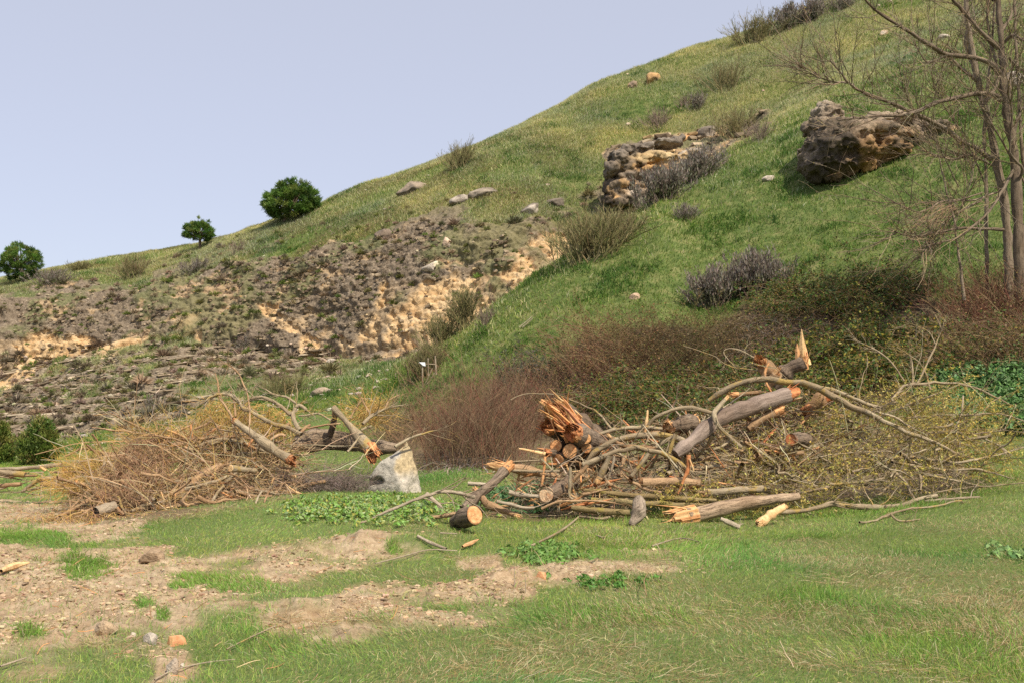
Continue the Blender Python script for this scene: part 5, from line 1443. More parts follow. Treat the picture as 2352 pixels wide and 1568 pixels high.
def branch(pts, Y, r, label, mat=None, twigs=0, tl=.4, name='branch', group=None, cat='branch', cols=None, tip=None, lump=.10, buds=None):
    v, f, c, Q, rr = traced2(pts, Y, r, 7, int(pts[0][0]) % 97, lump, 0)
    mat = mat or M_SMOOTH
    if mat is M_WOOD:
        c = c.copy(); c[:, :3] = np.array(W_PALE[0] if any(w in label for w in ('pale', 'bright', 'white')) else (W_RED[1] if 'red' in label else W_OR[0]))
    B = Bag().add((v, f, c))
    if mat is not M_WOOD:
        # broken-off side shoots, grown from the same wood
        Lt = np.linalg.norm(np.diff(Q, axis=0), axis=1).sum()
        idx = np.linspace(0, len(Q) - 1, 12); i0 = np.minimum(idx.astype(int), len(Q) - 2); fr = (idx - i0)[:, None]
        st = (Q[i0] * (1 - fr) + Q[i0 + 1] * fr)[None]
        n1 = twigs + int(Lt * 5)
        if n1:
            p, d, i_, u = sprout(st, n1, .12, 1, .8, .1)
            t1 = wander(p, d, tl * rng.uniform(.15, 1.25, n1) ** 1.3, 6, .18, -.02)
            r1 = np.clip(np.interp(u, np.linspace(0, 1, len(rr)), rr) * .4, .004, .014)
            B.add(tubes(t1, r1[:, None] * np.linspace(1, .35, 6)[None], np.full((n1, 3), .95), 4))
            p, d, i_, u = sprout(t1, n1 * 3, .2, 1, .8, .05)
            B.add(tubes(wander(p, d, tl * .45 * rng.uniform(.3, 1.2, n1 * 3), 4, .18, -.02), np.full((n1 * 3, 1), .0035) * np.linspace(1, .5, 4)[None], np.full((n1 * 3, 3), .9), 3))
    if tip:
        root = thing(name, Q[len(Q) // 2], label, cat, group)
        B.build('stem', mat, root, smooth=True)
        for w_, i, j in ((tip[0], 0, 1), (tip[1], -1, -2)):
            if w_: Bag().add(torn(Q[i], Q[i] - Q[j], rr[i], rr[i] * 2.5, w_, 12, 3)).build('torn_wood', M_WOOD, root)
        return root
    return B.build(name, mat, smooth=True, label=label, cat=cat, group=group)

def heap(poly, Yf, n, Lr, rr_, label, group, mat, tilt=.35, dz=.6, name='branch', jag=.12):
    """single branches thrown across a heap"""
    b = in_poly(poly, n)
    for (vx, vy) in b:
        Y = Yf(vy) + rng.uniform(-.1, dz)
        c = at(vx, vy, Y)
        L = rng.uniform(*Lr); a = rng.normal() * .9; e = rng.normal() * tilt
        d = np.array([[math.cos(a) * (1 if rng.random() < .5 else -1), math.sin(a) * .8, e]])
        d = unit(d)
        p = wander(np.array([tuple(c)]) - d * L / 2, d, np.array([L]), 7, jag, -.02)[0]
        for k_ in range(len(p)):
            g_ = gz(p[k_, 0], p[k_, 1])
            if p[k_, 2] < g_ + .02: p[k_, 2] = g_ + .02 + .02 * rng.random()
        r = rng.uniform(*rr_)
        v = one_tube([Vector(q_) for q_ in p], [r, r * .9, r * .75, r * .6, r * .5, r * .38, r * .2], 6, .12, int(vx) % 53, 3, kink=1.0)
        B = Bag().add(v[:3])
        n1 = int(L * 4)
        if n1:
            q1, d1, i1, u1 = sprout(p[None], n1, .2, 1, .8, .05)
            B.add(tubes(wander(q1, d1, L * rng.uniform(.08, .35, n1), 5, .18, -.02), np.full((n1, 1), r * .32) * np.linspace(1, .4, 5)[None], np.full((n1, 3), .95), 3))
        B.build(name, mat, smooth=True, label=label, cat='branch', group=group)

def twigmass(name, parts_, label, kind='stuff', leafy=None):
    B = Bag(); T2 = []
    for (poly, Yf, n, Lr, r, cols, d0, wob, grav, dz) in parts_:
        b = in_poly(poly, n)
        P0 = np.array([tuple(at(a, c, Yf(c) + rng.uniform(-.05, dz))) for a, c in b])
        gg = np.array([gz(a, c) for a, c in P0[:, :2]])
        P0[:, 2] = np.maximum(P0[:, 2], gg + .03)
        D = np.array(d0)[None] + rng.normal(size=(n, 3)) * np.array([1, .7, .6])
        t_ = wander(P0, D, rng.uniform(*Lr, n), 7, wob, grav)
        B.add(tubes(t_, r * rng.uniform(.6, 1.3, n)[:, None] * np.linspace(1, .4, 7)[None], pick(cols, n, None, .3), 3))
        m = n * 2
        p, d, i, u = sprout(t_, m, .1, 1, .8, 0)
        t2 = wander(p, d, rng.uniform(*Lr, m) * .4, 5, wob, grav)
        B.add(tubes(t2, np.full((m, 1), r * .6) * np.linspace(1, .5, 5)[None], pick(cols, m, None, .3), 3))
        if leafy:
            m = n * leafy[1]
            p, d, i, u = sprout(t2, m, .1, 1, .9, .2)
            B.add(leaves(p + rng.normal(size=(m, 3)) * .012, rng.normal(size=(m, 3)) + np.array([[-.2, -.3, .5]]), rng.uniform(.016, .034, m), pick(leafy[0], m, None, .3), 1.9))
    return B.build(name, M_LEAF if leafy else M_TWIG, kind=kind, label=label)

# ================================================================== right pile
base = at(1330, 1050, 18.6)
st_ = thing('tree_stump', base, 'torn many stemmed stump lying on its side with sawn limb ends facing left', 'stump')
S = 18.4
def limb(p0, p1, Y0, Y1, r0, r1, st=None, cols=W_OR, seed=1, mat=None, L=1.5, n=44):
    log(c4([p0, ((p0[0] + p1[0]) / 2, (p0[1] + p1[1]) / 2), p1]), [Y0, Y1], [r0 * .355, r1 * .355], '', None, st, mat, cols, seed=seed, root=st_, L=L, n=n)
limb((1120, 870), (845, 640), 19.3, 18.5, 86, 68, 'torn', W_OR + W_PALE + W_BR, 1, None, 2.2, 70)
limb((1080, 820), (805, 650), 19.5, 18.7, 60, 40, 'torn', W_PALE + W_BR, 2, None, 2.2, 40)
limb((1060, 900), (770, 745), 19.2, 18.4, 75, 46, 'torn', W_RED + W_OR, 3, None, 1.2, 44)
limb((1080, 850), (925, 775), 18.9, 17.95, 70, 60, 'torn', W_RED + W_OR, 4, None, 1.2, 60)
CA = (-.35, -.9, .12)
limb((960, 870), (812, 862), 19.2, 18.15, 36, 35, ('cut', CA), W_OR, 5)
limb((1000, 900), (903, 895), 19.0, 18.0, 48, 45, ('cut', CA), W_OR + W_RED[:1], 6)
limb((1060, 850), (1005, 815), 19.0, 18.05, 32, 31, ('cut', CA), W_OR, 7)
limb((1060, 890), (1010, 875), 19.0, 18.1, 30, 28, ('cut', CA), W_OR, 8)
limb((1050, 960), (830, 955), 19.0, 18.1, 56, 38, ('cut', (-.5, -.8, -.3)), W_OR + W_BR, 9)
limb((1000, 930), (760, 905), 18.8, 18.0, 34, 24, 'torn', W_RED + W_OR, 10, None, 2.0, 30)
limb((1140, 930), (960, 900), 19.6, 18.9, 95, 90, None, W_OR, 11)

shat = Bag()
for (bx, by, tx, ty, n_, cols_) in ((930, 760, -130, -150, 26, W_OR + W_PALE + W_BR), (930, 790, -60, -60, 22, W_RED + W_OR), (800, 720, -80, -50, 12, W_RED + W_OR), (1000, 790, -30, -40, 12, W_OR + W_RED), (860, 930, -110, -25, 12, W_OR + W_BR), (900, 690, -110, -110, 16, W_PALE + W_OR)):
    p_ = [c4([(bx + rng.normal() * 38, by + rng.normal() * 30)])[0] for _ in range(n_)]
    P0 = np.array([tuple(at(a, b, 18.35 + rng.normal() * .16)) for a, b in p_])
    k4 = 18.4 / F * .355
    d4 = np.array([[tx, -35, -ty]]) * k4 * rng.uniform(.35, 1.25, n_)[:, None] + rng.normal(size=(n_, 3)) * .06
    P4 = np.stack([P0 - d4 * .4, P0, P0 + d4 * .5 + rng.normal(size=(n_, 3)) * .015, P0 + d4], 1)
    shat.add(tubes(P4, rng.uniform(.018, .048, n_)[:, None] * np.array([[.8, 1, .75, .08]]), pick(cols_, n_, None, .3), 4))
shat.build('torn_wood', M_WOOD, st_)
P_ = 'right brush pile'
branch(c4([(745, 915), (660, 897), (575, 880)]), 17.9, [4.5, 3.5, 1.2], 'long pale splinter poking left from under the torn stump', M_WOOD, name='splinter', cat='splinter')
branch(c4([(742, 930), (735, 1020), (722, 1112)]), 17.7, [3.2, 3.2, 2.6], 'orange split stick standing upright below the torn stump', M_WOOD, name='split_stick', cat='stick')
log(c4([(480, 1000), (620, 1020), (840, 1065)]), 17.9, [10, 10, 7], 'short log with a wide orange torn end pointing left below the stump', 'torn', None, M_RED, W_OR + W_PALE, seed=21, L=3.4, flute=.05)
log(c4([(500, 1005), (400, 1105), (300, 1190), (220, 1270)]), [17.8, 17.2], [9, 10, 12], 'ragged brown trunk sloping down to the butt log', 'torn', None, M_BARK, W_OR, seed=22, L=2.0, flute=.3, lump=.2)
log(c4([(170, 1352), (220, 1330), (290, 1308)]), [16.9, 16.35], [14, 16, 17.5], 'thick butt log with a round orange sawn face in the grass', None, ('cut', (.62, -.75, .25)), M_BARK, [(0.66, 0.37, 0.17)], seed=23, flute=.2)
branch(c4([(245, 1103), (310, 1108), (372, 1112)]), 17.6, [3.8, 4.2, 4], 'short bleached stick end left of the ragged brown trunk', M_PALE, name='stick', cat='stick')
branch(c3([(1360, 1590), (1430, 1568), (1640, 1470), (1960, 1350), (2120, 1305), (2320, 1335)]) + c4([(180, 1165), (290, 1192)]), [16.9, 17.4], [2, 2.5, 3, 3.4, 3.4], 'long bleached branch lying across the leafy bank', M_PALE)
branch(c3([(1975, 1325), (2060, 1400), (2110, 1455), (2130, 1500)]), [17.5, 17.2], [4.4, 4, 3.8], 'short bleached stick crossing under the long bleached branch', M_PALE, name='stick', cat='stick')
branch(c4([(300, 1150), (340, 1200), (390, 1245), (560, 1312)]), [17.4, 17], [6, 8, 8, 5], 'peeled pale limb beside the butt log', M_RED, tip=(W_OR, W_PALE))
branch(c4([(-20, 1330), (80, 1315), (190, 1295)]), 17.0, [3, 4, 4], 'thin brown stick poking left out from behind the butt log', M_RED, name='stick', cat='stick')
branch(c4([(430, 1220), (520, 1240), (600, 1260), (675, 1262)]), 16.95, [3.6, 3.6, 2.6], 'grey straight stick on the ground right of the butt log', M_PALE, name='stick', cat='stick')
branch(c4([(510, 1160), (600, 1180), (720, 1190)]), 17.3, [5.2, 5.2, 5], 'bleached branch ending at the cream sawn block', M_PALE)
log(c4([(905, 1100), (830, 1150), (752, 1178)]), [17.9, 17.2], [15, 16, 17], 'short log with a cream coloured sawn face in the middle of the pile front', None, ('cut', (-.45, -.85, .1)), M_BARK, [(0.72, 0.50, 0.30), (0.66, 0.44, 0.24)], seed=24)
branch(c4([(985, 985), (1060, 955), (1130, 930), (1290, 880), (1420, 890), (1500, 905), (1600, 960), (1658, 1010), (1720, 1050)]), [17.8, 17.9], [6.2, 6, 5.5, 5.5, 5, 4.2], 'long lichen grey bough bowing across the front of the pile', M_SMOOTH)
branch(c4([(1055, 800), (1180, 760), (1300, 745), (1500, 750), (1570, 760)]), 18.7, [3.8, 4.5, 4.5, 4], 'reddish grey branch running right from the torn stump', M_SMOOTH)
branch(c4([(1190, 825), (1330, 797), (1520, 795), (1640, 830)]), 18.4, [5.5, 6.5, 6], 'thick grey bough just under the reddish branch', M_SMOOTH)
branch(c4([(1000, 965), (1080, 890), (1200, 822)]), 18.2, [5.8, 6.4, 6], 'bent grey bough rising right of the sawn limb ends', M_SMOOTH)
branch(c4([(1160, 800), (1250, 860), (1400, 872), (1500, 890)]), 18.2, [3.5, 5, 5], 'reddish peeled bough with a pointed pale tip', M_RED, tip=(W_PALE, None))
branch(c5([(330, 785), (312, 840), (288, 912)]), 18.0, [4.6, 4.4], 'short stick orange with lichen, near the lower end of the grey log', M_SMOOTH, name='stick', cat='stick')
branch(c5([(160, 908), (110, 980), (48, 1055)]), 17.7, [4.4, 4.2], 'slanting lichen orange stick below the long bough', M_SMOOTH, name='stick', cat='stick')
branch(c5([(315, 800), (270, 830), (205, 872)]), 18.1, [4, 4], 'short buff stick crossing the lichen orange stick', M_SMOOTH, name='stick', cat='stick')
log(c4([(1160, 930), (1130, 1000), (1092, 1075)]), 17.6, [5, 6, 6.5], 'split stick with a wedge shaped pale end hanging under the bough', None, 'torn', M_SMOOTH, W_PALE, seed=26, L=2, flute=0, name='split_stick', cat='stick', n=16)
branch(c4([(1190, 925), (1178, 990), (1158, 1055)]), 17.7, [2.2, 2.4], 'thin pale peeled stick beside the wedge ended stick', M_PALE, name='stick', cat='stick')
branch(c4([(1406, 628), (1400, 700), (1388, 775)]), 18.6, [1.6, 3.3, 3], 'bright upright splinter left of the lichened fork', M_WOOD, name='splinter', cat='splinter')
log(c5([(330, 915), (430, 838), (520, 755), (620, 685), (730, 640), (840, 608), (960, 560), (1060, 535)]), [17.9, 18.8], [11, 14, 16, 17, 16, 17, 16], 'large smooth grey log leaning up to a torn orange end', None, 'torn', mat_bark('grey_smooth_bark', (0.13, 0.095, 0.075), (0.31, 0.24, 0.195), None, 14, .12), W_OR + W_RED, seed=27, L=1.6, flute=.03, n=80)
branch(c5([(548, 570), (640, 510), (760, 452), (900, 430), (1000, 440), (1250, 487), (1400, 570), (1540, 640), (1658, 690)]) + c6([(440, 640), (560, 700), (700, 770), (900, 850), (1020, 910)]), [19.2, 18.2], [5.5, 6.5, 7, 6, 5.5, 4.5, 3], 'long arched bough sweeping over the grey log and down to the right', M_SMOOTH, twigs=14)
branch(c5([(1240, 484), (1380, 512), (1550, 580), (1658, 620)]) + c6([(520, 640), (640, 690), (760, 760)]), [18.9, 18.4], [4.8, 4.5, 3.5, 2.2], 'lower bough running beside the long arched bough on the right', M_SMOOTH, twigs=12)
branch(c5([(658, 558), (600, 625), (580, 660), (600, 722), (670, 800), (760, 872)]), [18.2, 17.8], [4, 5.2, 5.2, 4.6, 4], 'crooked lichened branch crossing in front of the grey log', M_SMOOTH, tip=(W_PALE, None))
branch(c5([(580, 655), (490, 627), (410, 615), (330, 630), (210, 672), (158, 725)]), [18.1, 18.3], [4.2, 4.6, 4.6, 4, 4], 'lichened arm curving left from the crooked branch', M_SMOOTH)
stump = log(c5([(960, 470), (1030, 400), (1100, 350), (1165, 322)]), [20.4, 20.2], [17, 17, 16, 16], 'dark stump at the back whose broken top ends in a tall bright splinter', None, None, M_BARK, seed=28, flute=.16, name='splintered_stump', cat='stump')
Bv = Bag()
for (pts, r) in ((([(1150, 340), (1150, 230), (1146, 112)]), [12, 9, 1]), (([(1175, 335), (1165, 250), (1158, 180)]), [9, 7, 1.5]), (([(1120, 310), (1117, 250), (1118, 205)]), [6, 5, 2]), (([(1195, 340), (1190, 310), (1180, 270)]), [6, 5, 1]), (([(1130, 320), (1128, 270), (1130, 232)]), [7, 5, 2])):
    pp = c5(pts); P3 = np.array([[tuple(at(a, b, 20.2)) for a, b in pp]])
    Bv.add(tubes(P3, np.array([r]) * 20.2 / F * .9, pick(W_PALE, 1), 5))
pe = c5([(1160, 330)])[0]
Bv.add(torn(np.array(at(*pe, 20.2)), (-.05, -.2, 1), .085, .30, W_PALE + W_OR, 30, 5)); Bv.build('torn_wood', M_WOOD, stump)
log(c5([(985, 425), (930, 370), (890, 325)]), [20.2, 20.0], [17, 16, 15], 'torn reddish brown stub left of the tall bright splinter', None, 'torn', M_RED, W_OR + W_BR, seed=29, L=1.5, name='torn_stub', n=60)
log(c5([(930, 480), (960, 430), (985, 395)]), [20.0, 19.9], [9, 9, 8], 'small splintered orange stub in front of the dark stump', None, 'torn', M_RED, W_PALE + W_OR, seed=30, L=2, name='torn_stub', n=30)
branch(c5([(935, 325), (910, 400), (925, 470), (962, 535)]), 19.6, [2.6, 3, 2.6, 2], 'curled orange strip of wood hanging over the arched bough', M_WOOD, name='wood_strip', cat='strip')
branch(c5([(722, 532), (800, 525), (885, 512)]), 19.6, [5, 4.5, 4], 'short brown branch with a torn orange left end behind the grey log', M_RED, tip=(W_OR, None))
log(c5([(800, 752), (900, 680), (985, 640)]), [18.6, 18.7], [7, 9, 10], 'torn brown slab under the end of the grey log', None, 'torn', M_RED, W_OR + W_BR, seed=31, L=2.2, name='torn_slab', n=30)
log(c5([(1190, 625), (1250, 580), (1305, 548)]), [19.2, 19.2], [14, 16, 14], 'ragged orange wood chunk right of the grey log', 'torn', 'torn', M_RED, W_OR + W_RED, seed=32, L=1.5, name='wood_chunk', n=50)
log(c5([(400, 1318), (560, 1285), (720, 1247), (900, 1212), (1130, 1190)]), [16.8, 17.2], [18, 17, 15, 13, 9], 'long fissured log in front with a splayed bright orange torn end', 'torn', None, mat_bark('pale_fissured_bark', (0.14, 0.095, 0.06), (0.46, 0.34, 0.23), None, 26, .14, .8), W_PALE + W_OR, seed=33, L=2.9, flute=.14, n=90)
log(c5([(885, 1358), (960, 1300), (1030, 1258)]), [16.75, 16.85], [9, 9.5, 6], 'splintered orange wedge lying right of the long fissured log', 'torn', 'torn', M_WOOD, W_PALE, seed=34, L=1.4, name='wood_wedge', n=34, flute=.12)
branch(c5([(985, 1292), (1150, 1280), (1310, 1243), (1450, 1262), (1658, 1265)]) + c6([(430, 1260), (640, 1250), (800, 1198), (900, 1185)]), [16.8, 17.5], [5, 5.6, 5.4, 5.2, 5], 'long grey brown branch on the grass along the right front', M_SMOOTH)
branch(c5([(622, 1332), (690, 1362), (745, 1388)]), 16.75, [5, 5.4, 4.6], 'stubby bare stick in the shadow of the long fissured log', M_PALE, name='stick', cat='stick')
branch(c6([(400, 1355), (500, 1345), (600, 1300), (850, 1255), (1060, 1215)]), [16.4, 17.5], [2, 2.4, 2.4, 1.6], 'thin twig on the grass below the long grey brown branch', M_SMOOTH, name='twig', cat='twig')
branch(c6([(600, 1302), (660, 1348), (790, 1335)]), 16.5, [2.2, 2, 1.4], 'short forked twig at the lower right front', M_SMOOTH, name='twig', cat='twig')
branch(c6([(820, 1218), (1000, 1202), (1175, 1193)]), 17.6, [3, 3, 2.6], 'straight stick at the far right end of the long grey brown branch', M_PALE, name='stick', cat='stick')
log(c4([(1350, 1195), (1348, 1240), (1345, 1300), (1300, 1375)]), [17.1, 16.8], [7, 15, 16, 4], 'knotty grey root piece standing in front of the pile', None, None, mat_bark('grey_root_bark', (0.15, 0.115, 0.085), (0.36, 0.29, 0.22), None, 24, .2, .6), seed=35, flute=.2, name='root_piece', cat='root', lump=.3)
log(c5([(118, 1100), (300, 1094), (490, 1102)]), 17.6, [9.5, 10, 9], 'horizontal brown log in the middle of the pile', ('cut', (-.8, -.6, 0)), None, M_RED, W_OR, seed=36)
log(c5([(540, 1165), (720, 1150), (900, 1140)]), 17.4, [8, 8.5, 7], 'mossy brown log half hidden under yellow twigs', ('cut', (-.7, -.7, 0)), None, M_SMOOTH, W_PALE, seed=37)
branch(c5([(415, 918), (412, 1010), (385, 1085), (348, 1170)]), 17.4, [4.2, 4, 3.2, 2], 'red strip of torn wood hanging down in the middle of the pile', M_WOOD, name='wood_strip', cat='strip')
branch(c5([(422, 945), (435, 980), (450, 1025)]), 17.35, [1.4, 2, 1], 'small pale splinter beside the red strip', M_WOOD, name='splinter', cat='splinter')
log(c5([(450, 705), (370, 725), (290, 745)]), [18.9, 18.5], [15, 16, 14], 'grey knotted stub with ragged orange edges left of the grey log', 'torn', 'torn', M_BARK, W_OR + W_PALE, seed=38, L=.9, name='torn_stub', lump=.25, n=36)
log(c5([(1180, 830), (1130, 815), (1080, 822)]), [18.4, 18.1], [13, 13, 12], 'short log end with a red sawn face among the yellow twigs', None, ('cut', (-.5, -.85, .1)), M_BARK, W_RED + W_OR, seed=39)
for pts, r, lab in (([(1000, 1150), (1300, 1182), (1600, 1205), (1850, 1215)], 6, 'upper one of three mossy boughs lying along the pile front'), ([(915, 1262), (1100, 1282), (1290, 1292)], 7.5, 'lowest mossy bough, nearest the knotty root piece'), ([(1040, 1212), (1250, 1225), (1658, 1245), (1900, 1262)], 6.5, 'middle one of three mossy boughs lying along the pile front')):
    branch(c4(pts), Yr, [r * .9, r, r, r * .8], lab, mat_bark('mossy_bark', (0.16, 0.125, 0.06), (0.30, 0.23, 0.11), (0.27, 0.22, 0.04), 18) if r == 6 else bpy.data.materials['mossy_bark'])
branch(c4([(905, 1000), (905, 1080), (900, 1180), (920, 1205)]), 17.3, [3.6, 3.4, 3], 'thin upright bent branch right of the cream sawn block', M_SMOOTH)
branch(c4([(1020, 985), (950, 1060), (880, 1130)]), 17.5, [4.5, 5, 4], 'orange brown stick leaning over the cream sawn block', M_RED, name='stick', cat='stick')
branch(c4([(720, 1268), (800, 1235), (860, 1220), (1000, 1215), (1200, 1232)]), 16.9, [2.5, 3, 2.5, 2], 'dark thin branch lying along the grass at the pile front', M_RED)
branch(c4([(460, 975), (560, 965), (720, 955)]), 18.2, [2.2, 2.2, 2], 'thin straight lichened stick left of the stump base', M_SMOOTH, name='stick', cat='stick')
branch(c4([(500, 1022), (650, 1025), (840, 1025)]), 17.7, [3, 3, 2.6], 'thin yellow lichened stick lying over the torn log below the stump', M_SMOOTH, name='stick', cat='stick')
# shoots rising at the right
for pts, r, lab in (
    ([(765, 470), (850, 310), (920, 150), (950, 50)], [2, 2, 1.2, .6], 'tallest orange brown shoot rising above the yellow twigs'),
    ([(935, 125), (900, 40), (860, -20)], [1.2, 1, .5], 'short tip shoot forking left off the tallest shoot'),
    ([(690, 445), (610, 330), (500, 240), (360, 172)], [2, 1.8, 1.4, .6], 'arched pale shoot leaning left above the yellow twigs'),
    ([(860, 500), (830, 400), (780, 320), (640, 225)], [2, 1.6, 1.2, .6], 'brown shoot arching left behind the tallest shoot'),
    ([(745, 462), (745, 380), (735, 300), (700, 260)], [1.6, 1.4, 1, .5], 'short upright shoot between the arching shoots'),
    ([(890, 205), (850, 130), (720, 70)], [1, .9, .5], 'thin side shoot bending left from the tallest shoot'),
    ([(605, 575), (650, 510), (712, 466), (830, 460), (960, 450), (1110, 480), (1250, 532), (1400, 610)], [3.6, 3.6, 3, 2.6, 2, 1.2], 'grey branch kinked over the top of the yellow twigs'),
    ([(700, 682), (860, 665), (1060, 665), (1290, 650), (1463, 702)], [2.2, 2.2, 2, 1.4], 'long level branch pointing to the leaf bed'),
    ([(820, 790), (910, 770), (1130, 790), (1300, 862), (1380, 920)], [2.6, 2.6, 2.2, 1.2], 'curved grey branch in the right half of the yellow twigs'),
    ([(400, 905), (560, 935), (760, 936), (1000, 965), (1160, 955), (1463, 870)], [3.8, 3.6, 3.4, 2.6, 1.6], 'long horizontal grey branch through the middle of the yellow twigs'),
    ([(470, 950), (530, 990), (600, 1025), (690, 1100), (755, 1205)], [4, 4, 3.4, 3, 2.4], 'grey branch bending down to the grass at the right front'),
    ([(620, 965), (800, 1000), (1000, 1020), (1180, 1015), (1380, 1072)], [3, 3, 2.6, 1.6], 'lower horizontal grey branch among the yellow twigs'),
    ([(790, 1038), (950, 1070), (1060, 1092), (1200, 1130)], [2.6, 2.6, 1.6], 'grey branch sloping to the right end of the pile'),
    ([(750, 990), (795, 1070), (795, 1150)], [3, 2.6, 1.6], 'short hooked branch in front of the right yellow twigs'),
    ([(340, 810), (420, 815), (500, 870), (550, 960)], [3, 2.8, 2], 'drooping branch left of the kinked branch'),
    ([(600, 1065), (630, 1020), (620, 1080), (560, 1150), (520, 1180)], [2.4, 2.2, 1.6], 'crooked grey twig fork low in the yellow twigs'),
    ([(200, 1105), (300, 1107), (480, 1085), (560, 1070)], [3.4, 3, 2.2], 'low lichened branch left of the crooked fork'),
    ([(270, 850), (300, 930), (320, 1020), (325, 1100)], [3.4, 3.2, 2.4], 'nearly upright grey branch at the left of the yellow twigs'),
    ([(1070, 540), (1068, 620), (1045, 700), (1010, 745)], [1.8, 1.6, 1.2], 'thin branch hanging in front of the leaf bed')):
    branch(c6(pts), lambda vy: Yr(vy) + .1, r, lab, M_SMOOTH, twigs=8, tl=.35)
for pts, r, lab in (
    (c4([(520, 565), (620, 525), (760, 530), (870, 550), (1030, 615), (1100, 660), (1170, 750)]), [.8, 1.4, 1.6, 2, 2.4], 'thin pale branch arching above the torn stump'),
    (c5([(380, 215), (560, 270), (700, 350), (860, 375)]), [.6, .9, 1.2, 1.4], 'thin pale shoot pointing left from the back stump'),
    (c5([(940, 360), (820, 285), (740, 240), (655, 238), (650, 275), (720, 350)]), [1.2, 1.1, 1, .7], 'thin looped shoot left of the back stump'),
    (c5([(470, 470), (560, 490), (680, 485), (800, 445)]), [.8, 1, 1.2], 'thin pale shoot under the arched bough'),
    (c5([(1040, 620), (1100, 660), (1165, 695)]), [2.6, 2.4, 2], 'orange stick right of the torn brown slab'),
    (c5([(750, 830), (880, 850), (1050, 862), (1180, 830)]), [1.8, 2.2, 1.8], 'pale curved branch in front of the red sawn log end'),
    (c5([(560, 900), (640, 930), (720, 910)]), [1.6, 1.6, 1.2], 'small pale curved twig below the crooked branch'),
    (c5([(880, 880), (930, 930), (1000, 1000), (980, 1060)]), [2.2, 2.2, 1.6], 'pale twig hanging among the left yellow twigs'),
    (c5([(460, 800), (540, 880), (640, 860), (740, 780)]), [3, 3, 2.4], 'bent grey branch under the crooked branch')):
    branch(pts, lambda vy: Yr(vy) - .05, r, lab, M_SMOOTH, lump=.06)
RB = [(1180, 1110), (1330, 1040), (1480, 980), (1640, 940), (1850, 930), (1900, 1000), (1850, 1090), (1700, 1130), (1450, 1160), (1280, 1165)]
RY = [(1640, 990), (1760, 960), (1900, 930), (2050, 900), (2200, 960), (2300, 1040), (2250, 1100), (2050, 1130), (1800, 1140), (1660, 1120)]
heap(RB, Yr, 45, (.5, 1.6), (.014, .035), 'grey brown branch thrown among the logs of the right brush pile', 'branches filling the log end of the right pile', M_SMOOTH)
heap(RB, Yr, 32, (.4, 1.3), (.014, .04), 'reddish brown branch thrown among the logs of the right brush pile', 'reddish branches filling the right pile', M_RED)
heap(RY, Yr, 55, (.6, 2.2), (.008, .02), 'slim grey branch tangled in the yellow twigs of the right pile', 'slim branches in the yellow twigs', M_SMOOTH)
def splinters(poly, Yf, n, label, group, cols, Lr=(.2, .7)):
    for (vx, vy) in in_poly(poly, n):
        c = np.array(at(vx, vy, Yf(vy) + rng.uniform(-.15, .25))); L = rng.uniform(*Lr)
        d = unit(np.array([rng.normal(), rng.normal() * .5, rng.normal() * .6]))
        p = np.stack([c - d * L / 2, c - d * L * .2, c + d * L * .2 + rng.normal(size=3) * .01, c + d * L / 2])
        p[:, 2] = np.maximum(p[:, 2], [gz(a, b_) + .03 for a, b_ in p[:, :2]])
        r = rng.uniform(.010, .030)
        t = tubes(p[None], np.array([[r * .5, r, r * .8, r * .15]]), np.array(cols)[rng.integers(0, len(cols))][None] * rng.uniform(.7, 1.1), 5)
        Bag().add(t).build('splinter', M_WOOD, smooth=False, label=label, cat='splinter', group=group)
splinters(RB, Yr, 60, 'fresh orange splinter caught among the logs of the right brush pile', 'splinters in the right pile', W_OR + W_RED + W_BR)
splinters([(1120, 1150), (1230, 1060), (1400, 1000), (1400, 1120), (1250, 1180)], Yr, 26, 'pale fresh splinter scattered below the torn stump', 'splinters below the torn stump', W_PALE + W_OR, (.15, .5))
heap(RB, Yr, 60, (.25, .8), (.018, .045), 'short thick broken stick among the logs of the right brush pile', 'broken sticks in the right pile', M_RED, name='broken_stick', jag=.08)
heap(RY, Yr, 30, (.3, .9), (.015, .035), 'short thick broken stick under the yellow twigs of the right pile', 'broken sticks under the yellow twigs', M_SMOOTH, name='broken_stick', jag=.08)
GR, YW = [(0.38, 0.315, 0.205), (0.45, 0.38, 0.26), (0.31, 0.24, 0.15)], [(0.54, 0.43, 0.13), (0.47, 0.37, 0.11), (0.42, 0.34, 0.13)]
twigmass('yellow_twigs', [(RY, Yr, 90, (.6, 2.0), .011, GR, (.5, -.1, .1), .12, -.02, 1.0), (RY, Yr, 1150, (.3, .9), .0045, YW + GR, (.4, -.1, .1), .16, -.02, .7),
    ([(1980, 920), (2080, 890), (2200, 880), (2290, 930), (2340, 1010), (2300, 1070), (2100, 1030)], lambda v: Yr(v) + .3, 420, (.3, .8), .004, YW, (.5, 0, .1), .16, -.02, 1.0),
    ([(1480, 1130), (1700, 1120), (1900, 1130), (1880, 1165), (1500, 1180)], Yr, 160, (.2, .6), .004, YW, (.3, -.1, .1), .2, -.05, .4)],
    'fine twigs with yellow green buds massed over the right pile', leafy=([(0.50, 0.44, 0.10), (0.55, 0.45, 0.12), (0.42, 0.40, 0.10), (0.53, 0.37, 0.10)], 10))
twigmass('brown_twigs', [(RB, Yr, 110, (.5, 1.5), .016, GR + [(0.30, 0.18, 0.10)], (.3, -.1, .05), .12, -.02, .9), (RB, Yr, 900, (.2, .7), .005, GR + [(0.40, 0.23, 0.12), (0.30, 0.17, 0.09)], (.2, -.1, .0), .2, -.03, .9),
    ([(1130, 1120), (1200, 1060), (1330, 1080), (1330, 1150), (1130, 1170)], Yr, 130, (.15, .5), .004, GR + [(0.33, 0.18, 0.09)], (.2, -.1, 0), .25, -.05, .3)],
    'loose brown twigs and shreds filling the right pile')

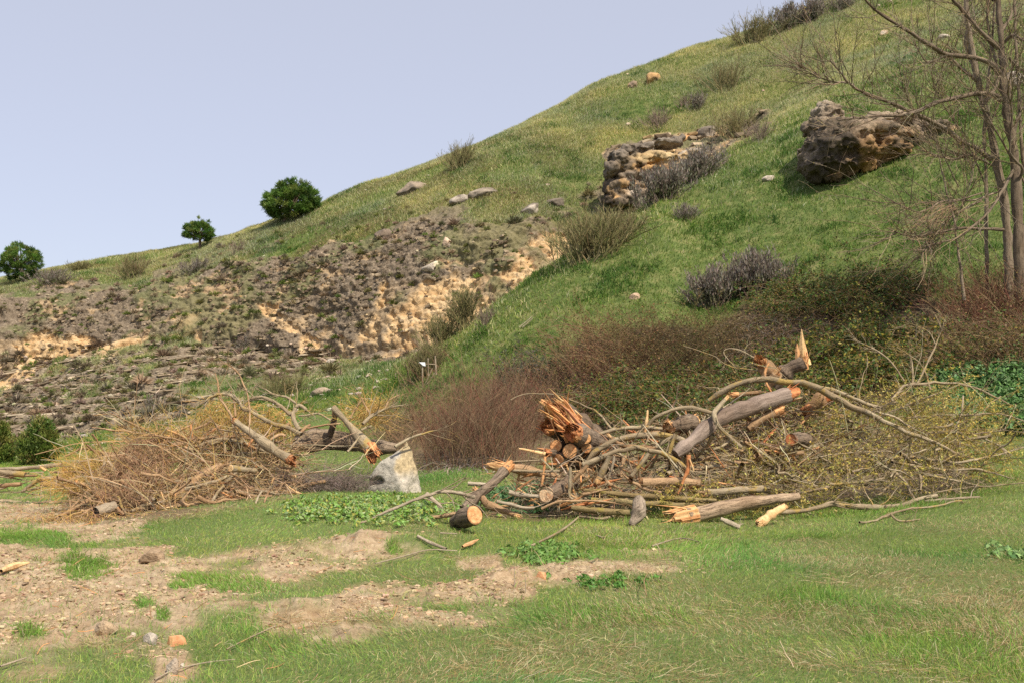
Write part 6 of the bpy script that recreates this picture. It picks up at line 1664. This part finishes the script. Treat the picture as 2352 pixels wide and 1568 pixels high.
# ================================================================== left pile
log(c3([(795, 905), (830, 870), (900, 850), (1100, 838), (1300, 855), (1420, 885), (1700, 915)]), [20.5, 21.1], [13, 19, 21, 21, 20, 17, 12], 'thick fallen trunk with furrowed bark behind the purple grey bush', None, None, mat_bark('furrowed_bark', (0.10, 0.075, 0.055), (0.34, 0.265, 0.19), None, 20, .12, .8), seed=41, flute=.2, sides=26)
log(c3([(1105, 790), (1130, 710), (1148, 620), (1140, 545)]), [20.6, 20.3], [6, 6.2, 6, 5], 'dark stub branch rising from the fallen trunk to meet the leaning limb', None, None, M_BARK, seed=42, flute=.15, name='stub_branch', cat='branch')
log(c3([(1135, 548), (1230, 650), (1330, 765), (1400, 850), (1470, 930)]), [20.3, 19.9], [6, 6.5, 9.5, 13, 16], 'limb leaning on the trunk with a wide orange torn foot by the boulder', ('cut', (-.7, -.5, .5)), ('torn', (.45, -.55, -.75)), M_SMOOTH, W_OR + W_RED, seed=43, L=2.0, flute=.05, n=80)
log(c3([(740, 1015), (600, 932), (480, 842), (350, 752), (250, 675)]), [18.7, 19.4], [11, 11, 9.5, 8, 6], 'grey log leaning up left to a torn reddish end', ('torn', (.6, -.5, -.2)), 'torn', M_SMOOTH, W_RED + W_BR, seed=44, L=1.8, flute=.06, n=30)
for pts, r, lab, mt, tw in (
    ([(830, 755), (780, 680), (770, 600), (800, 540), (835, 525), (890, 572)], [5, 4.6, 4.4, 3.8, 3], 'hooked bough rising from the left end of the fallen trunk', 0, 4),
    ([(805, 515), (700, 450), (600, 430), (515, 378)], [3, 2.6, 2, 1], 'slim branch pointing left from the hooked bough', 0, 5),
    ([(752, 612), (660, 540), (580, 480), (490, 450), (380, 467)], [4.6, 4.4, 3.8, 3.2, 2.6], 'bent bough reaching left from the hooked bough', 0, 5),
    ([(845, 790), (700, 722), (600, 700), (480, 642), (350, 560), (260, 480), (190, 425), (100, 420), (0, 467), (-40, 540)], [5.5, 5, 4.4, 4.2, 3.6, 2.8, 1.6], 'long bare bough arching to the far left over the left pile', 0, 14),
    ([(225, 640), (160, 540), (100, 440), (85, 320), (65, 230)], [2.6, 2.4, 2, 1.6, .8], 'leftmost of three upright shoots on the left pile', 1, 3),
    ([(250, 630), (240, 540), (232, 480), (205, 400)], [2.4, 2.2, 1.8, 1], 'short middle shoot of the three upright shoots', 1, 2),
    ([(365, 765), (382, 640), (365, 460), (320, 330), (270, 230), (150, 140)], [2.2, 2.2, 2, 1.8, 1.4, .8], 'tallest upright shoot on the left pile, bent left at the top', 1, 4),
    ([(1400, 695), (1470, 630), (1580, 572), (1680, 540), (1780, 520)], [3.6, 3.4, 2.6, 1.8, .8], 'side branch reaching right from the leaning limb', 0, 10),
    ([(1385, 750), (1430, 730), (1480, 715)], [3, 2.6, 2], 'stub of a branch on the right of the leaning limb', 0, 0),
    ([(1690, 900), (1830, 822), (2000, 765), (2080, 750)], [3.4, 2.8, 1.8, .8], 'branch slanting up right from behind the boulder', 0, 5),
    ([(1285, 645), (1330, 560), (1392, 478)], [1.6, 1.6, 1], 'thin twig rising left of the crossing twigs above the leaning limb', 1, 2),
    ([(1472, 618), (1400, 490), (1358, 418)], [2, 1.6, 1], 'thin twig crossing above the leaning limb', 1, 3),
    ([(1600, 562), (1640, 480), (1735, 430)], [1.8, 1.4, .8], 'thin twig fork at the end of the right side branch', 1, 3),
    ([(820, 620), (900, 615), (1000, 600), (1110, 665)], [2, 2, 1.6], 'slim branch crossing between the hooked bough and the dark stub', 0, 3),
    ([(900, 735), (1020, 710), (1200, 690)], [2.4, 2.2, 1.4], 'pale slim branch above the left part of the fallen trunk', 1, 2),
    ([(840, 770), (880, 730), (925, 702)], [3.4, 3.4, 3], 'broken reddish stub at the left end of the fallen trunk', 2, 0),
    ([(0, 882), (150, 842), (300, 852), (480, 922), (560, 960)], [4, 4.4, 4.4, 3.6], 'yellow lichened bough behind the leaning grey log', 0, 4),
    ([(560, 840), (640, 795), (705, 800)], [3, 3, 2.6], 'short dark curved branch right of the leaning grey log', 2, 0),
    ([(690, 1190), (740, 1082), (805, 1035)], [3, 2.8, 2], 'dark crooked branch at the left of the purple grey bush', 2, 0),
    ([(430, 1290), (540, 1310), (650, 1332)], [2.6, 2.4, 1.8], 'grey stick lying at the foot of the left pile', 0, 0),
    ([(428, 1420), (450, 1360), (485, 1305)], [2, 2, 2], 'dark stick standing slanted at the foot of the left pile, left of its twin', 0, 0),
    ([(508, 1410), (530, 1350), (560, 1285)], [2, 2, 2], 'dark stick standing slanted at the foot of the left pile, right of its twin', 2, 0),
    ([(40, 1400), (110, 1290), (240, 1140), (320, 1060), (410, 950)], [3.4, 3.4, 3, 2.4], 'grey branch propped up the front of the left pile', 0, 0),
    ([(1260, 945), (1310, 890), (1370, 810)], [2.4, 2.4, 2], 'bare crooked stick in front of the leaning limb', 0, 0)):
    branch(c3(pts), Yl, r, lab, (M_SMOOTH, M_RED, M_RED)[mt], twigs=tw, tl=.5, cols=[(0.33, 0.23, 0.11), (0.28, 0.20, 0.10), (0.40, 0.28, 0.12)])
for pts, r, lab, mt, tip in (
    ([(1640, 950), (1800, 890), (1980, 842), (2120, 845), (2250, 880)], [3.5, 4.5, 4.6, 4], 'yellow green bough in the middle of the left pile', 0, None),
    ([(830, 725), (1000, 742), (1200, 770), (1400, 800), (1600, 826), (2000, 815), (2200, 790)], [1.2, 2, 2.4, 2.8, 3, 3], 'long level branch along the top of the left pile', 1, None),
    ([(840, 615), (1000, 605), (1150, 670), (1300, 740), (1420, 800)], [.8, 1.4, 1.8, 2], 'thin arched branch over the brown root mass', 1, None),
    ([(700, 1222), (760, 1245), (825, 1272), (1000, 1310)], [4, 4.2, 3.4, 2.4], 'stick with an orange split end at the left of the brown root mass', 1, (W_OR, None)),
    ([(455, 1130), (730, 1137), (830, 1190), (1040, 1222)], [2, 2.4, 2.8, 3], 'straight thin branch sticking out left from the root mass', 1, None),
    ([(590, 985), (740, 922), (860, 930), (960, 972), (1085, 1012)], [1.4, 2, 2.4, 2.6, 2.8], 'arched branch above the stick with an orange split end', 1, None),
    ([(957, 968), (945, 1060), (930, 1145)], [3.4, 3.2, 3], 'short pale peeled stick standing upright in the left pile', 3, None),
    ([(1310, 955), (1400, 915), (1485, 875)], [2.4, 2.4, 2], 'straight brown stick lying on the brown root mass', 1, None),
    ([(1760, 742), (1850, 705), (1925, 668)], [2, 2.2, 2.4], 'short pale stick pointing up right from the left pile top', 1, None),
    ([(2036, 770), (2032, 870), (2035, 965)], [2.6, 3, 3], 'short grey stake upright near the leaning grey log', 0, None),
    ([(1555, 1355), (1700, 1252), (1850, 1150), (2000, 1072)], [6, 8, 8, 7], 'thick orange brown bough lying in the heart of the left pile', 2, None),
    ([(540, 1530), (700, 1450), (850, 1360), (960, 1285)], [3, 4, 4, 3], 'brown bough propped low at the left front of the left pile', 2, None),
    ([(470, 1560), (600, 1480), (720, 1380), (808, 1280)], [2, 2.2, 2.2, 1.6], 'thin pale stick leaning beside the low brown bough', 1, None),
    ([(700, 1540), (850, 1450), (990, 1362)], [2, 2.4, 2.6], 'thin orange tipped stick leaning over the pale stub log', 1, (None, W_OR)),
    ([(1190, 1482), (1350, 1422), (1500, 1390)], [3.4, 3.8, 3], 'grey branch on the ground right of the pale stub log', 0, None),
    ([(1060, 1452), (1200, 1420), (1280, 1410)], [2.8, 2.8, 2.4], 'short buff branch just behind the pale stub log', 1, None),
    ([(1440, 1395), (1560, 1300), (1645, 1185)], [2.6, 2.8, 2.4], 'buff stick slanting across the front of the left pile', 1, None),
    ([(1420, 1230), (1700, 1160), (1950, 1080), (2200, 1030)], [2, 2.6, 2.8, 2.6], 'long straight yellowish rod across the left pile', 1, None),
    ([(1600, 1300), (1900, 1230), (2100, 1150)], [3, 3.4, 3], 'grey rod under the long yellowish rod', 0, None),
    ([(1150, 1150), (1330, 1040), (1520, 960)], [2, 2.2, 1.8], 'curved thin branch through the brown root mass', 1, None),
    ([(1250, 1200), (1300, 1330), (1440, 1450)], [1.6, 1.8, 1.4], 'thin curved rod hanging in front of the root mass', 1, None)):
    branch(c2(pts), Yl, r, lab, (M_SMOOTH, M_RED, M_RED, M_PALE)[mt], tip=tip, name='stick' if 'stick' in lab or 'rod' in lab or 'stake' in lab else 'branch', cat='stick' if 'stick' in lab or 'rod' in lab or 'stake' in lab else 'branch')
log(c3([(205, 1095), (320, 1108), (430, 1120)]), [18.3, 18.8], [6.5, 6, 5], 'short log with a small cream sawn face at the front of the left pile', ('cut', (-.5, -.85, 0)), None, M_SMOOTH, W_PALE, seed=45, flute=0)
log(c2([(870, 1492), (950, 1462), (1040, 1440)]), [17.35, 17.6], [10, 12, 11], 'pale barkless stub log with one end coloured dark as if in shade in front of the left pile', ('cut', (-.75, -.65, 0)), None, M_PALE, [(0.03, 0.025, 0.02)], seed=46, flute=0)  # flat left end face coloured near black: its shade is put into the colour
# logs at the far left edge
for pts, r, lab, mt, s_, cc in (
    ([(-60, 1120), (100, 1138), (230, 1152)], [6, 6, 5.5], 'grey log at the left picture edge, uppermost of the thick ones', M_SMOOTH, None, W_OR),
    ([(-60, 1168), (150, 1163), (335, 1160)], [2.6, 2.6, 2], 'thin peeled red branch at the left picture edge', M_RED, None, W_OR),
    ([(-60, 1104), (180, 1094), (350, 1085), (560, 1055)], [3.4, 3.8, 4, 4], 'long pale bough running right from the left picture edge', M_PALE, None, W_OR),
    ([(205, 1305), (330, 1212), (420, 1190), (515, 1180)], [3.4, 4, 4.4, 4.4], 'crooked branch with a torn orange end near the left picture edge', M_SMOOTH, 'torn', W_OR),
    ([(375, 1232), (480, 1240), (590, 1252)], [7, 6.6, 5.5], 'reddish brown log lying behind the crooked branch at the left', M_RED, None, W_RED),
    ([(-60, 1258), (80, 1245), (190, 1238)], [4.6, 4.2, 3.6], 'dark brown bough low at the left picture edge', M_RED, None, W_OR)):
    log(c2(pts), 21.2, r, lab, None, s_, mt, cc, flute=0, sides=12)
branch(c2([(360, 1075), (385, 1095), (415, 1118)]), 21.0, [2, 3, 2.4], 'small pale wood chip on the logs at the left picture edge', M_WOOD, name='wood_chip', cat='chip')
LP = [(190, 1120), (240, 1050), (300, 1005), (420, 985), (560, 990), (680, 1030), (680, 1130), (560, 1150), (360, 1182), (220, 1182)]
LF = [(0, 1085), (120, 1085), (150, 1120), (60, 1135), (0, 1135)]
heap(LP, Yl, 45, (.5, 2.0), (.008, .026), 'brown branch thrown on the left brush pile', 'branches filling the left pile', M_RED)
heap(LP, Yl, 28, (.5, 1.8), (.008, .024), 'grey buff branch thrown on the left brush pile', 'grey branches filling the left pile', M_SMOOTH)
heap(LF, lambda v: 21.2, 10, (.6, 1.8), (.012, .03), 'bare branch among the logs at the left picture edge', 'branches at the left edge', M_SMOOTH, dz=.5)
heap(LP, Yl, 55, (.4, 1.3), (.018, .045), 'thick brown broken stick in the left brush pile', 'broken sticks in the left pile', M_RED, name='broken_stick', jag=.08)
heap(LP, Yl, 35, (.4, 1.2), (.016, .035), 'thick grey broken stick in the left brush pile', 'grey broken sticks in the left pile', M_SMOOTH, name='broken_stick', jag=.08)
splinters(LP, Yl, 45, 'fresh pale splinter caught in the left brush pile', 'splinters in the left pile', W_PALE + W_OR, (.12, .5))
OC = [(0.50, 0.31, 0.085), (0.44, 0.27, 0.075), (0.56, 0.39, 0.15)]
RT = [(0.34, 0.205, 0.115), (0.27, 0.16, 0.095), (0.41, 0.28, 0.16)]
LBR = [(0.43, 0.30, 0.165), (0.36, 0.25, 0.14), (0.52, 0.39, 0.23)]
twigmass('ochre_twigs', [
    ([(440, 960), (470, 920), (560, 915), (680, 940), (690, 990), (560, 1010), (450, 990)], lambda v: 20.6, 700, (.3, .9), .0045, OC, (-.1, 0, -.7), .12, -.08, .8),
    ([(780, 950), (850, 915), (895, 930), (880, 975), (800, 985)], lambda v: 20.3, 240, (.2, .6), .0045, OC, (.3, 0, .3), .15, -.02, .6),
    ([(120, 1100), (170, 1060), (240, 1050), (260, 1080), (210, 1130), (140, 1130)], Yl, 520, (.2, .7), .0045, OC, (-.4, 0, .2), .15, -.05, .6),
    (LP, Yl, 1250, (.3, .9), .0045, OC + LBR, (.3, -.1, 0), .14, -.04, .8),
    ([(280, 1010), (330, 980), (420, 985), (470, 1010), (380, 1030)], Yl, 160, (.2, .7), .004, OC, (-.3, 0, .4), .15, -.05, .6)],
    'fine ochre willow twigs massed through the left pile')
twigmass('root_mass', [
    ([(235, 1150), (255, 1080), (310, 1015), (360, 1005), (385, 1050), (370, 1110), (310, 1160)], lambda v: Yl(v) - .25, 1100, (.15, .5), .006, RT, (-.2, -.2, .1), .28, -.04, .5),
    (LP, Yl, 170, (.5, 1.8), .012, LBR + GR, (.3, -.1, .05), .12, -.02, .9), (LP, Yl, 1200, (.2, .8), .005, LBR + RT, (.3, -.1, 0), .18, -.04, .8),
    ([(30, 1190), (160, 1165), (300, 1180), (360, 1185), (280, 1200), (100, 1210)], lambda v: 17.0, 300, (.1, .5), .004, RT + OC, (.6, -.2, -.1), .15, -.15, .4)],
    'matted reddish brown roots and fine twigs in the left pile')

# ================================================================== bits lying in the meadow
def gY_(vx, vy, dz=.02):
    p = hit(vx, vy); return p + Vector((0, 0, dz))
def lying(pts, r, label, mat=M_SMOOTH, name='stick', cat='stick', lift=.02):
    P = [gY_(a, b, lift) for a, b in pts]
    k = P[0].y / F
    rr = np.interp(np.linspace(0, 1, len(P)), np.linspace(0, 1, len(r)), r) * k
    v = one_tube(P, rr, 7, .12, 3, 4)
    return Bag().add(v[:3]).build(name, mat, smooth=True, label=label, cat=cat)
lying(c4([(650, 1537), (850, 1432), (962, 1340)]) , [3, 3.2, 3], 'straight part of a grey stick lying in grass in front of the right pile', M_SMOOTH, lift=.05)
lying(c4([(960, 1342), (1040, 1352), (1120, 1357), (1240, 1320)]), [3, 3.4, 3], 'curved grey stick lying before the mossy boughs', M_SMOOTH, lift=.06)
lying([(958, 1240), (985, 1254), (1025, 1270)], [4.2, 4.2, 3.2], 'short thick bleached stick at the edge of the bare earth', M_PALE, lift=.05)
lying([(862, 1302), (930, 1284), (985, 1270), (1050, 1272)], [1.4, 1.6, 1.6, 1.2], 'thin grey twig beside the short thick bleached stick', M_PALE, 'twig', 'twig', .04)
lying(c5([(180, 1537), (320, 1490), (400, 1485), (480, 1507)]), [1.8, 1.8, 1.4], 'thin pale twig in grass below the long fissured log', M_PALE, 'twig', 'twig', .05)
lying([(520, 1500), (570, 1475), (612, 1455), (635, 1445)], [1.6, 2.2, 2.2, 1.4], 'grey stick lying from the bare earth into the near grass', M_SMOOTH, lift=.03)
lying([(355, 1568), (400, 1545), (470, 1528), (540, 1520)], [2, 2, 1.6, 1], 'thin stick beside the grey clod at the bottom left', M_PALE, lift=.02)
lying([(1370, 1238), (1387, 1243)], [2.6, 2], 'small white peeled chip in grass in front of the pile', M_PALE, 'wood_chip', 'chip', .05)
lying([(1010, 1232), (1050, 1234)], [1.6, 1.2], 'tiny pale twig piece above the short thick bleached stick', M_PALE, 'twig', 'twig', .05)
lying([(0, 1540), (30, 1530), (60, 1520)], [2.4, 2.4, 1.6], 'pale stick piece at the bottom left corner', M_PALE, lift=.03)
lying([(1486, 1400), (1480, 1360), (1500, 1330)], [1, 1, .6], 'dry brown stalk in the middle of the meadow', M_RED, 'stalk', 'stalk', .12)
for (pts, lab) in (([(1183, 1345), (1181, 1295)], 'pale dry stalk standing upright in the meadow middle'), ([(1208, 1362), (1206, 1322)], 'short pale dry stalk right of the upright stalk'), ([(348, 1420), (343, 1385)], 'dark dead stalk standing in the bare earth')):
    p = hit(*pts[0]); top = at(pts[1][0], pts[1][1], p.y)
    v = one_tube([p - Vector((0, 0, .02)), (p + top) / 2, top], [.005, .004, .0025], 6, .05, 2)
    Bag().add(v[:3]).build('dry_stalk', M_PALE if 'pale' in lab else M_RED, smooth=True, label=lab, cat='stalk')

def chunk(vx, vy, wpx, hpx, label, cols, seed, ang=0.0, name='wood_block', depth=.8):
    """a split block of fresh wood: an irregular prism with crisp edges"""
    c = hit(vx, vy); k = c.y / F; W, H = wpx * k, hpx * k
    bm = bmesh.new(); r_ = np.random.default_rng(seed)
    for x in (-.5, -.15, .22, .5):
        for y in (-.5, .5):
            for z in (0, 1):
                bm.verts.new((W * (x * (1 - .35 * z) + r_.normal() * .09), W * depth * y * (.6 + .4 * r_.random()) * (1 - .45 * z), H * (z * (.45 + .65 * r_.random()) - .2)))
    bmesh.ops.convex_hull(bm, input=bm.verts)
    bmesh.ops.bevel(bm, geom=bm.edges[:], offset=W * .02, segments=1, affect='EDGES')
    bmesh.ops.triangulate(bm, faces=bm.faces)
    P = np.array([v.co[:] for v in bm.verts]); Fc = np.array([[v.index for v in f.verts] for f in bm.faces]); bm.free()
    C = pick(cols, len(P), None, .12)
    o = new_obj(name, raw_mesh(name, P, [Fc], C, False), M_WOOD, label=label, cat='wood')
    o.location = c + Vector((0, W * depth * .3, 0)); o.rotation_euler = (0, 0, ang)
W_DULL = [(0.58, 0.33, 0.16), (0.50, 0.27, 0.125)]
chunk(405, 1480, 44, 24, 'orange split wood block on the bare earth', W_DULL, 171, .5)
chunk(1243, 1326, 24, 18, 'small orange wood block in mid meadow', W_DULL, 172, -.7, 'wood_block', .5)
for (pts, r, lab, cols, nm) in (([(1062, 1264), (1080, 1257), (1099, 1247)], [3, 5.5, 1.2], 'long orange splintered chip in grass', W_DULL, 'wood_chip'), ([(2, 1322), (28, 1311), (66, 1302)], [4, 9, 2.5], 'pale orange slab of wood at the left edge of the bare earth', W_PALE, 'wood_slab')):
    P = [gY_(a, b, .05) for a, b in pts]; k = P[0].y / F
    v = one_tube(P, np.array(r) * k, 7, .35, 11, 3); v[2][:, :3] = np.array(cols[0])
    Bag().add(v[:3]).build(nm, M_WOOD, smooth=False, label=lab, cat='wood')
